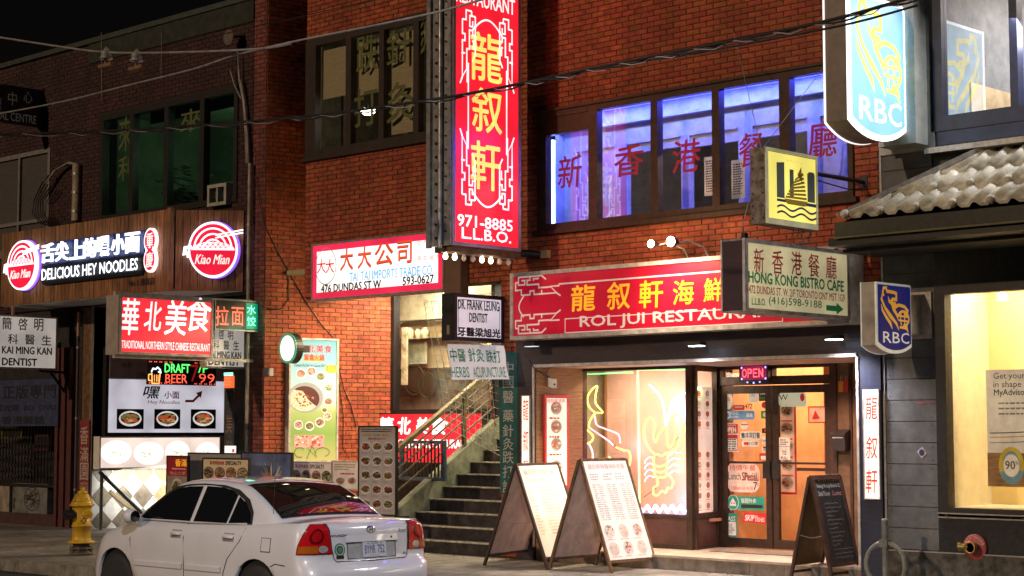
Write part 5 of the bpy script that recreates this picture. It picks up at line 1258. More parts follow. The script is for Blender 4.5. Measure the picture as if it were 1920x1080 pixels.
neon('fish_tube', [zc(150, 295), zc(120, 265), zc(110, 225), zc(130, 185), zc(158, 165), zc(150, 210), zc(152, 250), zc(185, 292), zc(150, 295), zc(122, 335), zc(118, 365)], NY)
neon('fish_tube', [zc(145, 300), zc(155, 350), zc(190, 368), zc(235, 385), zc(262, 400), zc(270, 440)], NPk); neon('fish_tube', [zc(120, 365), zc(150, 385), zc(215, 430), zc(235, 450)], NPk)
neon('fish_tube', [zc(118, 440), zc(135, 480), zc(140, 520), zc(170, 522), zc(200, 545)], NPk); neon('fish_tube', [zc(90, 360), zc(135, 400), zc(132, 430), zc(95, 455), zc(92, 540)], NY)
neon('fish_tube', [zc(250, 460), zc(290, 475), zc(312, 480), zc(318, 515), zc(310, 548), zc(275, 525), zc(240, 530), zc(215, 505)], NY)
for (a, b_) in ((zc(365, 700), zc(425, 655)), (zc(500, 455), zc(530, 410)), (zc(205, 430), zc(240, 465))):
    p = NW.P('tube_support', mat('dark_red_support', (.25, .05, .03), .5)); u = wp(*a); v = wp(*b_); p.tube([(u[0], .2, u[1]), (v[0], .2, v[1])], .005, 5); p.end()
lamp('neon_glow', 'POINT', (.75, YWN+.6, 1.5), 5, (1, .25, .35), size=.15)
lamp('neon_glow', 'POINT', (1.5, YWN+.6, 1.25), 4, (1, .25, .30), size=.15)
lamp('window_display_lamp', 'AREA', (1.3, YWN+.16, 2.48), 24, (1, .74, .56), (1.3, YWN+.75, .9), (1.7, .3))
lamp('neon_glow', 'AREA', (2.0, YWN+.22, 2.3), 6, (.70, 1, .35), (2.0, YWN+.3, .5), (.7, .1))
lamp('neon_glow', 'POINT', (1.55, YWN+.64, 2.0), 5, (.22, .45, 1), size=.1)
lamp('neon_glow', 'POINT', (1.7, YWN+.55, .80), 6.0, (.3, .45, 1), size=.1)
# angled side light with menu strip
a0 = Vector((xw1+.09, YWN, 0)); a1 = Vector((PY(1346, 900, YDR).x, YDR, 0)); an = math.atan2(a1.y-a0.y, a1.x-a0.x); LA = (a1-a0).length
AS = Thing('side_window', 'narrow angled window filled with food menu pages beside the doors', 'shop window', (a0.x, a0.y, FZ), an)
p = AS.P('frame', BRONZE); p.box(0, .07, -.03, .04, 0, zz(ZS)); p.box(LA-.08, LA, -.03, .04, 0, zz(ZS)); p.box(.07, LA-.08, -.03, .04, zz(.62), zz(.68)); p.box(.07, LA-.08, -.03, .04, zz(2.5), zz(ZS)); p.box(.07, LA-.08, -.02, .04, 0, .05); p.end()
p = AS.P('kick_panel', mat('maroon_brown_panel')); p.box(.07, LA-.08, -.005, .03, .05, zz(.618)); p.end()
p = AS.P('pane', GLASS); p.box(.07, LA-.08, .01, .014, zz(.68), zz(2.5)); p.end()
MS = Thing('menu_strip', 'long food menu pages taped inside the narrow angled window', 'menu', (a0.x, a0.y, FZ), an)
ML = mat('backlit_menu_sheet', (.85, .66, .56), .6, emit=(1, .72, .60), es=.62, sample=False)
p = MS.P('sheet', ML); p.box(.08, LA-.09, .03, .034, zz(.70), zz(2.30)); p.end()
rnd = random.Random(5)
RP = mat('red_menu_print', (.6, .08, .06), .5)
for r_ in range(12):
    if r_ in (6, 7): continue
    for c_ in range(2):
        u = .08+(LA-.17)*(.27+.46*c_); v = zz(.70)+1.58*(r_+.5)/12
        p = MS.P('dish_picture', rnd.choice(FOODL)); p.ell(u, v, .055, .04, .0285, 0, 8); p.use(rnd.choice(FOODL)); p.ell(u+.01, v, .03, .025, .028, 0, 6); p.use(RP); p.box(u-.06, u+.05, .0275, .028, v-.058, v-.052); p.end()
# doors
DW = Thing('door_frame', 'bronze double door frame with transom lights at the restaurant entrance', 'door frame', (0, YDR, FZ))
dx = lambda px_, y_=850: PY(px_, y_, YDR).x
xa, xm0, xm1, xb = dx(1350), dx(1446), dx(1449), dx(1556)
xe = dx(1603)
ztr = PY(1400, 722, YDR).z; ztr2 = PY(1400, 712, YDR).z
p = DW.P('frame', BRONZE); p.box(a1.x-.0, xa+.03, -.02, .09, 0, zz(ZS)); p.box(xa+.03, xb+.02, -.021, .088, zz(ztr), zz(ztr2)+.04); p.box(xa+.03, xb+.02, -.02, .09, zz(ZS)-.04, zz(ZS)); p.box(xb+.02, xb+.12, -.02, .09, 0, zz(ZS)); p.box(xm0-.03, xm0+.04, -.019, .087, zz(ztr2)+.04, zz(ZS)-.04); p.end()
p = DW.P('side_panel', mat('bronze_side_panel', (.12, .07, .035), .5, var=.2)); p.box(xb+.12, xe+.25, -.0, .06, 0, zz(ZS)); p.end()
p = DW.P('panel_mould', BRONZE); p.box(xb+.30, xb+.34, -.02, -.001, 0, zz(ZS)); p.end()
p = DW.P('transom_pane', GLASS); p.box(xa+.03, xb+.02, .03, .035, zz(ztr2)+.04, zz(ZS)-.04); p.end()
zd1 = zz(ztr)-.01
def door(x0, x1, label, hs):
    t = Thing('glass_door', label, 'door', (0, YDR, FZ), group='restaurant entrance doors')
    s_ = .085; zr = PY(1400, 867, YDR).z-FZ
    p = t.P('door_leaf', BRONZE); p.box(x0, x0+s_, 0, .05, 0.015, zd1); p.box(x1-s_, x1, 0, .05, .015, zd1); p.box(x0+s_, x1-s_, 0, .05, .015, .13); p.box(x0+s_, x1-s_, 0, .05, zd1-.1, zd1); p.box(x0+s_, x1-s_, .01, .04, zr-.015, zr+.012); p.end()
    p = t.P('pane', GLASS); p.box(x0+s_, x1-s_, .022, .028, .13, zr-.015); p.end()
    p = t.P('pane', GLASS); p.box(x0+s_, x1-s_, .022, .028, zr+.012, zd1-.1); p.end()
    xh = x1-.06 if hs > 0 else x0+.06
    p = t.P('push_plate', BLACKM); p.box(xh-.055, xh+.055, -.03, -.001, zr-.20, zr+.02); p.end()
    return t, zr
D1, zr = door(xa+.03, xm0, 'left glass door plastered with delivery and payment stickers', 1)
D2, _ = door(xm1, xb+.02, 'right glass door with a pull sign and a reflection of the menu board', -1)
def stk(T, name, mt, x0, yb, x1, yt, d=.0, shape='box'):
    r = T.rect(x0, yb, x1, yt, -.02+d); p = T.P(name, mt)
    if shape == 'box': p.box(r[0], r[2], .0185-d, .0205-d, r[1], r[3])
    elif shape == 'ell': p.ell((r[0]+r[2])/2, (r[1]+r[3])/2, (r[2]-r[0])/2, (r[3]-r[1])/2, .0185-d, .002, 20)
    elif shape == 'round':
        w_, h_ = r[2]-r[0], r[3]-r[1]; q = min(w_, h_)*.3; pts = []
        for cx, cz, a in ((r[2]-q, r[3]-q, 0), (r[0]+q, r[3]-q, 90), (r[0]+q, r[1]+q, 180), (r[2]-q, r[1]+q, 270)):
            pts += [(cx+q*math.cos(math.radians(a+k*30)), cz+q*math.sin(math.radians(a+k*30))) for k in range(4)]
        p.poly(pts, .0185-d, .002)
    p.T = T; p.d = d; return p
def stx(p, tx, x0, yb, x1, yt, mt, bold=.015, shear=0.):
    r = p.T.rect(x0, yb, x1, yt, -.02+p.d); p.use(mt); p.text(tx, r[0], r[2], r[1], r[3], .0165-p.d, bold=bold, shear=shear)
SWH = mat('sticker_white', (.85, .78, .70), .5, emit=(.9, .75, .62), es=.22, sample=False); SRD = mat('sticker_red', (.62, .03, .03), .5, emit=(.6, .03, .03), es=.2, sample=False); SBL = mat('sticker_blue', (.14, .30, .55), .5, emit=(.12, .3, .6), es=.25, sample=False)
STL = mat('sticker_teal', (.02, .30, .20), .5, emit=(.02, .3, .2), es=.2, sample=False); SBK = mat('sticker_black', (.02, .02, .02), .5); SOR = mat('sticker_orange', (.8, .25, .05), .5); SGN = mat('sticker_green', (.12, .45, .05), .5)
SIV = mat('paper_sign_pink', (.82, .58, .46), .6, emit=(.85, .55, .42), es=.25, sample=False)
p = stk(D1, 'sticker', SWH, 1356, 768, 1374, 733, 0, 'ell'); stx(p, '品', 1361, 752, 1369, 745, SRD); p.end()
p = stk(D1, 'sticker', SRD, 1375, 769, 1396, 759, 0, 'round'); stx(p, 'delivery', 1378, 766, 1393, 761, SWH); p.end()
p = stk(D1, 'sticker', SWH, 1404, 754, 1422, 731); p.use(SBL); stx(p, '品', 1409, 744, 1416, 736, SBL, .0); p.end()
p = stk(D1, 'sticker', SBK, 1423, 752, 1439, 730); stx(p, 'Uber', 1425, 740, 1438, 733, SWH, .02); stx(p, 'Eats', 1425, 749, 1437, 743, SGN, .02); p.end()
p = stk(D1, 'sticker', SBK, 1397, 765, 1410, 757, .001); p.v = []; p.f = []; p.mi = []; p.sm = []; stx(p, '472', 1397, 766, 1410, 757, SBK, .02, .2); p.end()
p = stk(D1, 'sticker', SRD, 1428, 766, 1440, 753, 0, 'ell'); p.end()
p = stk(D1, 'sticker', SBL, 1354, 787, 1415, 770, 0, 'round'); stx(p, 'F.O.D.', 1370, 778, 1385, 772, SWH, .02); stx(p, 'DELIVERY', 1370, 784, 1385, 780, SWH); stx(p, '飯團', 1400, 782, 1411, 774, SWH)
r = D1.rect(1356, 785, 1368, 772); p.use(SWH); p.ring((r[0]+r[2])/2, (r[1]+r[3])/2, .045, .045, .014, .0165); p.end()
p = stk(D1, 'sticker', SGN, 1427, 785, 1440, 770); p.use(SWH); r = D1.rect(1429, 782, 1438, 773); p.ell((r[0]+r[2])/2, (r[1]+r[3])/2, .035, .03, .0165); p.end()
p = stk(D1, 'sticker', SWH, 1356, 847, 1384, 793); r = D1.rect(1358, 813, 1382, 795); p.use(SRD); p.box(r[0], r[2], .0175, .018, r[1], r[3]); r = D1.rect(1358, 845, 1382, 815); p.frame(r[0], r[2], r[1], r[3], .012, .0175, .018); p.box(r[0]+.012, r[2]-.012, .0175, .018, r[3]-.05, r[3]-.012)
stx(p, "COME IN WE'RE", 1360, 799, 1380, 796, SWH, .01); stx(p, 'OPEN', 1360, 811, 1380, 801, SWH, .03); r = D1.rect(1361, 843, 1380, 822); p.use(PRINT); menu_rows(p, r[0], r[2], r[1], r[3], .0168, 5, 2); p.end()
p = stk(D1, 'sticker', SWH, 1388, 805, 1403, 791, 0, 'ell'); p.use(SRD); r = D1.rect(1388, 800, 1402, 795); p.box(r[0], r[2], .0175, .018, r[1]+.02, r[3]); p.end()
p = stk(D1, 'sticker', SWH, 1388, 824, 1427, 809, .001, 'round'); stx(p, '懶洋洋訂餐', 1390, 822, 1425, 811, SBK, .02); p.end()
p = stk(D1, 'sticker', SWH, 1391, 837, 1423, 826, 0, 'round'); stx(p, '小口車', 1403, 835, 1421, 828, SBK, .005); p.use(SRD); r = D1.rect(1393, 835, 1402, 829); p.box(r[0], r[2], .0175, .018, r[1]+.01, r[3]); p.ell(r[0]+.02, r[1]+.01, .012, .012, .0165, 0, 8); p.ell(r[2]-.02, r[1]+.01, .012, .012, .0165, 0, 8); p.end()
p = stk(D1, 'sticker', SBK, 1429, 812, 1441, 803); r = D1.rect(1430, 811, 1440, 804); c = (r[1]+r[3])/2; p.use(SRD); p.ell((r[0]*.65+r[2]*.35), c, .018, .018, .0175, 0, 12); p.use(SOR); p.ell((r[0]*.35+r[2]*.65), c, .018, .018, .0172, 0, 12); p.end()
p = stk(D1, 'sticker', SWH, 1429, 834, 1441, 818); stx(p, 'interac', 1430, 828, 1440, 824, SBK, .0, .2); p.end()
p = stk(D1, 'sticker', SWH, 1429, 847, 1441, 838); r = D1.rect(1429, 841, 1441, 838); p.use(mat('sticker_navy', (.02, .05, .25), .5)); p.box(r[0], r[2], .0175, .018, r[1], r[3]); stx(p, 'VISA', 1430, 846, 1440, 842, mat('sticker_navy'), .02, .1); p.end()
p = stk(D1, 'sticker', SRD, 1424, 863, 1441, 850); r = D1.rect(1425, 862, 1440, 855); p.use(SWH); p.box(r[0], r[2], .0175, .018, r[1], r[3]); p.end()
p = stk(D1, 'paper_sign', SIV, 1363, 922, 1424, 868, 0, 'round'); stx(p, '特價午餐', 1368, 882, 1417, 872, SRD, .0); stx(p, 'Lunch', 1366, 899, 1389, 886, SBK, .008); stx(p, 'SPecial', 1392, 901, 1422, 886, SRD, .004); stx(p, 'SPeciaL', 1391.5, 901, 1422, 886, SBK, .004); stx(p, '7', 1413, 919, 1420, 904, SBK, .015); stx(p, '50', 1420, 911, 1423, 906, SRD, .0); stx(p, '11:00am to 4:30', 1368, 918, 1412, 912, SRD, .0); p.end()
p = stk(D1, 'sticker', STL, 1383, 955, 1433, 932); p.end()
p = stk(D1, 'sticker', SWH, 1364, 956, 1385, 928, .002, 'ell'); r = D1.rect(1364, 956, 1385, 928, -.018); p.use(STL); p.ell((r[0]+r[2])/2, (r[1]+r[3])/2, .085, .092, .0160, 0, 24); p.use(SWH); cx, cz = (r[0]+r[2])/2, (r[1]+r[3])/2
p.poly([(cx-.055, cz-.045), (cx+.055, cz-.045), (cx+.045, cz+.0), (cx, cz+.06), (cx-.045, cz)], .0150); p.use(SBK); p.ell(cx-.02, cz-.01, .009, .009, .0142, 0, 8); p.ell(cx+.02, cz-.01, .009, .009, .0142, 0, 8); p.end()
p = stk(D1, 'sticker_print', SWH, 1390, 945, 1420, 935, .002); p.v = []; p.f = []; p.mi = []; p.sm = []; stx(p, '饭团外卖', 1390, 943, 1418, 935, SWH, .01); r = D1.rect(1390, 952, 1430, 947, -.018); p.use(SBK); p.box(r[0], r[2], .0155, .0162, r[1], r[3]); p.end()
p = D1.P('sticker', SRD); a = D1.px(1391, 978, -.02), D1.px(1436, 983, -.02), D1.px(1439, 963, -.02), D1.px(1395, 960, -.02); p.poly(list(a), .0185, .002); p.T = D1; p.d = 0; stx(p, 'SKIP', 1397, 976, 1415, 966, SWH, .03, .2); stx(p, 'THE', 1416, 970, 1421, 967, SWH, .01); stx(p, 'DISHES', 1416, 978, 1434, 971, SWH, .01, .2); p.end()
p = stk(D1, 'sticker', STL, 1357, 1006, 1382, 963); r = D1.rect(1360, 1003, 1380, 979, -.02); p.use(SWH); p.box(r[0], r[2], .0175, .018, r[1], r[3]); stx(p, 'PASS', 1361, 977, 1379, 968, SWH, .02); p.use(PRINT); menu_rows(p, r[0]+.01, r[2]-.01, r[1]+.02, r[3]-.02, .0168, 8, 1, .9); p.end()
p = stk(D2, 'sticker', SWH, 1461, 862, 1481, 838); stx(p, '拉', 1467, 853, 1475, 844, SBK, .005); stx(p, 'PULL', 1465, 861, 1478, 856, SBK, .01); p.end()
p = stk(D2, 'sticker', SWH, 1461, 837, 1481, 820, .001); r = D2.rect(1463, 835, 1479, 823, -.02); p.use(PRINT); menu_rows(p, r[0], r[2], r[1], r[3], .0168, 3); p.end()
p = stk(D2, 'sticker', mat('cream_drip_sticker', (.75, .78, .6), .5, emit=(.8, .85, .6), es=.3, sample=False), 1460, 763, 1512, 736, 0, 'round'); p.use(SRD); r = D2.rect(1500, 752, 1509, 738, -.02); p.ell((r[0]+r[2])/2, (r[1]+r[3])/2, .035, .05, .0175, 0, 14)
p.use(SBK); r = D2.rect(1462, 749, 1482, 740, -.02); p.line([(r[0], r[3]), (r[0]+.03, r[1]), (r[0]+.06, r[3]), (r[0]+.09, r[1]), (r[0]+.12, r[3])], .012, .0174); p.end()
# interior poster strips, seen through the right door
RS = Thing('poster', 'long red bordered food poster hanging inside behind the right door', 'poster', (0, YDR+.55, 0)); r = RS.rect(1462, 922, 1490, 752)
p = RS.P('sheet', mat('poster_peach', (.85, .6, .42), .6, emit=(.9, .6, .4), es=.2, sample=False)); p.box(r[0], r[2], 0, .004, r[1], r[3]); p.use(SRD); p.frame(r[0]-.02, r[2]+.02, r[1]-.03, r[3]+.03, .03, -.004, -.001); p.end()
rnd = random.Random(77)
for i in range(5):
    v = r[1]+(r[3]-r[1])*(i+.5)/5; pic(RS, (r[0]+r[2])/2, v, .10, .085, -.004, FOOD[:3], PLT, rnd, 16); p = RS.P('print', SRD); p.box(r[0]+.04, r[2]-.04, -.004, -.003, v-.15, v-.13); p.end()
IP = Thing('poster', 'small red bordered poster on the inner wall behind the right door', 'poster', (0, YDR+.9, 0)); r = IP.rect(1517, 792, 1547, 763); p = IP.P('sheet', SIV); p.box(r[0], r[2], 0, .004, r[1], r[3]); p.use(SRD); p.frame(r[0]-.01, r[2]+.01, r[1]-.01, r[3]+.01, .015, -.003, -.001); p.poly([(r[0]+.05, r[1]+.04), (r[2]-.08, r[1]+.05), (r[0]+.1, r[3]-.04)], -.004); p.end()
# interior shell
p = B.P('restaurant_wall', WARM); p.box(.1, 6.0, 5.2, 5.3, 0, 3.0); p.box(6.0, 6.1, 1.75, 5.2, 0, 3.0); p.box(.1, .2, 1.76, 5.2, 0, 3.0); p.box(xw1+.02, xw1+.08, 1.80, 3.9, 0, 3.0); p.end()
p = B.P('restaurant_ceiling', WARM); p.box(.1, 6.1, 1.74, 5.3, 2.9, 3.0); p.end()
p = B.P('restaurant_floor', mat('interior_floor', (.25, .12, .06), .4)); p.box(.1, 6.1, 1.71, 5.3, .05, .2); p.end()
p = B.P('inner_door_frame', BRONZE); p.box(3.42, 3.52, 2.7, 2.8, .2, 2.6); p.box(4.25, 4.35, 2.7, 2.8, .2, 2.6); p.box(3.42, 4.35, 2.69, 2.81, 2.35, 2.45); p.box(2.2, 4.6, 2.71, 2.79, 1.2, 1.24); p.end()
p = B.P('inner_partition', WARM); p.box(3.55, 4.22, 2.9, 2.95, .2, 2.35); p.end()
CHR = mat('chair_wood', (.12, .05, .02), .5)
for k, (x, y) in enumerate(((2.75, 3.3), (3.15, 3.8), (2.6, 4.3))):
    t = Thing('dining_chair', ('wooden chair just inside the left door', 'wooden chair in the middle of the dining room', 'wooden chair at the back of the dining room')[k], 'chair', (x, y, .2))
    p = t.P('seat', CHR); p.box(-.2, .2, -.2, .2, .42, .46); p.end()
    for sx in (-.18, .18):
        for sy in (-.18, .18): p = t.P('leg', CHR); p.box(sx-.02, sx+.02, sy-.02, sy+.02, 0, .42 if sy < 0 else .9); p.end()
    p = t.P('backrest', CHR); p.box(-.16, .16, .165, .185, .6, .88); p.end()
lamp('restaurant_lamp', 'AREA', (3.4, 3.2, 2.85), 150, (1, .70, .42), (3.4, 3.2, 0), (2.2, 2.2))
for k, x in enumerate((3.0, 4.0)):
    pass
# soffit downlights
DL = mat('downlight_lit', (1, .9, .7), .3, emit=(1, .85, .6), es=16); DLo = mat('downlight_off', (.3, .28, .25), .4)
for i, (x, y, on) in enumerate(((1110, 684, 1), (1199, 683, 0), (1283, 680, 0), (1420, 676, 0))):
    l = onplane(x, y, (0, 0, ZS), UZ); t = Thing('downlight', ('lit recessed downlight above the neon fish', 'unlit recessed downlight above the window centre', 'unlit recessed downlight above the lobster', 'unlit recessed downlight above the left door')[i], 'ceiling light', l, group='recessed lights in the entrance soffit')
    p = t.P('trim_ring', ALUW); p.lathe([(.065, -.012), (.085, -.008), (.09, 0)], n=18); p.end(); p = t.P('lens', DL if on else DLo); p.lathe([(.001, -.006), (.06, -.006)], n=18); p.end()
    if on: lamp('downlight_beam', 'SPOT', l+Vector((0, 0, -.03)), 260, (1, .78, .50), l+Vector((0, 0, -2)), .05, 110, .8)
lamp('downlight_beam', 'SPOT', (4.2, .8, ZS-.05), 300, (1, .56, .44), (4.2, .8, 0), .1, 140, .9)
# OPEN sign
OS = Thing('led_sign', 'glowing red OPEN sign ringed with blue dots above the doors', 'sign', (0, YDR-.10, 0)); r = OS.rect(1387, 716, 1440, 683)
p = OS.P('case', mat('black_led_board')); p.box(r[0], r[2], 0, .05, r[1], r[3]); p.use(BLACKM); p.frame(r[0], r[2], r[1], r[3], .02, -.01, -.001); p.end()
p = OS.P('panel', mat('maroon_led_glow', (.15, .01, .04), .4, emit=(.26, .008, .06), es=.9)); p.box(r[0]+.02, r[2]-.02, -.002, -.001, r[1]+.02, r[3]-.02); p.end()
LRB = mat('bright_red_leds', (1, .1, .1), .4, emit=(1, .10, .12), es=3.2, sample=False); LBB = mat('bright_blue_leds', (.2, .2, 1), .4, emit=(.22, .25, 1), es=4, sample=False)
u = OS.rect(1392, 707, 1433, 692); p = OS.P('lettering', LRB)
cw = (u[2]-u[0])/4
def dots(pl, n): 
    o = []
    for a, b_ in zip(pl, pl[1:]):
        for i in range(n): o.append((a[0]+(b_[0]-a[0])*i/n, a[1]+(b_[1]-a[1])*i/n))
    return o+[pl[-1]]
GL = {'O': [(.5+.42*math.cos(k*.52), .5+.5*math.sin(k*.52)) for k in range(12)], 'P': dots([(0.1, 0), (.1, 1), (.7, 1), (.85, .75), (.7, .5), (.1, .5)], 4), 'E': dots([(.85, 0), (.1, 0), (.1, 1), (.85, 1)], 4)+dots([(.1, .5), (.7, .5)], 3), 'N': dots([(.1, 0), (.1, 1), (.85, 0), (.85, 1)], 6)}
for i, ch in enumerate('OPEN'):
    for a, b_ in GL[ch]: p.ell(u[0]+cw*(i+a*.86), u[1]+(u[3]-u[1])*b_, .009, .009, -.006, 0, 6)
p.end()
p = OS.P('blue_dots', LBB)
for a in (35, 60, 90, 120, 145, 215, 245, 270, 295, 325): cx, cz = (r[0]+r[2])/2, (r[1]+r[3])/2; p.ell(cx+.23*math.cos(math.radians(a)), cz+.125*math.sin(math.radians(a)), .014, .014, -.006, 0, 8)
p.end()
lamp('open_sign_glow', 'POINT', OS.loc+Vector(((r[0]+r[2])/2, -.12, r[3]+.02)), 1.0, (1, .2, .6), size=.05)
# lit menu poster on the recess side wall, wires and small box
MP = Thing('menu_light_box', 'lit red framed food poster on the striped side wall of the entrance', 'light box', (.445, 0, 0), math.pi/2)
x0, _ = MP.px(1021, 830, .03); x1, _ = MP.px(1066, 830, .03); z0 = MP.px(1043, 916, .03)[1]; z1 = MP.px(1043, 741, .03)[1]
p = MP.P('poster', mat('lit_pink_cream', (.9, .75, .62), .5, emit=(1, .80, .66), es=.75)); p.box(x0+.03, x1-.03, -.032, -.0, z0+.04, z1-.04); p.end()
p = MP.P('frame', mat('red_poster_frame', (.55, .03, .03), .4, emit=(.5, .03, .03), es=.25, sample=False)); p.frame(x0, x1, z0, z1, .035, -.04, .0); p.end()
rnd = random.Random(13)
for i, vv in enumerate((765, 800, 833, 875)):
    u, v = MP.px(1043, vv, .035); pic(MP, u, v, .11, .09, -.036, FOODL[:3], PLT, rnd, 16); p = MP.P('print', RP); menu_rows(p, x0+.08, x1-.08, v-.16, v-.11, -.036, 1, 1, .9); p.end()
line_text(MP, '龍叙軒酒家', (1026, 755), (1060, 755), .05, REDT, .0, .036)
t = Thing('wall_camera', 'small white box camera wired to the entrance side wall', 'camera', (.445, 0, 0), math.pi/2); u, v = t.px(1035, 718, .05)
p = t.P('housing', WHITE); p.hexa([(u-.05, -.1, v-.07), (u+.04, -.1, v-.07), (u+.04, -.02, v-.05), (u-.05, -.02, v-.05), (u-.05, -.1, v+.05), (u+.04, -.1, v+.05), (u+.04, -.02, v+.07), (u-.05, -.02, v+.07)]); p.end()
p = t.P('lens', BLACKM); p.box(u-.025, u+.01, -.105, -.101, v-.03, v-.01); p.end(); p = t.P('cable', CABLE); p.tube([(u, -.03, v+.06), (u-.1, -.02, v+.12), (u-.02, -.02, v+.2), (u+.15, -.02, v+.24)], .006, 5); p.tube([(u-.02, -.03, v+.06), (u-.3, -.02, v+.18), (u-.42, -.03, v+.3)], .006, 5); p.end()
# mailbox and little hanging charms by the door
t = Thing('mailbox', 'black wall mailbox on the bronze panel right of the doors', 'mailbox', (0, YDR-.0, 0)); r = t.rect(1570, 845, 1595, 805)
p = t.P('box', BLACKM); p.box(r[0], r[2], -.13, -.02, r[1], r[3]-.06); p.end(); p = t.P('lid', BLACKM); p.hexa([(r[0]-.01, -.15, r[3]-.08), (r[2]+.01, -.15, r[3]-.08), (r[2]+.01, -.02, r[3]-.055), (r[0]-.01, -.02, r[3]-.055), (r[0]-.01, -.15, r[3]-.05), (r[2]+.01, -.15, r[3]-.05), (r[2]+.01, -.02, r[3]), (r[0]-.01, -.02, r[3])]); p.end()
p = t.P('letter_slot', ALU); p.box(r[0]+.02, r[2]-.02, -.137, -.131, r[3]-.11, r[3]-.09); p.end()
t = Thing('incense_holder', 'small orange and red incense holder pinned beside the doors', 'incense holder', (0, YDR-.03, 0)); r = t.rect(1574, 735, 1582, 715); p = t.P('paper_cup', mat('orange_card', (.75, .32, .04), .6)); p.box(r[0], r[2], -.02, .0, r[1], r[3]); p.end(); r = t.rect(1584, 733, 1592, 713); p = t.P('red_charm', mat('red_card', (.5, .04, .03), .6)); p.ell((r[0]+r[2])/2, (r[1]+r[3])/2, .035, .08, -.02, .02, 14); p.end()
p = t.P('stick', ALUW)
for k in (1577, 1580, 1586, 1590): u, v = t.px(k, 715); p.tube([(u, -.01, v), (u, -.01, v+.07)], .003, 4)
p.end()
# floor mat
dm = Thing('door_mat', 'ribbed grey floor mat on the tiled step in front of the doors', 'mat', (3.35, 1.15, FZ))
p = dm.P('mat_base', mat('mat_grey', (.12, .10, .08), .8)); p.box(-.75, .75, -.28, .38, .001, .008); p.end()
p = dm.P('ribs', mat('mat_rib', (.36, .30, .22), .7)); 
for i in range(46): x = -.73+i*.0322; p.box(x, x+.014, -.26, .36, .0082, .013)
o = p.end(); o['kind'] = 'stuff'
# ================================================================== STAIR
SR = Thing('outdoor_stair', 'dark concrete stair with worn pale edges rising beside the green board', 'stair')
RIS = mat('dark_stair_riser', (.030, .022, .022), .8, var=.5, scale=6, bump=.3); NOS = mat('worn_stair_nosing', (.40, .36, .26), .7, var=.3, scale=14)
xs0, xs1 = -2.48, -.2
for k in range(15):
    y = .28*k; z = .05+.175*(k+1)
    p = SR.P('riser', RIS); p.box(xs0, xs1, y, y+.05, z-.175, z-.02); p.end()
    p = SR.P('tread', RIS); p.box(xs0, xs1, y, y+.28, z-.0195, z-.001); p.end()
    p = SR.P('worn_nosing', NOS); p.box(xs0, xs1, y-.015, y+.022, z-.018, z); p.end()
p = SR.P('stringer_wall', mat('green_grey_render', (.22, .22, .15), .85, var=.25, scale=5, bump=.5))
sy = lambda y: .62*(y+.05)+.55
p.add([(xs0-.15, -.18, .03), (xs0-.002, -.18, .03), (xs0-.002, 4.2, .03), (xs0-.15, 4.2, .03), (xs0-.15, -.18, sy(-.15)-.14), (xs0-.002, -.18, sy(-.15)-.14), (xs0-.002, 4.2, sy(4.2)), (xs0-.15, 4.2, sy(4.2))], [(0,3,2,1),(4,5,6,7),(0,1,5,4),(1,2,6,5),(2,3,7,6),(3,0,4,7)]); p.end()
p = SR.P('side_wall', mat('stair_side_plaster', (.48, .44, .28), .85, var=.15, scale=3, bump=.3)); p.box(xs1+.002, xs1+.2, .33, 4.4, .05, 4.15); p.box(-2.63, xs1, 4.2, 4.35, 0, 4.15); p.end()
HR = Thing('stair_railing', 'old bronze railing with thick sloping top rail beside the stair', 'railing', (xs0-.07, 0, 0), math.pi/2)
RL = mat('old_bronze_rail', (.17, .14, .075), .5, metal=.5, var=.3)
ry = lambda y, o: .62*(y+.05)+.55+o
p = HR.P('top_rail', RL); p.beam((.1, 0, ry(.1, .72)), (3.6, 0, ry(3.6, .72)), .09, .06); p.end()
for o in (.12, .30, .44, .58): p = HR.P('lower_rail', RL); p.beam((.1, 0, ry(.1, o)), (3.6, 0, ry(3.6, o)), .022, .022); p.end()
for y in (.12, 1.6, 3.0): p = HR.P('post', RL); p.box(y-.03, y+.03, -.03, .03, ry(y, -.05), ry(y, .74)); p.end()
# basement railing in front of the display window
BR = Thing('basement_railing', 'low dark railing along the sunken area left of the stair', 'railing', (0, .12, 0))
p = BR.P('top_rail', RL); a = BR.px(735, 795); b_ = BR.px(840, 771); p.beam((a[0], 0, 1.32), (-2.62, 0, 1.32), .035); p.end()
for k in range(9): x = a[0]+(-2.62-a[0])*k/8; p = BR.P('post', BLACKM); p.box(x-.012, x+.012, -.012, .012, .05, 1.3); p.end()
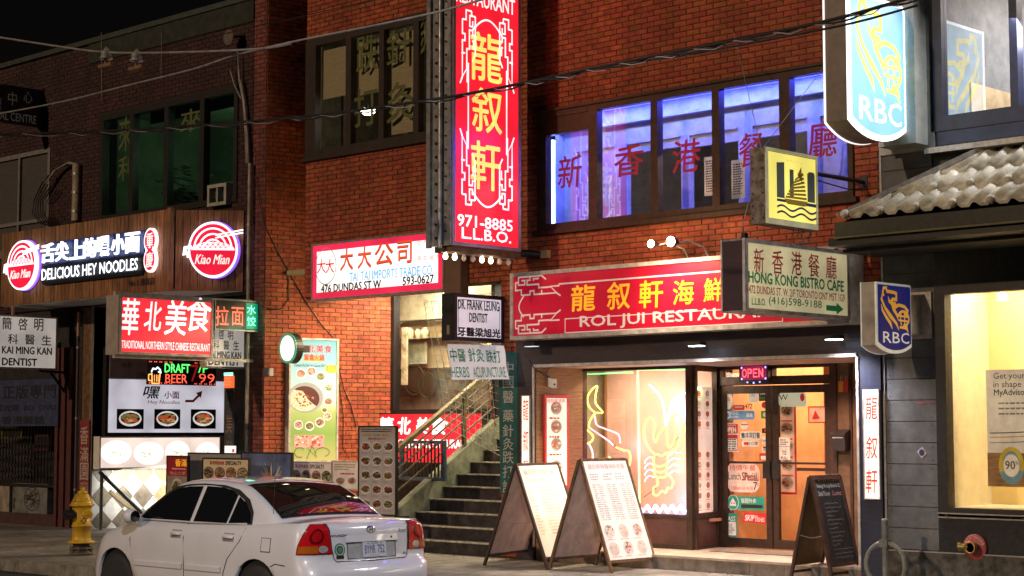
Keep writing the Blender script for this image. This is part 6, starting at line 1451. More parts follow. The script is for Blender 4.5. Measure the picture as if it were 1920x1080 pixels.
# ---- display window behind, red light box below
DWN = Thing('display_window', 'dark framed display window with shelves of vases at the back of the stair recess', 'shop window', (0, 2.25, 0))
fx0 = DWN.px(730, 660)[0]; fz0 = DWN.px(760, 768)[1]; zt_ = 3.74; 
p = DWN.P('frame', mat('near_black_frame', (.012, .010, .012), .5)); p.box(fx0, fx0+.14, -.03, .1, fz0-.1, 4.15); p.box(fx0+.14, xs0-.0, -.03, .1, fz0-.1, fz0); p.box(fx0+.14, xs0-.1, -.03, .1, 4.07, 4.15); p.box(xs0-.1, xs0-.02, -.04, .1, fz0, 4.15); p.end()
p = DWN.P('pane', GLASS); p.box(fx0+.14, xs0-.1, .02, .026, fz0, 4.07); p.end()
SHL = mat('display_shelf_glass', (.30, .32, .26), .2); VAS = mat('cream_vase', (.70, .58, .36), .3, var=.1)
p = DWN.P('display_back', mat('display_back_panel', (.12, .10, .075), .6, var=.5, scale=3)); p.box(-7.2, -2.6, 0.5, .55, fz0-.2, 2.75); p.use(mat('cream_display_wall', (.62, .55, .38), .6, var=.25, scale=2)); p.box(-7.2, -2.6, .5, .55, 2.75, 4.2); p.box(-7.2, -2.6, .12, .5, 4.16, 4.2); p.end()
p = DWN.P('inner_pillar', mat('pale_inner_pillar', (.55, .50, .34), .6, var=.3, scale=9)); p.box(fx0+.2, fx0+.32, .08, .12, fz0+.4, 3.4); p.end()
for yy in (599, 634): z = DWN.px(775, yy, -.2)[1]; p = DWN.P('shelf', SHL); p.box(fx0-.2, -3.2, .2, .49, z-.012, z); p.end()
zsh = DWN.px(775, 634, -.2)[1]
for k, (xp, s_) in enumerate(((769, 1.0), (784, .8), (797, .95))):
    u = DWN.px(xp, 630, -.3)[0]; t = Thing('vase', ('tall cream vase at the left of the lit shelf', 'squat cream vase in the middle of the lit shelf', 'round cream vase at the right of the lit shelf')[k], 'vase', (u, 2.55, zsh))
    p = t.P('body', VAS); h_ = .17*s_; p.lathe([(.045*s_, 0), (.065*s_, h_*.3), (.075*s_, h_*.6), (.06*s_, h_*.85), (.035*s_, h_*.95), (.045*s_, h_)], n=14); p.end(); p = t.P('rim', VAS); p.lathe([(.045*s_, h_), (.04*s_, h_+.01)], n=14); p.end()
t = Thing('picture', 'mottled blue and green picture propped on the display shelf', 'picture', (0, 2.6, 0)); r = t.rect(756, 683, 800, 641); p = t.P('canvas', mat('mottled_picture', (.16, .24, .22), .6, col2=(.42, .40, .26), scale=9, var=.3)); p.box(r[0], r[2], 0, .02, r[1], r[3]); p.use(PLT); p.frame(r[0], r[2], r[1], r[3], .015, -.004, -.001); p.end()
for k, (cxp, cyp, rr_) in enumerate(((775, 712, .24), (800, 722, .2))):
    t = Thing('plate', ('large dark round plate behind the display glass', 'smaller dark round plate behind the display glass')[k], 'plate', (0, 2.60, 0)); u, v = t.px(cxp, cyp); p = t.P('dish', mat('dim_green_plate', (.05, .06, .035), .3)); p.ring(u, v, rr_, rr_, .02, 0, .02); p.use(mat('dim_plate_centre', (.035, .03, .022), .3)); p.ell(u, v, rr_*.8, rr_*.8, .01, .01, 20); p.end()
lamp('display_lamp', 'AREA', (-3.9, 2.45, 4.1), 130, (1, .92, .70), (-4.2, 2.6, 2), (1.8, .12))
t = Thing('fluorescent_light', 'bright tube light inside the top of the display window', 'ceiling light', (-3.6, 2.60, 4.12)); p = t.P('tube', mat('fluorescent_tube', (1, 1, .95), .3, emit=(1, .97, .84), es=11)); p.tube([(-.7, 0, -.05), (.7, 0, -.05)], .02, 8); p.end(); p = t.P('housing', WHITE); p.box(-.74, .74, -.05, .05, -.02, .04); p.end()
FLT = Thing('fluorescent_light', 'bright fluorescent tube light under the ceiling above the stair', 'ceiling light', (-1.6, 2.0, 4.02))
p = FLT.P('tube', mat('fluorescent_tube', (1, 1, .95), .3, emit=(1, .97, .84), es=11)); p.tube([(-.6, 0, -.05), (.6, 0, -.05)], .02, 8); p.end(); p = FLT.P('housing', WHITE); p.box(-.64, .64, -.05, .05, -.02, .12); p.end()
lamp('stair_tube_light', 'AREA', (-1.6, 2.0, 3.92), 120, (1, .88, .58), (-1.6, 2.6, 0), (1.2, .12))
lamp('hall_lamp', 'AREA', (-1.5, 2.7, 4.05), 40, (1, .95, .82), (-1.6, 3.2, 2.4), (1.5, .3))
lamp('recess_wash', 'AREA', (-2.9, .9, 4.1), 260, (1, .74, .42), (-4.7, 1.1, 1.6), (1.2, 1.2))
LB = Thing('light_box', 'red lit sunken light box with white characters below the display window', 'light box', (0, 2.05, 0))
r = LB.rect(702, 862, 905, 775); z1 = LB.px(720, 777)[1]; z0 = LB.px(860, 868)[1]
p = LB.P('face_panel', RED); p.box(r[0], r[2], -.002, .01, z0, z1); p.end(); p = LB.P('frame', BLACKM); p.frame(r[0]-.02, r[2]+.02, z0-.02, z1+.02, .02, -.02, .15); p.end()
for ch, a, b_ in (('華', 707, 738), ('北', 745, 770), ('美', 780, 804), ('食', 808, 840)): q = LB.rect(a, 814, b_, 783); p = LB.P('character', WTXT); p.text(ch, q[0], q[2], q[1], q[3], -.006, bold=.03, shear=.1); p.end()
line_text(LB, 'CHINESE RESTAURANT', (745, 842), (882, 838), .13, WTXT, .03, .006)
# wire mesh panel
WM = Thing('wire_mesh_panel', 'tilted white wire mesh panel hanging in front of the stair', 'mesh panel', (0, .06, 0))
cn = [Vector(WM.px(*q)) for q in ((836, 800), (952, 862), (936, 548), (799, 568))]
wf_ = lambda u, v: cn[0].lerp(cn[1], u).lerp(cn[3].lerp(cn[2], u), v)
GW = mat('galvanised_mesh_wire', (.45, .43, .36), .4, metal=.5)
wn_ = 0
for i in range(11):
    p = WM.P('upright_wire', GW); p.tube([(wf_(i/10, v).x, .04*math.sin(v*5), wf_(i/10, v).y) for v in (0, .25, .5, .75, 1)], .0042, 4); p.end()
for j in range(22):
    p = WM.P('cross_wire', GW); p.tube([(wf_(u, j/21).x, .04*math.sin(j/21*5)-.006, wf_(u, j/21).y) for u in (0, .5, 1)], .0042, 4); p.end()
p = WM.P('hanging_cord', mat('red_cord', (.5, .05, .05), .6)); a = WM.px(920, 712); b_ = WM.px(935, 800); p.tube([(a[0], -.05, a[1]), ((a[0]+b_[0])/2-.03, -.06, (a[1]+b_[1])/2), (b_[0], -.05, b_[1])], .007, 5); p.end()
# ================================================================== BANK BUILDING
K = Thing('bank_building', 'grey panelled bank building with a tiled awning and yellow lit window', 'building', (0, .0, 0))
GP_ = mat('grey_fibre_cement', (.13, .135, .145), .6, var=.16, scale=5, bump=.12, island=.10)
GRN = mat('granite_base', (.075, .07, .06), .5, var=.45, scale=10, bump=.1); BKP = mat('black_stone_panel', (.022, .022, .026), .35, var=.3, scale=14)
bx0, bx1 = 5.755, PY(1757, 800, 0).x+.0
p = K.P('wall', BLACKM); p.box(5.73, bx1, .02, .3, .05, 10.5); p.box(bx1, 14, .02, .3, 3.3, 4.9); p.box(bx1, 14, .02, .3, .05, .80); p.box(bx1, 14, .02, .3, 6.9, 10.5); p.end()
zs = [3.4604, 3.2285, 2.997, 2.7658, 2.535, 2.3045, 2.0744, 1.8405, 1.6096, 1.380, 1.15, .919, .6845, .445]
st_ = .2316
z = .445
while z < 10.4:
    xe_ = bx1 if z < 3.4 or z > 4.7 else bx1
    p = K.P('cladding_panel', GP_); p.box(bx0, xe_-.004, .0, .018, z+.004, z+st_-.004); p.end(); z += st_
p = K.P('screw', BLACKM)
z = .445
while z < 7: 
    for xx in (bx0+.05, bx1-.06): p.box(xx-.005, xx+.005, -.002, .0, z+.04, z+.05); p.box(xx-.005, xx+.005, -.002, .0, z+st_-.05, z+st_-.04)
    z += st_
o = p.end(); o['kind'] = 'stuff'
p = K.P('corner_trim', ALU); p.box(5.725, 5.752, -.012, .05, .05, 10.4); p.end()
p = K.P('base_stone', GRN); p.box(5.725, 9.5, -.03, .02, .05, .438); p.end(); p = K.P('base_trim', ALU); p.box(5.76, 9.5, -.04, -.031, .425, .438); p.end()
p = K.P('lower_panel', BKP); p.box(bx1+.0, 9.5, -.005, .02, .44, .80); p.end(); p = K.P('sill_trim', ALU); p.box(bx1, 9.5, -.02, -.006, .80, .815); p.box(bx1, 9.5, -.035, -.0, .845, .858); p.end()
p = K.P('upper_panel', BKP); p.box(bx1, 9.5, -.005, .02, 3.27, 4.0); p.end()
wx0 = PY(1776, 750, 0).x; wz0 = PY(1778, 952, 0).z; wz1 = PY(1772, 552, 0).z
wfm = K.P('window_frame', BLACKM); wfm.box(bx1+.005, wx0, -.02, .12, .86, wz1+.1); wfm.box(wx0, 9.5, -.02, .12, .86, wz0); wfm.box(wx0, 9.5, -.02, .12, wz1, wz1+.1); wfo = wfm.end()
p = PB('pane', GLASS, wfo); p.box(wx0, 9.5, .03, .036, wz0, wz1); p.end()
YW = mat('warm_yellow_interior', (.78, .60, .28), .7, var=.08, scale=1.2); IV = mat('ivory_column', (.85, .76, .55), .6)
p = K.P('interior_wall', YW); p.box(bx1, 11, 1.15, 1.2, .5, 3.6); p.end()
p = K.P('interior_side_wall', mat('ivory_side_wall', (.80, .70, .46), .6, var=.05)); p.box(bx1-.06, bx1, .31, 1.15, .5, 3.6); p.end(); p = K.P('interior_column', IV); p.box(bx1+.001, bx1+.05, .12, .34, .86, 3.44); p.end()
p = K.P('interior_ceiling', IV); p.box(bx1, 11, .31, 1.9, 3.45, 3.5); p.end(); p = K.P('interior_sill', IV); p.box(bx1, 11, .125, 1.9, .80, wz0); p.end()
t = Thing('vent_grille', 'small grey grille at the foot of the yellow window display', 'grille', (0, 1.04, 0)); r = t.rect(1817, 956, 1838, 944); p = t.P('grille', mat('grille_olive', (.14, .12, .05), .6)); p.box(r[0], r[2], 0, .1, r[1], r[3]); p.end()
p = t.P('slat', BLACKM)
for k in range(5): z = r[1]+(r[3]-r[1])*(k+.3)/5; p.box(r[0], r[2], -.006, -.001, z, z+.006)
p.end()
lamp('bank_window_lamp', 'AREA', (7.9, .62, 3.42), 78, (1, .87, .64), (7.9, .75, 0), (2.8, .7))
lamp('bank_window_lamp', 'AREA', (6.9, .25, 3.38), 14, (1, .85, .55), (6.9, .9, 0), (.7, .4))
t = Thing('track_spotlight', 'silver ceiling spotlight glowing at the top of the bank window', 'spotlight', PY(1880, 562, .8))
p = t.P('head', ALU); p.lathe([(.03, .09), (.06, .05), (.075, 0)], n=16); p.end(); p = t.P('lens', DL); p.lathe([(.001, -.003), (.065, -.003)], n=16); p.end(); p = t.P('arm', ALU); p.tube([(-.05, 0, .18), (-.09, 0, .1), (-.04, 0, .05)], .01, 6); p.box(-.12, .12, -.03, .03, .18, .2); p.end()
AD = Thing('poster', 'white bank advert poster with a ninety percent gauge in the yellow window', 'poster', (0, .40, 0))
r = AD.rect(1853, 912, 1960, 694); zt2 = AD.px(1853, 694)[1]; zb2_ = AD.px(1858, 912)[1]
PW = mat('poster_white', (.78, .72, .62), .5, emit=(.85, .74, .55), es=.22, sample=False)
p = AD.P('sheet', PW); p.box(r[0], 8.6, 0, .01, zb2_, zt2); p.end()
p = AD.P('wood_print', mat('wood_print', (.42, .24, .10), .5, var=.3, scale=6, aniso=(1, 1, 12))); p.box(r[0], 8.6, -.003, -.001, zb2_, zb2_+.36); p.end()
for tx, a, b_, h_, bd in (('Get your finances', (1863, 714), (1979, 714), .085, .0), ('in shape with', (1863, 730), (1949, 730), .085, .0), ('MyAdvisor.', (1864, 745), (1930, 745), .085, .012)):
    u0, v0 = AD.px(*a); u1, v1 = AD.px(*b_); p = AD.P('lettering', mat('navy_grey_print', (.03, .03, .05), .5)); p.text(tx, u0, u1, v0, v0+h_, -.003, bold=bd); p.end()
p = AD.P('small_print', mat('grey_small_print', (.35, .33, .3), .5)); a = AD.px(1865, 781); menu_rows(p, a[0], 8.5, a[1], a[1]+.17, -.003, 3, 1, 1, random.Random(2), .35); p.end()
for k, (c_, yy) in enumerate((((.05, .05, .06), 812), ((.75, .45, .03), 820), ((.3, .4, .5), 830))):
    a = AD.px(1856, yy); p = AD.P('curve_line', mat('curve%d' % k, c_, .5)); p.line([(a[0]+.1*i, a[1]-.03*math.sin(i*.3)+.01*i) for i in range(16)], .010, -.004-.0004*k); p.end()
a = AD.px(1897, 873); p = AD.P('gauge', mat('gauge_blue', (.25, .50, .68), .3)); p.ell(a[0], a[1], .15, .20, -.006, 0, 28); p.use(mat('gauge_yellow', (.85, .68, .06), .4)); p.ring(a[0], a[1]+.01, .125, .165, .045, -.008, a0=-.4, a1=3.6); p.use(PW); p.ell(a[0], a[1], .095, .12, -.009, 0, 24); p.use(PRINT); p.text('90', a[0]-.07, a[0]+.045, a[1]-.04, a[1]+.05, -.011, bold=.01); p.text('%', a[0]+.05, a[0]+.085, a[1]+.01, a[1]+.05, -.011); p.end()
# upper window
ux0 = PY(1768, 100, 0).x; uz0 = PY(1770, 218, 0).z
up = K.P('upper_window_frame', DKBLUE); up.box(bx1+.01, ux0, -.03, .1, 4.98, 6.9); up.box(ux0, 9.5, -.03, .1, 4.98, uz0); up.box(PY(1895, 100, 0).x, PY(1910, 100, 0).x, -.028, .098, uz0, 6.9); upo = up.end()
p = PB('pane', glass('upper_bank_glass', (.9, .9, 1), 6.0), upo); p.box(ux0, 9.5, .03, .036, uz0, 6.9); p.end()
p = K.P('sill_panel', mat('navy_sill_panel', (.03, .05, .14), .5, var=.15)); p.box(bx1+.0, 9.5, -.012, .02, 4.80, 4.975); p.end()
p = K.P('vent_strip', BLACKM)
x = bx1+.03
while x < 8.5: p.box(x, x+.012, -.022, -.013, 4.80, 4.83); x += .024
p.end()
p = K.P('upper_room', mat('upper_room_grey', (.30, .33, .36), .7)); p.box(bx1, 11, 2.6, 2.7, 4.6, 7.2); p.box(bx1-.05, bx1, .3, 2.6, 4.6, 7.2); p.end(); p = K.P('cream_wall_band', mat('cream_band', (.80, .66, .42), .7)); p.box(bx1+.001, bx1+.02, .85, 2.5, 4.76, 5.66); p.end(); p = K.P('upper_room_bulkhead', mat('warm_bulkhead', (.7, .55, .32), .7)); p.box(bx1+.8, 11, 1.3, 2.6, 5.55, 6.1); p.end()
p = K.P('upper_room_floor', mat('upper_floor', (.2, .2, .25), .7)); p.box(bx1, 11, .12, 2.6, 4.7, 4.75); p.end()
lamp('upper_office_lamp', 'AREA', (8.2, 1.6, 6.95), 240, (1, .88, .66), (8.2, 1.8, 5), (2, 1))
# tiled awning
AW_ = Thing('tiled_awning', 'pitched awning of wavy beige tiles over the bank front', 'awning', (0, 0, 0))
ex0, ey, ez = 5.98, -1.10, 3.98; tz = 4.70
AT = mat('glazed_grey_tile', (.62, .61, .54), .45, var=.22, scale=5, bump=.15, island=.08)
rows_ = 3; nx = 9; pitch = .212
slope = Vector((0, 0-ey, tz-ez)); SL = slope.length; sd_ = slope.normalized(); nrm = Vector((0, -sd_.z, sd_.y))
def prof(t):
    t = t % 1
    if t < .5: return .0
    return .055*math.sin((t-.5)*2*math.pi)**.9 if math.sin((t-.5)*2*math.pi) > 0 else 0
for r_ in range(rows_):
    s0 = SL*r_/rows_-.03; s1 = SL*(r_+1)/rows_+.02
    x = ex0-.3
    k = 0
    while x < 9.4:
        # hip: cut tiles left of the sloping hip line
        hip = ex0+(-(ey)*(s0/SL))*1.0
        if x+pitch > hip-.02:
            p = AW_.P('roof_tile', AT); vs = []; n = 10
            for e, s_ in ((0, s0), (1, s1)):
                hx_ = ex0+(-ey)*(max(0, s_)/SL)
                for i in range(n+1):
                    u = x+pitch*i/n; u = max(u, hx_)
                    h_ = .048*max(0, math.sin(2*math.pi*((i/n)-.45)))**.8
                    q = Vector((u, ey, ez))+sd_*s_+nrm*(h_+(.040 if e == 0 else .002))
                    vs.append(q)
            for i in range(n+1): vs.append(vs[i]-nrm*.036)
            fs = [(i, i+1, n+2+i, n+1+i) for i in range(n)]+[(2*(n+1)+i, 2*(n+1)+i+1, i+1, i) for i in range(n)]
            p.add(vs[:], fs, True); p.sm = [True]*n+[False]*n
            p.end()
        x += pitch; k += 1
for i, (r_, k0) in enumerate(((0, 0), (0, 2), (0, 4), (0, 6), (0, 8), (1, 4), (1, 6), (1, 8))):
    s0 = SL*r_/rows_-.03; xx = ex0-.3+pitch*(k0+1.7)
    q = Vector((xx-.02, ey, ez))+sd_*(s0+.02)+nrm*.05
    p = AW_.P('mortar_knob', mat('pale_mortar_knob', (.55, .52, .45), .8, bump=.6)); p.lathe([(.001, .03), (.035, .02), (.05, -.01), (.045, -.05), (.02, -.07)], q, 8, 'y'); p.end()
p = AW_.P('hip_flashing', ALU); a = Vector((ex0-.06, ey-.05, ez-.02)); b_ = Vector((ex0+1.12, .0, tz+.03)); p.beam(a+Vector((0, 0, .05)), b_+Vector((0, 0, .05)), .09, .05); p.end()
p = AW_.P('side_soffit', BLACKM); p.add([(ex0-.06, ey, ez-.05), (ex0+1.08, 0, tz-.03), (ex0-.06, 0, ez-.05)], [(0, 1, 2), (2, 1, 0)]); p.end()
p = AW_.P('head_flashing', ALU); p.box(bx1, 9.5, -.16, -.015, 4.73, 4.79); p.end()
p = AW_.P('eave_fascia', BLACKM); p.box(ex0-.10, 9.5, ey-.05, ey+.02, ez-.20, ez-.045); p.box(ex0-.20, 9.5, ey-.02, -.04, ez-.29, ez-.205); p.end()
p = AW_.P('gutter_line', mat('gutter_olive', (.12, .11, .05), .6)); p.box(ex0-.1, 9.5, ey-.07, ey-.051, ez-.22, ez-.20); p.end()
p = AW_.P('soffit_board', mat('black_soffit', (.02, .02, .02), .7)); p.box(5.75, 9.5, -.8, -.08, ez-.33, ez-.295); p.end()
lamp('awning_fill_lamp', 'AREA', (7.9, -.04, 6.0), 60, (1, .96, .90), (7.6, -1.0, 4.4), (1, .6))  # added fill lamp outside the pane that brightens the awning tiles
# fire department connection
FD = Thing('fire_hose_connection', 'brass twin fire hose inlet on a red round plate', 'hose connection', PY(1828, 1026, -.03))
p = FD.P('wall_plate', mat('worn_red_plate', (.42, .08, .07), .5, var=.3)); p.lathe([(.001, -.012), (.125, -.012), (.135, -.006), (.138, 0)], (0, 0, 0), 28, 'y'); p.end()
BRS = mat('brass', (.45, .32, .10), .35, metal=.85, var=.3)
p = FD.P('inlet', BRS); p.lathe([(.045, -.012), (.055, -.05), (.06, -.10), (.065, -.105), (.065, -.13), (.048, -.13), (.046, -.09)], (.01, 0, -.0), 18, 'y'); p.end()
p = FD.P('bore', mat('black_bore', (.005, .005, .005), .6)); p.lathe([(.001, -.112), (.047, -.112)], (.01, 0, 0), 16, 'y'); p.end()
p = FD.P('inlet', BRS); p.tube([(0, -.05, 0), (-.07, -.09, 0), (-.11, -.11, 0)], .042, 12); p.tube([(-.11, -.11, 0), (-.135, -.122, 0)], .052, 12); p.end()
p = FD.P('lettering', ink('pale_plate_print', (.65, .5, .45), 0))
for i, ch in enumerate('AUTO SPKR.'):
    if ch == ' ': continue
    a = math.radians(165-i*16); cx, cz = .105*math.cos(a), .105*math.sin(a); vs, fs = glyphs(ch, .01); sn, cs = math.sin(a-math.pi/2), math.cos(a-math.pi/2)
    p.add([(cx+((v[0]-.5)*.018)*cs-((v[1]-.5)*.024)*sn, -.014, cz+((v[0]-.5)*.018)*sn+((v[1]-.5)*.024)*cs) for v in vs], fs)
p.end()
t = Thing('sticker', 'small white and purple round sticker on the grey panels', 'sticker', (0, -.001, 0)); r = t.rect(1719, 859, 1738, 838); cx, cz = (r[0]+r[2])/2, (r[1]+r[3])/2
p = t.P('paper', mat('sticker_paper', (.5, .48, .5), .6)); s_ = .06; p.poly([(cx-s_, cz+.01), (cx, cz-s_-.005), (cx+s_, cz-.01), (cx+.005, cz+s_+.005)], -.002, .001); p.end(); p = t.P('print', mat('purple_print', (.05, .03, .14), .5)); p.ell(cx, cz, .035, .036, -.003, 0, 14); p.end()
t = Thing('graffiti_tag', 'faint pink scribble on the grey panels below the small bank sign', 'graffiti', (0, -.001, 0)); a = t.px(1715, 756); p = t.P('scribble', mat('faded_pink_paint', (.25, .06, .10), .7)); p.line([(a[0], a[1]+.02), (a[0]+.05, a[1]), (a[0]+.10, a[1]-.005), (a[0]+.13, a[1]+.015), (a[0]+.2, a[1]-.0), (a[0]+.26, a[1]-.0)], [.01, .02, .03, .015, .02, .01], -.002); p.end()
# bike ring post
BK = Thing('bike_rack', 'grey ring and post bicycle stand in front of the grey panels', 'bike rack', (0, 0, 0))
c = PY(1660, 1040, -.62); BK.o.location = (c.x, -.62, .03); 
GRP = mat('galvanised_post', (.22, .23, .21), .55, metal=.5, var=.2)
p = BK.P('post', GRP); zt3 = PY(1656, 976, -.62).z-.03; p.tube([(0, 0, 0), (0, 0, zt3)], .035, 12); p.lathe([(.037, zt3), (.03, zt3+.02), (.001, zt3+.025)], n=12); p.end()
zc_ = PY(1660, 1060, -.62).z-.03
p = BK.P('ring', GRP); p.tube([(.235*math.cos(a), 0, zc_+.235*math.sin(a)) for a in [2*math.pi*i/32 for i in range(32)]], .028, 8, closed=True); p.end()
p = BK.P('clamp', GRP); p.box(-.05, .05, -.045, .045, zc_+.19, zc_+.27); p.end()

# ================================================================== SANDWICH BOARDS
def aframe(name, label, nl, nr, depth, z_apex, over, board, frame_m, inner, gap=.12):
    """nl, nr near feet (world xy), depth vector to the far feet"""
    ax = Vector((nr[0]-nl[0], nr[1]-nl[1], 0)); rz = math.atan2(ax.y, ax.x)
    W = ax.length; t = Thing(name, label, 'sandwich board', (nl[0], nl[1], gz(nl[1])), rz)
    dv = Matrix.Rotation(-rz, 3, 'Z') @ Vector((depth[0], depth[1], 0)); A_ = Vector((W*.5, 0, z_apex))
    f0, f1 = Vector((0, 0, 0)), Vector((W, 0, 0))
    for nm, f in (('left_leg', f0), ('right_leg', f1)):
        for o in (Vector((0, 0, 0)), dv):
            p = t.P('leg', frame_m); p.beam(f+o, A_+o+Vector((.01 if f is f1 else -.01, 0, 0)), .03, .035); p.end()
    def panel(f, s_, mt, nm):
        a = f.lerp(A_, gap/z_apex+.02); b_ = A_*1.0; n = (dv.cross(b_-a)).normalized()*s_
        if n.x*(1 if f is f1 else -1) < 0: n = -n
        o = n*.012; q = [a, a+dv, b_+dv, b_]
        p = t.P(nm, mt); p.hexa([*[v for v in (q[0], q[1], q[1]+n*.01, q[0]+n*.01)], *[v for v in (q[3], q[2], q[2]+n*.01, q[3]+n*.01)]]); p.end()
        return a, b_, n
    panel(f0, 1, inner, 'rear_board')
    a, b_, n = panel(f1, 1, board, 'front_board')
    for k in (0.0, 1.0): p = t.P('cross_bar', frame_m); h = f0.lerp(A_, .10) if k == 0 else f0.lerp(A_, .55); 
    p = t.P('cross_bar', frame_m); h = f0.lerp(A_, .1); p.beam(h, h+dv, .03); p.end(); p = t.P('cross_bar', frame_m); h = f1.lerp(A_, .1); p.beam(h-n*.01, h+dv-n*.01, .03); p.end()
    p = t.P('top_bar', frame_m); p.beam(A_-dv.normalized()*.0, A_+dv, .035); p.end()
    p = t.P('chain', ALU); h0 = f0.lerp(A_, .45); h1 = f1.lerp(A_, .45); p.tube([h0, (h0+h1)/2-Vector((0, 0, .03)), h1], .004, 4); p.end()
    # mapping for print on the front board: u 0..1 along depth, v 0..1 up
    def F(u, v, d): q = a+dv*u+(b_-a)*v+n*(.011+d); return q
    return t, F
class Flat(PB):
    """a part drawn in a unit rectangle then mapped onto a slanted board"""
    def fin(s, F, W, H):
        s.v = [tuple(F(v[0]/W, v[2]/H, -v[1])) for v in s.v]; return s.end()
def flat(t, name, mt): return Flat(name, mt, t.o, None, None, t)
WBD = mat('white_menu_board', (.80, .74, .68), .5, var=.04, emit=(.8, .7, .6), es=.10, sample=False); INN = mat('pinkish_board_back', (.66, .50, .44), .6, var=.12)
BWD = mat('brown_wood_leg', (.16, .085, .04), .6, var=.3); DKL = mat('dark_leg', (.045, .025, .02), .55)
PNK = mat('pink_print', (.75, .42, .38), .6); GRY = mat('grey_menu_print', (.45, .40, .38), .6)
f1_ = [PG(*q) for q in ((908, 1060, .04), (1027, 1068, .04), (990, 1048, .05))]
S1, F = aframe('menu_board', 'white sandwich board with faint lunch special print nearest the stair', (.50, -1.02), (1.55, -.97), (-.27, 1.05), 1.27, 0, WBD, DKL, INN)
W, Hh = 1.05, 1.25
p = flat(S1, 'heading', PNK); p.text('龍叙軒 特價午餐', .12, .88, 1.10, 1.18, -.002); p.text('Lunch Special', .15, .72, .98, 1.07, -.002, shear=.3); p.fin(F, W, Hh)
p = flat(S1, 'menu_print', mat('pale_menu_print', (.62, .56, .53), .6)); menu_rows(p, .08, .28, .28, .94, -.002, 16, 1, .5); menu_rows(p, .34, .95, .28, .94, -.002, 16, 1, .9); p.fin(F, W, Hh)
rnd = random.Random(3)
def picF(S, F, W, Hh, u, v, r, food):
    p = flat(S, 'dish_picture', PLT); p.ell(u, v, r, r*.95, -.002, 0, 16)
    for i in range(26):
        a = rnd.uniform(0, 6.28); q = math.sqrt(rnd.random())*r*.75; s_ = rnd.uniform(.12, .25)*r; p.use(rnd.choice(food)); p.ell(u+q*math.cos(a), v+q*math.sin(a), s_, s_*.7, -.0025-.0001*i, 0, 6)
    p.fin(F, W, Hh)
LTF = [mat('washed_pink', (.72, .42, .34), .6), mat('washed_red', (.55, .18, .12), .6), mat('washed_cream', (.78, .62, .46), .6), mat('washed_brown', (.36, .20, .12), .6)]
picF(S1, F, W, Hh, .8, .17, .09, [LTF[2], LTF[0]]); picF(S1, F, W, Hh, .55, .12, .07, [LTF[2], LTF[0]])
S2, F = aframe('menu_board', 'white sandwich board with menu columns and six dish pictures beside the neon window', (1.56, -.96), (2.48, -.85), (-.03, .88), 1.34, 0, WBD, BWD, INN)
W, Hh = .88, 1.3
p = flat(S2, 'heading', PNK); p.text('龍叙軒特價海鮮套餐', .10, .80, 1.17, 1.24, -.002, bold=.01); p.fin(F, W, Hh)
p = flat(S2, 'menu_print', GRY)
for c in range(3): menu_rows(p, .08+.27*c, .08+.27*c+.2, .50, .98, -.002, 17, 2, .85)
menu_rows(p, .08, .8, 1.02, 1.12, -.002, 3, 3, .7); p.fin(F, W, Hh)
for r_ in range(2):
    for c in range(3): picF(S2, F, W, Hh, .16+.27*c, .36-.22*r_, .095, rnd.sample(LTF, 2)+[LTF[2]])
    p = flat(S2, 'caption', PNK); menu_rows(p, .08, .82, .245-.22*r_, .27-.22*r_, -.002, 1, 3, .7); p.fin(F, W, Hh)
CBX = PY(1518, 897, -.42).x-.28; CBZ = PY(1518, 897, -.42).z-.03
CHB = mat('green_black_chalkboard', (.012, .020, .018), .5, var=.3); BKI = mat('brown_board_back', (.14, .085, .03), .7)
S3, F = aframe('chalkboard', 'wood framed chalkboard sign with handwritten menu by the restaurant doors', (CBX, -.42), (CBX+.56, -.40), (-.06, .66), CBZ, 0, CHB, mat('dark_red_wood', (.075, .03, .02), .55, var=.3), BKI, gap=.16)
W, Hh = .66, 1.15
p = flat(S3, 'frame', mat('dark_red_wood')); p.frame(0, W, 0, Hh, .045, -.012, -.001); p.fin(F, W, Hh)
CK = mat('chalk', (.55, .55, .50), .8); CKY = mat('coloured_chalk', (.60, .45, .12), .8); CKP = mat('pink_chalk', (.6, .25, .25), .8)
p = flat(S3, 'chalk_heading', CKY); p.text('新香港餐廳', .12, .66, 1.08, 1.18, -.002, bold=.0); p.use(CK); p.text('Hong Kong Bistro Cafe', .08, .68, .99, 1.05, -.002, bold=-.0); p.text('2nd Floor', .08, .34, .90, .96, -.002); p.use(CKP); p.text('Lunch', .40, .66, .90, .96, -.002, shear=.2); p.fin(F, W, Hh)
p = flat(S3, 'chalk_writing', mat('dim_chalk', (.30, .30, .28), .8))
rnd2 = random.Random(9)
for i in range(14):
    z = .80-.053*i; x = .16; ln = rnd2.uniform(.16, .5)
    pts = []
    while x < .16+ln: pts.append((x, z+rnd2.uniform(-.010, .012))); x += .013
    if len(pts) > 2: p.line(pts, .0045, -.002)
p.fin(F, W, Hh)

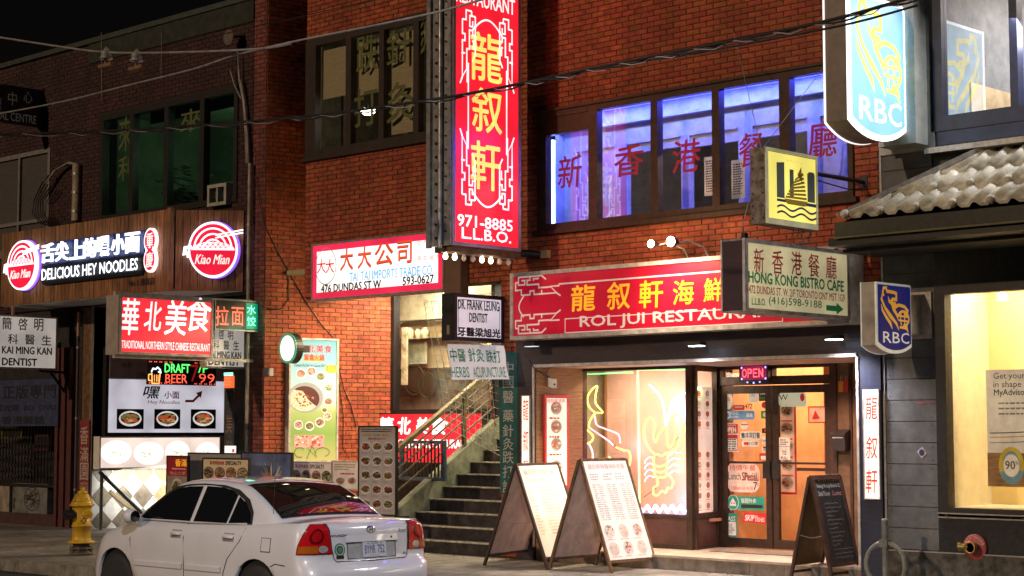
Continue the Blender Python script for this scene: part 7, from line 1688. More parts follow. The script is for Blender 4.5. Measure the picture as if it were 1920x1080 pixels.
# ================================================================== HYDRANT
hp_ = (-5.15, -3.30)
HY_S = .78
HY = Thing('fire_hydrant', 'yellow fire hydrant with a black outlet on the pavement near the kerb', 'fire hydrant', (hp_[0], hp_[1], gz(hp_[1])))
HY.o.scale = (1, 1, HY_S)
YP = mat('yellow_hydrant_paint', (.75, .45, .012), .38, col2=(.42, .22, .02), scale=5, coat=.4, bump=.1); 
p = HY.P('base_flange', mat('rusty_flange', (.17, .13, .09), .8, var=.3)); p.lathe([(.13, .0), (.165, .01), (.165, .045), (.125, .05), (.12, .1), (.16, .105), (.16, .13), (.11, .135)], n=18); p.end()
for k in range(8): a = k*math.pi/4; p = HY.P('bolt', mat('rusty_flange')); p.lathe([(.014, .03), (.014, .15)], (.145*math.cos(a), .145*math.sin(a), 0), 6); p.end()
p = HY.P('collar', BLACKM); p.lathe([(.115, .13), (.115, .21)], n=18); p.end()
p = HY.P('barrel', YP); p.lathe([(.12, .20), (.185, .21), (.19, .235), (.14, .26), (.128, .29), (.128, .50), (.14, .505), (.14, .525), (.128, .53), (.128, .80), (.135, .86), (.165, .865), (.17, .885), (.165, .905), (.12, .91)], n=24); p.end()
p = HY.P('bonnet', YP); p.lathe([(.15, .905), (.155, .93), (.13, .95), (.125, .97), (.115, 1.02), (.085, 1.07), (.065, 1.085), (.07, 1.09), (.065, 1.13), (.03, 1.14), (.025, 1.19), (.001, 1.195)], n=24); p.end()
for k in range(8): a = k*math.pi/4+.2; p = HY.P('bonnet_rib', YP); p.beam((.13*math.cos(a), .13*math.sin(a), .95), (.07*math.cos(a), .07*math.sin(a), 1.08), .02, .03); p.end()
p = HY.P('operating_nut', YP); p.lathe([(.025, 1.14), (.02, 1.20), (.001, 1.20)], n=5); p.end()
dr = lambda a: Vector((math.cos(a), math.sin(a), 0))
vw = math.atan2(CP.y-hp_[1], CP.x-hp_[0])
a = vw+.42; d = dr(a)
p = HY.P('outlet', YP); p.tube([d*.09+Vector((0, 0, .72)), d*.17+Vector((0, 0, .72))], .062, 14); p.tube([d*.17+Vector((0, 0, .72)), d*.21+Vector((0, 0, .72))], .072, 8); p.tube([d*.21+Vector((0, 0, .72)), d*.24+Vector((0, 0, .72))], .02, 5); p.end()
d = dr(vw-1.25); p = HY.P('outlet', BLACKM, label='large black capped outlet'); p.tube([d*.09+Vector((0, 0, .72)), d*.19+Vector((0, 0, .72))], .085, 16); p.tube([d*.19+Vector((0, 0, .72)), d*.235+Vector((0, 0, .72))], .10, 16); p.tube([d*.235+Vector((0, 0, .72)), d*.26+Vector((0, 0, .72))], .025, 5); p.end()
# ================================================================== boards by the sunken entrance
def standing(name, label, Y0, x0, yb, x1, yt, mt, cat='menu board', leg=None, rz=0., edge=None, tilt=0):
    t = Thing(name, label, cat, (0, Y0, 0)); r = t.rect(x0, yb, x1, yt); 
    t.r = r; p = t.P('board', mt); p.box(r[0], r[2], 0, .03, r[1], r[3]); p.end()
    p = t.P('frame', edge or BLACKM); p.frame(r[0]-.02, r[2]+.02, r[1]-.02, r[3]+.02, .02, -.01, .035); p.end()
    if leg: p = t.P('stand', BLACKM); p.box(r[0]-.02, r[0]+.01, -.01, .25, gz(Y0), r[1]-.02); p.box(r[2]-.01, r[2]+.02, -.01, .25, gz(Y0), r[1]-.02); p.end()
    return t, r
MB_ = mat('printed_board_cream', (.62, .54, .44), .5, var=.06); CRM = mat('cream_print_board', (.72, .60, .40), .5, var=.05)
rnd = random.Random(51)
t, r = standing('menu_board', 'red topped poster board with two round dishes beside the sunken entrance', -.35, 312, 992, 352, 857, mat('dull_poster', (.34, .27, .22), .5, var=.1), leg=1)
W, Hh = r[2]-r[0], r[3]-r[1]
p = t.P('red_heading', mat('deep_red_print', (.40, .02, .03), .5)); p.box(r[0], r[2], -.003, -.001, r[3]-.26*Hh, r[3]); p.use(GOLDR); p.text('香滿', r[0]+.4*W, r[2]-.02, r[3]-.13*Hh, r[3]-.03*Hh, -.005, bold=.01); p.use(WP); p.text('Harmony', r[0]+.25*W, r[2]-.04, r[3]-.18*Hh, r[3]-.15*Hh, -.005); p.use(PNK); p.text('點心之家', r[0]+.15*W, r[2]-.04, r[3]-.245*Hh, r[3]-.20*Hh, -.005, bold=.01); p.end()
pic(t, r[0]+.5*W, r[1]+.56*Hh, .16, .17, -.004, FOOD[1:4], PLT, rnd, 24); pic(t, r[0]+.5*W, r[1]+.20*Hh, .17, .18, -.004, [FOOD[0], FOOD[1], FOOD[5]], PLT, rnd, 40)
t, r = standing('partition_board', 'tall plain grey board behind the specialty menus', -.10, 352, 990, 453, 852, mat('grey_board', (.30, .29, .29), .6, var=.08), 'board')
t, r = standing('menu_board', 'cream specialty menu board with rows of food photos behind the car roof', -.55, 380, 975, 466, 862, CRM, leg=1)
W, Hh = r[2]-r[0], r[3]-r[1]
p = t.P('heading', REDD); p.text('華北特色美食', r[0]+.15*W, r[0]+.47*W, r[3]-.09*Hh, r[3]-.03*Hh, -.004, bold=.02); p.use(BLKT); p.text('SPECIALTY', r[0]+.5*W, r[0]+.85*W, r[3]-.09*Hh, r[3]-.03*Hh, -.004, bold=.03); p.end()
for rr_ in range(4):
    for c in range(4 if rr_ == 0 else 3):
        n = 4 if rr_ == 0 else 3; u = r[0]+W*(c+.5)/n; v = r[3]-Hh*(.22+.27*rr_); pic(t, u, v, W/n*.46, Hh*.095, -.004, rnd.sample(FOOD, 3), FOOD[rnd.randrange(4)], rnd, 28)
p = t.P('easel_side', mat('green_black_side', (.02, .028, .022), .6)); p.poly([(r[0]-.02, r[3]), (r[0]-.20, r[1]), (r[0]-.02, r[1])], .03, .02); p.end()
t, r = standing('poster_board', 'blue poster board with a splash of milk behind the car roof', -.20, 453, 915, 546, 851, mat('blue_poster', (.10, .14, .30), .4, var=.3, scale=3), 'poster', leg=1)
W, Hh = r[2]-r[0], r[3]-r[1]
MK = mat('milk_print', (.55, .50, .47), .4); p = t.P('splash', MK); cx, cz = r[0]+.58*W, r[1]+.25*Hh
for i in range(34): a = rnd.uniform(.1, 3.0); l = rnd.uniform(.3, 1)*.30; p.line([(cx+.1*math.cos(a), cz), (cx+l*.8*math.cos(a), cz+l*.5*math.sin(a)), (cx+l*1.2*math.cos(a+.1), cz+l*math.sin(a+.15))], [.05, .03, .006], -.003-.0002*i)
p.use(mat('caramel_print', (.40, .20, .07), .4)); p.poly([(cx-.35, r[1]), (cx-.1, cz+.02), (cx, cz+.12), (cx+.1, cz), (cx+.2, r[1])], -.011); p.use(REDD); p.text('北食', r[0]+.03, r[0]+.14, r[3]-.2, r[3]-.03, -.012); p.end()
t, r = standing('menu_board', 'white specialty menu panel fixed low under the hot pot poster', .10, 546, 912, 622, 869, mat('lit_menu_white', (.70, .60, .52), .5, emit=(.8, .6, .5), es=.12, sample=False), edge=ALUW)
W, Hh = r[2]-r[0], r[3]-r[1]
p = t.P('heading', REDD); p.text('華北特色美食', r[0]+.1*W, r[0]+.42*W, r[3]-.22*Hh, r[3]-.06*Hh, -.004, bold=.02); p.use(BLKT); p.text('SPECIALTY', r[0]+.47*W, r[0]+.82*W, r[3]-.22*Hh, r[3]-.06*Hh, -.004, bold=.03); p.end()
for c in range(4): pic(t, r[0]+W*(c+.5)/4, r[1]+Hh*.45, W*.115, Hh*.25, -.004, rnd.sample(FOOD, 3), FOOD[c], rnd, 28)
t, r = standing('menu_board', 'pale menu panel with red print between specialty panel and tall board', .10, 624, 915, 672, 867, mat('lit_menu_white'), edge=ALUW)
W, Hh = r[2]-r[0], r[3]-r[1]
p = t.P('print', mat('green_orange_print', (.35, .30, .08), .5)); menu_rows(p, r[0]+.02, r[2]-.02, r[3]-.32*Hh, r[3]-.05*Hh, -.004, 3, 1, .9); p.use(RP); menu_rows(p, r[0]+.15, r[2]-.05, r[3]-.5*Hh, r[3]-.38*Hh, -.004, 1, 1, .9); p.end()
pic(t, r[0]+.3*W, r[1]+.28*Hh, .11, .06, -.004, FOOD[1:3], PLT, rnd, 20); pic(t, r[0]+.75*W, r[1]+.3*Hh, .10, .06, -.004, FOOD[1:3], PLT, rnd, 20)
t, r = standing('menu_board', 'tall dim menu board with columns of round dishes left of the stair railing', -.30, 673, 962, 742, 801, mat('grey_white_board', (.42, .38, .37), .5, var=.05), leg=1)
W, Hh = r[2]-r[0], r[3]-r[1]
p = t.P('heading', BLKT); menu_rows(p, r[0]+.02, r[2]-.02, r[3]-.06*Hh, r[3]-.01*Hh, -.004, 2, 1, 1); p.use(mat('yellow_green_print', (.40, .36, .08), .5)); p.text('北京 山東 點心', r[0]+.1*W, r[2]-.15*W, r[3]-.105*Hh, r[3]-.075*Hh, -.004, bold=.01); p.use(REDD); p.text('精美火鍋 HOT POT', r[0]+.25*W, r[2]-.25*W, r[3]-.145*Hh, r[3]-.12*Hh, -.004, bold=.01); p.end()
for rr_ in range(5):
    for c in range(3): pic(t, r[0]+W*(.19+.31*c), r[3]-Hh*(.225+.165*rr_), W*.145, Hh*.058, -.004, rnd.sample([FOOD[0], FOOD[1], FOOD[3], FOOD[5]], 3), PLT, rnd, 30)
    p = t.P('caption', mat('dim_print', (.15, .13, .13), .5)); menu_rows(p, r[0]+.03, r[2]-.03, r[3]-Hh*(.305+.165*rr_), r[3]-Hh*(.295+.165*rr_), -.004, 1, 3, .7); p.end()
# handrail into the sunken entrance
GRL = mat('grey_green_rail', (.06, .085, .08), .5, metal=.3); t = Thing('handrail', 'dark steel handrail sloping down into the sunken entrance by the tiles', 'railing', (XP+.35, 0, 0), math.pi/2)
a = t.px(187, 885); b_ = t.px(290, 985); c_ = t.px(187, 990)
p = t.P('rail', GRL); p.tube([(a[0], 0, a[1]), (b_[0], 0, b_[1])], .035, 8); p.end(); p = t.P('post', GRL); p.tube([(a[0]+.04, 0, a[1]-.03), (a[0]+.04, 0, .05)], .028, 8); p.end()
p = t.P('wooden_rail', mat('cream_wood_rail', (.55, .44, .27), .6)); a = t.px(212, 922); b_ = t.px(290, 983); p.beam((a[0], .1, a[1]), (b_[0], .1, b_[1]), .06, .07); p.end()
# small LED signs in the sunken doorway
t = Thing('led_sign', 'small green and red LED sign hanging in the sunken doorway', 'sign', (0, 1.0, 0)); r = t.rect(420, 722, 437, 704)
p = t.P('panel', mat('orange_red_led_glow', (.5, .1, .02), .4, emit=(1, .16, .04), es=.9)); p.box(r[0], r[2], 0, .03, r[1]-.05, r[3]); p.use(LG); p.box(r[0], r[2], -.005, -.001, r[3], r[3]+.05); p.end()
p = t.P('glow_rows', LR); menu_rows(p, r[0], r[2], r[1]-.02, r[3]-.02, -.006, 3, 1, .8); p.end()
t = Thing('doorway_post', 'grey post with faded vertical writing in the sunken doorway', 'post', (0, .9, 0)); r = t.rect(420, 842, 440, 730); p = t.P('post', mat('charcoal_mesh_post', (.06, .06, .065), .7, var=.3)); p.box(r[0], r[2], 0, .1, 0, r[3]); p.end(); p = t.P('writing', mat('faded_peach_print', (.35, .22, .15), .6)); q = t.rect(424, 812, 436, 778); p.text('美', q[0], q[2], q[1], q[3], -.004); q = t.rect(424, 835, 436, 826); p.text('華北', q[0], q[2], q[1], q[3], -.004); p.end()
t = Thing('small_lit_sign', 'small white lit sign with a red spot low in the sunken doorway', 'sign', (0, .55, 0)); r = t.rect(421, 850, 440, 836); p = t.P('panel', WLIT); p.box(r[0], r[2], 0, .03, r[1], r[3]); p.end(); p = t.P('red_spot', REDT); p.box(r[2]-.06, r[2]-.01, -.004, -.001, r[1]+.02, r[3]-.05); p.end()
# drain pipes
def pipe(label, x0, x1, yt, yb, Y0, mt, mt2=None, ysplit=None):
    t = Thing('drain_pipe', label, 'pipe', (0, Y0, 0)); a = t.rect(x0, yb, x1, yt); r_ = (a[2]-a[0])/2; cx = (a[0]+a[2])/2
    zs_ = t.px((x0+x1)/2, ysplit)[1] if ysplit else a[1]
    p = t.P('upper_pipe', mt); p.tube([(cx, 0, zs_), (cx, 0, a[3])], r_, 12); p.end()
    if ysplit: p = t.P('lower_pipe', mt2); p.tube([(cx, 0, a[1]), (cx, 0, zs_)], r_*.92, 12); p.end(); p = t.P('coupling', BLACKM); p.tube([(cx, 0, zs_-.05), (cx, 0, zs_+.05)], r_*1.15, 12); p.end()
    for k in range(3): z = a[3]-(a[3]-a[1])*(k+.5)/3; p = t.P('bracket', ALU); p.tube([(cx, 0, z-.02), (cx, 0, z+.02)], r_*1.12, 12); p.box(cx-.02, cx+.02, 0, -Y0 if Y0 < 0 else .1, z-.015, z+.015); p.end()
    return t
GPI = mat('beige_conduit', (.34, .29, .24), .6, var=.2); DPI = mat('dark_grey_conduit', (.07, .065, .07), .6)
pipe('beige drainpipe beside the timber fascia at the building joint', 458, 471, 306, 1000, -.09, GPI, DPI, 800)
pipe('wide beige conduit above the video shop with black cables', 138, 150, 308, 415, -.06, GPI)
pipe('beige pipe turning dark below the cream dentist sign', 138, 149, 585, 985, -.08, mat('tan_conduit', (.36, .24, .16), .6), DPI, 636)
t = Thing('cable_bundle', 'looping grey and black cables rising from the wide conduit', 'cable'); 
def P3(x, y, d): q = PY(x, y, d); return q
for k in range(4): p = t.P('cable', CABLEG if k < 2 else CABLE); p.tube([P3(144, 308, -.08), P3(130-k*5, 304+k*2, -.12), P3(105-k*5, 318+k*4, -.16), P3(84-k*3, 345+k*5, -.18)], .014, 6); p.end()
for k in range(5): p = t.P('cable', CABLE); p.tube([P3(80+k*5, 340+k*3, -.18), P3(64+k*4, 375, -.2), P3(60+k*5, 398, -.22), P3(75+k*6, 418+k*2, -.3), P3(95+k*2, 424, -.5)], .013, 6); p.end()
t = Thing('service_cables', 'grey service cables running down the joint above the drainpipe', 'cable')
for k in range(3): p = t.P('cable', CABLEG); p.tube([P3(446+k, 96+k*30, -.10), P3(448+k*2, 150, -.09), P3(456+k, 190, -.08), P3(460+k*2, 250, -.08), P3(462+k*2, 306, -.08)], .011, 6); p.end()
p = t.P('cable', CABLEG); p.tube([P3(432, 132, -.1), P3(440, 160, -.08), P3(452, 185, -.08)], .012, 6); p.end()
t = Thing('satellite_dish', 'small dark dish on the left building beside the joint', 'dish', PY(428, 70, -.25)); p = t.P('dish', mat('dull_grey_dish', (.14, .10, .10), .6)); p.lathe([(.001, .05), (.08, .035), (.13, 0), (.125, -.005), (.07, .025)], (0, 0, 0), 16, 'y'); p.end(); p = t.P('arm', BLACKM); p.beam((0, .05, 0), (.12, .25, .05), .03); p.end()
t = Thing('wall_cable', 'thin black cable hanging down the orange side wall', 'cable')
p = t.P('cable', CABLE); w_ = lambda x, y: onplane(x, y, SPL.loc+SPL.n*.03, SPL.n)
p.tube([PY(478, 330, -.05), PY(495, 420, -.03), w_(520, 470), w_(545, 515), w_(570, 560), w_(600, 605), w_(625, 634)], .009, 5); p.tube([w_(636, 690), w_(645, 730), w_(658, 760), w_(668, 800)], .008, 5); p.tube([w_(636, 720), w_(644, 780), w_(643, 840), w_(655, 860)], .007, 5); p.end()
p = t.P('cable', CABLE); p.tube([w_(540, 500), w_(541, 560), w_(530, 578), w_(510, 580), PY(490, 575, -.04)], .010, 5); p.end()
# overhead wires along the street
def wire(label, pts, Y0, r, mt=CABLE, n=4):
    P = [PY(x, y, Y0) for x, y in pts]; t = Thing('overhead_wire', label, 'wire', P[0]); P = [q-P[0] for q in P]
    Q = smooth3(P, n); p = t.P('strand', mt); p.tube(Q, r, 6); p.end(); return t, P
def smooth3(P, k):
    o = []
    for i in range(len(P)-1):
        p0 = P[max(i-1, 0)]; p1 = P[i]; p2 = P[i+1]; p3 = P[min(i+2, len(P)-1)]
        for j in range(k): t = j/k; o.append(.5*((2*p1)+(p2-p0)*t+(2*p0-5*p1+4*p2-p3)*t*t+(3*p1-p0-3*p2+p3)*t**3))
    return o+[P[-1]]
t, P = wire('thick twisted black cable crossing in front of the red vertical sign', [(-60, 252), (120, 249), (245, 243), (400, 233), (560, 219), (690, 204), (847, 181), (975, 157), (1100, 131), (1240, 103), (1400, 71), (1560, 37), (1700, -2), (1800, -30)], -6.0, .013)
p = t.P('twisted_pair', CABLE); Q = smooth3(P, 8); p.tube([q+Vector((0, .014*math.cos(i*.9), -.016+.016*math.sin(i*.9))) for i, q in enumerate(Q)], .008, 5); p.end()
p = t.P('lashing_wire', CABLEG); p.tube([q+Vector((0, .02*math.cos(i*1.7), -.02+.02*math.sin(i*1.7))) for i, q in enumerate(Q)], .004, 4); p.end()
wire('second black cable sagging below the thick cable at upper right', [(1200, 116), (1300, 101), (1450, 73), (1600, 43), (1720, 10)], -5.8, .009)
wire('pale overhead wire carrying two insulators at upper left', [(-60, 62), (0, 70), (90, 84), (200, 98), (330, 98), (480, 92), (545, 82)], -6.2, .012, CABLEG)
wire('pale rising wire from the left edge past the brick pier', [(-40, 221), (0, 213), (120, 190), (240, 160), (360, 130), (440, 104), (545, 79), (700, 48), (830, 20), (940, -12)], -6.1, .010, CABLEG)
wire('faint thin wire above the upper left windows', [(-40, 168), (200, 118), (330, 84), (480, 50), (700, 0)], -5.0, .005, CABLE)
for k, (x, y) in enumerate(((199, 100), (256, 104))):
    t = Thing('insulator', ('glass insulator on the pale wire, the left of the pair', 'glass insulator on the pale wire, the right of the pair')[k], 'insulator', PY(x, y, -6.2), group='insulators on the pale wire')
    p = t.P('bell', mat('grey_glazed_porcelain', (.36, .38, .38), .25)); p.lathe([(.02, .05), (.05, .02), (.06, -.03), (.045, -.035), (.075, -.05), (.07, -.065), (.03, -.07)], n=12); p.end()
    p = t.P('bracket', mat('rust_bracket', (.22, .12, .06), .7)); p.box(-.13, .13, -.02, .02, -.15, -.115); p.box(-.015, .015, -.015, .015, -.115, -.07); p.end()
    p = t.P('cap_clip', ALU); p.tube([(-.05, 0, .03), (0, 0, .07), (.05, 0, .03)], .01, 5); p.end()
# small window lintel wires left of dark wall
cable('hanging_wire', 'thin wire hanging down the dark brick wall at upper left', [PY(190, 60, -.05), PY(191, 190, -.05)], .006, CABLEG, 'wire')
cable('hanging_wire', 'second thin wire hanging down the dark brick wall', [PY(303, 60, -.05), PY(302, 150, -.05)], .005, CABLEG, 'wire')

# street lamp across the road, whose light falls on the car and the shop fronts
SLP = Thing('street_lamp', 'tall grey street lamp across the road from the shops', 'street lamp', (13.5, -15.5, -.15))
p = SLP.P('pole', mat('grey_lamp_post', (.25, .25, .25), .5, metal=.5)); p.tube([(0, 0, 0), (0, 0, 8.8), (-.3, .5, 9.2), (-.8, 1.3, 9.3)], [.09, .06, .05, .04], 8); p.end()
p = SLP.P('lamp_head', mat('lamp_head_metal', (.2, .2, .2), .5)); p.beam((-.7, 1.15, 9.30), (-1.15, 1.85, 9.30), .26, .10); p.end()
p = SLP.P('lens', mat('street_lamp_lens', (1, .95, .85), .3, emit=(1, .92, .80), es=12)); p.beam((-.75, 1.25, 9.23), (-1.10, 1.78, 9.23), .2, .03); p.end()
lamp('street_lamp_light', 'SPOT', (12.55, -13.9, 9.0), 5600, (.94, .93, 1.0), (2.5, -4.5, -.5), .15, 50, 1.0)

# chain on the hydrant cap, litter along the step
p = HY.P('chain', mat('rusty_flange')); d = dr(vw+.42); e = dr(vw-.1)
p.tube([d*.2+Vector((0, 0, .66)), (d+e)*.08+Vector((0, 0, .56)), e*.14+Vector((0, 0, .62))], .008, 5); p.end()
LT = PB('leaf_litter', mat('dead_leaves', (.16, .075, .03), .8, island=.4), kind='stuff'); rnd = random.Random(44)
for i in range(90):
    x = rnd.uniform(-2.4, 5.6); y = -.02-abs(rnd.gauss(0, .12)) if rnd.random() < .8 else rnd.uniform(-3.5, -.3); s_ = rnd.uniform(.008, .028); a = rnd.uniform(0, 6.3); z = gz(min(0, y))+.004
    if -2.5 < x < .42 and y > -.2: y -= .2
    LT.add([(x, y, z), (x+s_*math.cos(a), y+s_*math.sin(a), z+.006), (x+s_*1.4*math.cos(a+.8), y+s_*1.4*math.sin(a+.8), z+.012), (x+s_*math.cos(a+1.6), y+s_*math.sin(a+1.6), z+.002)], [(0, 1, 2, 3)])
LT.end()
# blue barrier stacked in the sunken area behind the railing
t = Thing('metal_barrier', 'dark blue metal frame stacked behind the stair railing', 'barrier', (0, .9, 0)); r = t.rect(750, 900, 836, 826); BLF = mat('blue_grey_frame_paint', (.05, .08, .13), .5)
p = t.P('frame', BLF); p.frame(r[0], r[2], r[1], r[3], .05, -.02, .02); p.end()
for k in range(12): x = r[0]+.08+(r[2]-r[0]-.16)*k/11; p = t.P('bar', BLACKM); p.box(x-.01, x+.01, -.01, .01, r[1]+.05, r[3]-.05); p.end()
# ================================================================== CAR
CL_ = 4.12
CAR = Thing('parked_car', 'white four door sedan parked at the kerb seen from behind', 'car', (3.44, -5.42, -.15), math.pi)
PNT = mat('white_car_paint', (.66, .65, .66), .34, var=.03, scale=2, coat=1.0)
PNT.node_tree.nodes['Principled BSDF'].inputs['Coat Roughness'].default_value = .06
RUB = mat('black_rubber', (.012, .012, .012), .6); CHRM = mat('chrome', (.6, .6, .6), .15, metal=1.0, var=.02)
b_w = .835; rc, rf = .25, .50
def zt(x):
    P_ = [(0, .985), (.3, 1.0), (.7, .985), (1.2, .95), (2.9, .925), (3.3, .87), (3.8, .74), (4.2, .60)]
    for (x0, z0), (x1, z1) in zip(P_, P_[1:]):
        if x <= x1: u = max(0, (x-x0)/(x1-x0)); return z0+(z1-z0)*u
    return .6
LV = [.20, .24, .45, .590, .615, .70, .80, .90, .96, 1.0]
RI = [.06, .025, .0, .012, .075, .085, .095, .105, .115, .150]
SI = [.035, .012, .0, .0, .0, .0, .005, .022, .040, .085]
FI = [.07, .03, .0, .01, .03, .05, .09, .13, .18, .26]
def outline(n_side=44):
    pts = []
    # half outline from rear centre to front centre on +y side: (x, y, wr, wf) weights of rear/front inset direction
    for i in range(9): y = (b_w-rc)*i/8; pts.append((.035*(y/(b_w-rc))**2, y, 1., 0., 0.))
    for i in range(1, 8):
        a = math.pi/2*i/8; pts.append((.035+rc-rc*math.cos(a), b_w-rc+rc*math.sin(a), math.cos(a), 0., math.sin(a)))
    for i in range(n_side+1): pts.append((rc+.035+(CL_-rf-.12-rc-.035)*i/n_side, b_w, 0., 0., 1.))
    for i in range(1, 9):
        a = math.pi/2*i/9; pts.append((CL_-rf-.12+rf*math.sin(a), b_w-rf+rf*math.cos(a)*1.0, 0., math.sin(a), math.cos(a)))
    for i in range(7): y = (b_w-rf)*(1-i/6); pts.append((CL_-.12+.12*(1-(y/(b_w-rf))**2), y, 0., 1., 0.))
    return pts
OUT = outline(); WX = (.86, 3.27); WR = .355
def lvl(k, o):
    x, y, wr, wf, ws = o
    zz_ = .20+(LV[k]-.20)*(zt(x)-.20)/.80
    px_ = x+wr*RI[k]-wf*FI[k]; py_ = y-ws*SI[k]
    if wr > .02 and y < b_w-rc+.01: pass
    bow = -.012*((x-2.1)/2.1)**2 if ws > .9 else -.012*((x-2.1)/2.1)**2*ws
    py_ += bow
    if ws > .9:
        for w_ in WX:
            d_ = x-w_
            if abs(d_) < WR: zz_ = max(zz_, .29+math.sqrt(WR*WR-d_*d_))
    return Vector((px_, py_, zz_))
vs = []; nO = len(OUT)
p = CAR.P('body', PNT)
for sgn in (1, -1):
    G_ = [lvl(k, o) for k in range(len(LV)) for o in OUT]
    if sgn < 0: G_ = [Vector((v.x, -v.y, v.z)) for v in G_]
    fs = []
    for k in range(len(LV)-1):
        for i in range(nO-1):
            a, b_, c_, d_ = k*nO+i, k*nO+i+1, (k+1)*nO+i+1, (k+1)*nO+i
            if (G_[a]-G_[d_]).length < 1e-5 and (G_[b_]-G_[c_]).length < 1e-5: continue
            fs.append((a, d_, c_, b_) if sgn > 0 else (a, b_, c_, d_))
    p.add(G_, fs, True)
top = [lvl(len(LV)-1, o) for o in OUT]
U_ = [-1, -.9, -.6, -.3, 0, .3, .6, .9, 1]; G_ = []
for v in top:
    e = min(1, max(0, (v.x-.1)/.35))*min(1, max(0, (CL_-.2-v.x)/.5))
    for u in U_: G_.append(Vector((v.x-(.02 if e == 0 else 0)*0, v.y*u, v.z+.045*(1-u*u)*e)))
p.add(G_, [(i*9+j, (i+1)*9+j, (i+1)*9+j+1, i*9+j+1) for i in range(nO-1) for j in range(8)], True)
body = p.end()
def surf(i_f, z, off=0., sgn=1):
    """point on the body: fractional outline index, height, offset outwards"""
    i = int(max(0, min(nO-2, math.floor(i_f)))); u = i_f-i
    def at(o):
        for k in range(len(LV)-1):
            a, b_ = lvl(k, o), lvl(k+1, o)
            if z <= b_.z or k == len(LV)-2:
                t = (z-a.z)/(b_.z-a.z) if b_.z > a.z+1e-6 else 0; return a.lerp(b_, max(0, min(1.2, t)))
    P0, P1 = at(OUT[i]), at(OUT[i+1]); q = P0.lerp(P1, u); d = (P1-P0); n = Vector((-d.y, d.x, 0)) if True else None
    n = n.normalized() if n.length > 1e-6 else Vector((0, 1, 0))
    if n.dot(Vector((q.x-2.0, q.y, 0))) < 0: n = -n
    q = q+n*off
    return Vector((q.x, q.y*sgn, q.z))
def ix(x):  # outline index for side position x
    for i in range(16, nO-1):
        if OUT[i][0] <= x <= OUT[i+1][0]: return i+(x-OUT[i][0])/(OUT[i+1][0]-OUT[i][0])
    return 16
def iy(y):  # index on rear face
    return 8*y/(b_w-rc)
def patch(name, mt, fn, nu, nv, parent=None, label=None, smooth_=True):
    p = CAR.P(name, mt, parent, label=label); g_ = [fn(i/nu, j/nv) for j in range(nv+1) for i in range(nu+1)]
    p.add(g_, [(j*(nu+1)+i, j*(nu+1)+i+1, (j+1)*(nu+1)+i+1, (j+1)*(nu+1)+i) for j in range(nv) for i in range(nu)], smooth_); return p.end()
GAP = mat('panel_gap_black', (.01, .01, .01), .8)
def seam(pts, r=.004, name='panel_seam', mt=GAP): p = CAR.P(name, mt); p.tube(pts, r, 5); return p.end()
# greenhouse
PRF = [(.66, 1.0), (.85, 1.115), (1.05, 1.225), (1.25, 1.315), (1.42, 1.355), (1.7, 1.378), (2.0, 1.385), (2.25, 1.37), (2.42, 1.335), (2.6, 1.25), (2.8, 1.14), (3.0, 1.02), (3.15, .93)]
def hz_(x):
    for (x0, z0), (x1, z1) in zip(PRF, PRF[1:]):
        if x <= x1: return z0+(z1-z0)*max(0, (x-x0)/(x1-x0))
    return .93
ZB = .90
def gy(x, z): return .760-.30*(z-ZB)-.035*((x-1.9)/1.3)**2
p = CAR.P('cabin', PNT); G_ = []; st_x = []
for (x0, _), (x1, _) in zip(PRF, PRF[1:]):
    for k in range(3): st_x.append(x0+(x1-x0)*k/3)
st_x.append(PRF[-1][0])
def gsec(x):
    h_ = hz_(x); r = .05; o = []
    zs_ = [ZB-.05, (ZB+h_)/2-.02, h_-r]
    for z in zs_: o.append((gy(x, z), z))
    w_ = gy(x, h_)
    o += [(w_-.004, h_-.022), (w_-.035, h_-.004), (w_*.75, h_+.008), (w_*.4, h_+.018), (0, h_+.022)]
    return o
for x in st_x:
    s_ = gsec(x); G_ += [Vector((x, y, z)) for y, z in s_]+[Vector((x, -y, z)) for y, z in s_[-2::-1]]
m_ = 15
p.add(G_, [(i*m_+j, (i+1)*m_+j, (i+1)*m_+j+1, i*m_+j+1) for i in range(len(st_x)-1) for j in range(m_-1)], True); p.end()
CGL = mat('dark_car_glass', (.006, .007, .008), .02, var=0.02, spec=.8)
CGL.node_tree.nodes['Principled BSDF'].inputs['Coat Weight'].default_value = .15; CGL.node_tree.nodes['Principled BSDF'].inputs['Coat Roughness'].default_value = .0
def sidep(x, z, off, s=1): return Vector((x, s*(gy(x, z)+off), z))
for s in (1, -1):
    for nm, poly_ in (('window_trim', [(3.02, .945), (2.86, 1.06), (2.62, 1.215), (2.44, 1.305), (2.2, 1.335), (1.95, 1.345), (1.6, 1.335), (1.36, 1.295), (1.16, 1.20), (1.06, 1.08), (1.04, .96), (1.2, .945), (2.0, .94)]),
                      ('door_glass', [(2.95, .965), (2.80, 1.075), (2.60, 1.195), (2.42, 1.28), (2.2, 1.31), (1.965, 1.318), (2.05, .965)]),
                      ('door_glass', [(1.99, .965), (1.90, 1.32), (1.62, 1.312), (1.48, 1.29), (1.36, 1.245), (1.44, .965)]),
                      ('quarter_glass', [(1.41, .967), (1.33, 1.23), (1.20, 1.165), (1.10, 1.065), (1.075, .98)])):
        off = .003 if nm == 'window_trim' else .007
        p = CAR.P(nm, RUB if nm == 'window_trim' else CGL); pl = poly_ if s > 0 else poly_
        tr = geometry.tessellate_polygon([[Vector((a, b_, 0)) for a, b_ in pl]]); p.add([sidep(a, b_, off, s) for a, b_ in pl], [tuple(t) for t in tr]); p.end()
    seam([sidep(3.0, .948, .010, s), sidep(2.0, .945, .012, s), sidep(1.04, .955, .010, s)], .007, 'chrome_strip', ALU)
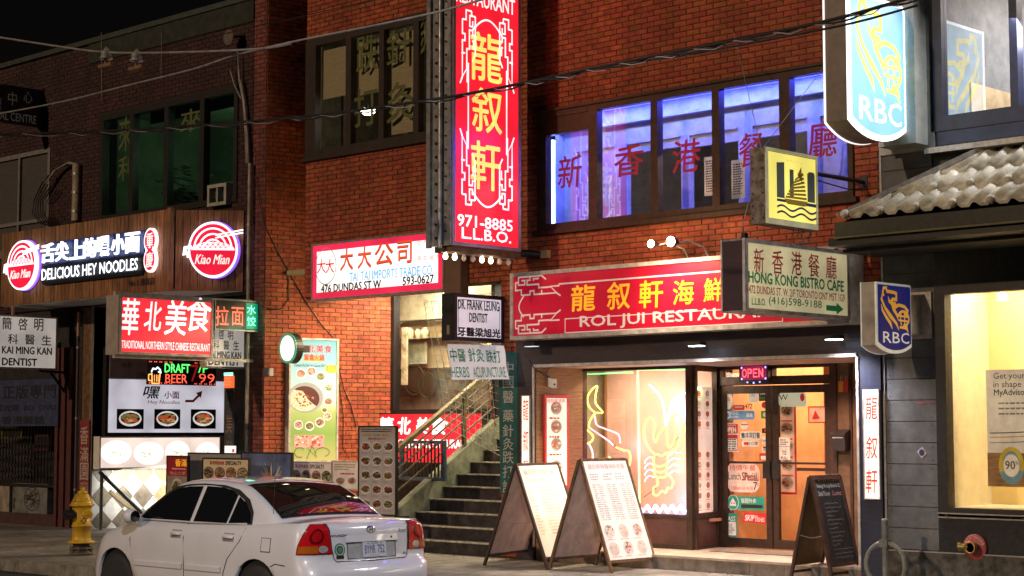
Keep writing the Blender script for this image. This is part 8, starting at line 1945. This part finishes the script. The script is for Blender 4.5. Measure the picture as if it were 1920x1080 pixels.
def top_s(x, u, off):
    h_ = hz_(x); w_ = gy(x, h_)-.075+(.0); q = Vector((x, w_*u, h_+.022-.02*u*u+off)); return q
patch('rear_glass_trim', RUB, lambda u, v: top_s(.70+.64*v, (u*2-1)*(1.02), .004)+Vector((-.0, 0, 0)), 12, 8)
patch('rear_glass', CGL, lambda u, v: top_s(.725+.60*v, (u*2-1)*(.975), .011), 16, 10)
patch('windscreen', CGL, lambda u, v: top_s(2.47+.62*v, (u*2-1)*1.0, .008), 12, 8)
# trunk lid, bumper, seams
tl = .60
seam([Vector((.155, .56, 1.0)), surf(iy(.50), .93, .003)-Vector((.0, 0, 0)), surf(iy(.495), .80, .003), surf(iy(.47), .66, .003), surf(iy(.44), .635, .004), surf(0, .628, .004), surf(iy(.44), .635, .004, -1), surf(iy(.47), .66, .003, -1), surf(iy(.495), .80, .003, -1), surf(iy(.50), .93, .003, -1), Vector((.155, -.56, 1.0))])
# plate recess and plate
PR = mat('plate_recess_paint', (.42, .41, .41), .5)
def rear(y, z, off=.0): return surf(iy(abs(y)), z, off, 1 if y >= 0 else -1)
patch('plate_recess', PR, lambda u, v: rear(-.31+.62*u, .655+.155*v, .0035), 8, 3)
seam([rear(.31, .812, .006), rear(.31, .655, .005), rear(-.31, .655, .005), rear(-.31, .812, .006)], .004)
patch('trunk_handle', PNT, lambda u, v: rear(-.33+.66*u, .812+.062*v, .022-.010*v), 8, 2)
seam([rear(.33, .811, .018), rear(0, .811, .018), rear(-.33, .811, .018)], .004)
PLW = mat('licence_plate_white', (.62, .62, .66), .45, var=.04); PLB = mat('plate_blue', (.015, .025, .20), .5)
def flatrear(p, fn_y0, z0, scale=1, off=.01):
    """turn xz-drawn geometry (x right as seen from behind) into rear-face geometry"""
    p.v = [tuple(rear(-(v[0]+fn_y0) if False else (fn_y0-v[0]), z0+v[2], off-v[1])) for v in p.v]; return p.end()
p = CAR.P('licence_plate', PLW); p.box(-.15, .15, -.004, .002, 0, .145); pl_ = flatrear(p, -.02, .662, off=.014)
p = PB('plate_characters', PLB, pl_); p.text('BYMR', -.128, .005, .035, .115, -.007, bold=.0); p.text('752', .035, .125, .035, .115, -.007, bold=.0); p.text('ONTARIO', -.055, .045, .124, .138, -.007); p.use(GRY); p.text('YOURS TO DISCOVER', -.07, .07, .010, .020, -.007); p.use(BLACKM)
for a in (-.085, .085): p.ell(a, .132, .007, .007, -.008, 0, 8)
flatrear(p, -.02, .662, off=.014)
p = CAR.P('emblem', CHRM); p.ring(0, 0, .052, .028, .010, 0, .006, 24); p.use(BLACKM); p.ring(0, 0, .058, .033, .004, .002, 0, 24); p.line([(-.022, -.018), (-.012, .018)], .009, -.001); p.line([(.012, -.018), (.022, .018)], .009, -.001); p.line([(-.018, -.002), (.018, .004)], .008, -.002); flatrear(p, -.0, .925, off=.006)
BDG = mat('dark_badge', (.05, .05, .055), .3, metal=.6)
p = CAR.P('badge', BDG); p.text('HYUNDAI', -.10, .10, 0, .022, 0, bold=.02, shear=.4); flatrear(p, .40, .868, off=.006)
p = CAR.P('badge', BDG); p.text('Accent', -.055, .055, 0, .042, 0, bold=.0, shear=.5); flatrear(p, -.42, .880, off=.006)
p = CAR.P('badge', BDG); p.text('GS', -.018, .018, 0, .022, 0, bold=.02); flatrear(p, -.43, .668, off=.006)
p = CAR.P('lock', BLACKM); p.ell(0, 0, .010, .012, 0, .003, 10); flatrear(p, -.25, .845, off=.02)
p = CAR.P('round_decal', mat('dark_green_decal', (.03, .08, .05), .5)); p.ell(0, 0, .062, .062, 0, 0, 20); p.use(mat('pale_decal', (.45, .52, .46), .5)); p.ring(0, 0, .046, .046, .010, -.001, 0, 20); p.use(mat('dull_green_decal', (.06, .22, .12), .5)); p.ell(0, .0, .028, .026, -.001, 0, 8); p.use(BLACKM); p.box(-.045, .045, -.001, 0, -.085, -.055); flatrear(p, .40, .745, off=.006)
# tail lamps wrapping the corners
TRD = mat('red_lamp_lens', (.40, .006, .010), .12, emit=(.5, .01, .01), es=.10, coat=1, sample=False); TOR = mat('orange_lamp_lens', (.36, .08, .008), .15, emit=(.8, .25, .02), es=.04, coat=1, sample=False); TWH = mat('clear_lamp_lens', (.62, .60, .58), .1, metal=.4)
TDK = mat('dark_red_lens', (.16, .004, .006), .1, coat=1)
for s in (1, -1):
    def f(u, v, off=.012, s=s):
        z = .715+.275*v; i0 = iy(.50)+.25*v; i1 = 14.6-2.9*max(0, v)**1.6
        return surf(i0+(i1-i0)*u, z, off, s)
    patch('lamp_gasket', RUB, lambda u, v: f(-.03+1.06*u, -.02+1.04*v, .008), 12, 6)
    tlp = patch('tail_lamp', TRD, f, 14, 8)
    patch('indicator_lens', TOR, lambda u, v: f(.34+.62*u, .03+.24*v, .015), 8, 3, tlp)
    def disc(cu, cv, ru, rv, off):
        p = PB('round_lens', None, tlp); return [f(cu+ru*math.cos(a), cv+rv*math.sin(a), off) for a in [2*math.pi*k/18 for k in range(18)]]
    for nm, mt_, cu, cv, ru, rv, off in (('reversing_lens', TWH, .20, .16, .13, .125, .019), ('brake_lens', TDK, .42, .60, .28, .27, .015), ('brake_lens', TRD, .42, .60, .19, .19, .018)):
        p = PB(nm, mt_, tlp); pts = [f(cu, cv, off+.004)]+[f(cu+ru*math.cos(a), cv+rv*math.sin(a), off) for a in [2*math.pi*k/20 for k in range(20)]]
        p.add(pts, [(0, k+1, (k+1) % 20+1) for k in range(20)], True); p.end()
# side details
for s in (1, -1):
    sp = lambda x, z, off=.004, s=s: surf(ix(x), z, off, s)
    seam([sp(2.06, .935), sp(2.05, .8), sp(2.02, .5), sp(2.02, .24)])
    seam([sp(1.06, .93), sp(1.12, .80), sp(1.30, .62), sp(1.36, .48), sp(1.37, .24)])
    seam([sp(3.04, .915), sp(3.0, .75), sp(2.93, .5), sp(2.92, .24)])
    for a, b_ in ((1.40, 1.99), (2.05, 2.89)):
        p = CAR.P('side_moulding', PNT); n = 10
        for i in range(n):
            x0_, x1_ = a+(b_-a)*i/n, a+(b_-a)*(i+1)/n
            q = [sp(x0_, .475, .0), sp(x1_, .475, .0), sp(x1_, .485, .014), sp(x0_, .485, .014), sp(x0_, .530, .014), sp(x1_, .530, .014), sp(x1_, .54, .0), sp(x0_, .54, .0)]
            p.add(q, [(0, 1, 2, 3), (3, 2, 5, 4), (4, 5, 6, 7)])
        p.end()
    for xh in (1.30, 2.18):
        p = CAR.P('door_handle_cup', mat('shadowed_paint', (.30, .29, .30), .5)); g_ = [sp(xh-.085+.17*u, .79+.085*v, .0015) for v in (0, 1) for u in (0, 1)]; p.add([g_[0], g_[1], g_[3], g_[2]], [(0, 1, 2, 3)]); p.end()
        p = CAR.P('door_handle', PNT); p.tube([sp(xh-.075, .83, .008), sp(xh-.06, .835, .026), sp(xh+.06, .835, .026), sp(xh+.075, .83, .008)], .014, 8); p.end()
    # mirror
    p = CAR.P('door_mirror', PNT); c = Vector((2.88, s*.90, .99)); p.lathe([(.001, -.09), (.05, -.07), (.075, -.02), (.082, .02), (.075, .04)], c, 12, 'x'); p.tube([c+Vector((0, -s*.08, -.03)), Vector((2.92, s*.74, .95))], .03, 8); p.end()
    p = CAR.P('mirror_glass', CGL); p.lathe([(.001, -.094), (.06, -.080)], c+Vector((-.0, 0, 0)), 12, 'x'); p.end()
    p = CAR.P('marker_lamp', TRD); g_ = [sp(.50, .455, .003), sp(.66, .455, .003), sp(.66, .49, .003), sp(.50, .49, .003)]; p.add(g_, [(0, 1, 2, 3)]); p.end()
    p = CAR.P('front_indicator', TOR); g_ = [surf(ix(3.46)+2.2, .62, .006, s), surf(ix(3.46)+4.2, .60, .006, s), surf(ix(3.46)+4.4, .67, .006, s), surf(ix(3.46)+1.9, .70, .006, s)]; p.add(g_, [(0, 1, 2, 3)]); p.end()
    p = CAR.P('front_side_reflector', TRD); g_ = [surf(ix(3.46)+2.6, .43, .004, s), surf(ix(3.46)+3.8, .43, .004, s), surf(ix(3.46)+3.8, .46, .004, s), surf(ix(3.46)+2.6, .46, .004, s)]; p.add(g_, [(0, 1, 2, 3)]); p.end()
    for xw in WX:
        p = CAR.P('wheel_arch', RUB); p.lathe([(.36, -.25), (.36, -.02)], (xw, s*.80 if s > 0 else -.80+.27, .29), 28, 'y'); p.add([], []); p.end()
        p = CAR.P('arch_backing', RUB); p.lathe([(.001, 0), (.37, .0)], (xw, s*.56, .29), 24, 'y'); p.end()
        wh = CAR.P('wheel', mat('tyre_rubber', (.02, .02, .02), .8, bump=.3)); w0, w1 = (.60, .79)
        pr = [(.19, -.095), (.25, -.10), (.285, -.08), (.292, -.04), (.292, .04), (.285, .08), (.25, .10), (.19, .095)]
        wh.lathe(pr, (xw, s*.71, .29), 32, 'y'); who = wh.end()
        rm_ = PB('rim', mat('grey_hubcap', (.10, .10, .10), .4, metal=.5), who)
        ys = s*.785
        rm_.lathe([(.001, 0), (.05, s*.012), (.06, 0), (.17, -s*.012), (.20, s*.008)], (xw, ys, .29), 32, 'y')
        for k in range(9): a = k*2*math.pi/9; rm_.beam((xw+.05*math.cos(a), ys+s*.006, .29+.05*math.sin(a)), (xw+.18*math.cos(a), ys+s*.004, .29+.18*math.sin(a)), .02, .022)
        rm_.end()
fd_ = CAR.P('fuel_door', PNT); 
sp = lambda x, z, off=.004: surf(ix(x), z, off, 1)
g_ = [sp(.63, .72, .006), sp(.77, .72, .006), sp(.77, .85, .006), sp(.63, .85, .006)]; fd_.add(g_, [(0, 1, 2, 3)]); fd_.end()
seam([sp(.63, .72, .006), sp(.77, .72, .006), sp(.77, .85, .006), sp(.63, .85, .006), sp(.63, .72, .006)], .0035)
seam([sp(.40, .60, .004), sp(.55, .61, .004), sp(.62, .58, .004)], .004)
p = CAR.P('aerial', BLACKM); p.tube([(.80, .66, 1.00), (.83, .60, 1.75)], .003, 5); p.lathe([(.014, 0), (.010, .03), (.003, .05)], (.80, .66, .985), 8); p.end()
ST_ = mat('dark_seat_cloth', (.03, .03, .032), .9)
# bumper underside / floor
p = CAR.P('underbody', RUB); p.box(.25, 3.8, -.70, .70, .17, .26); p.end()
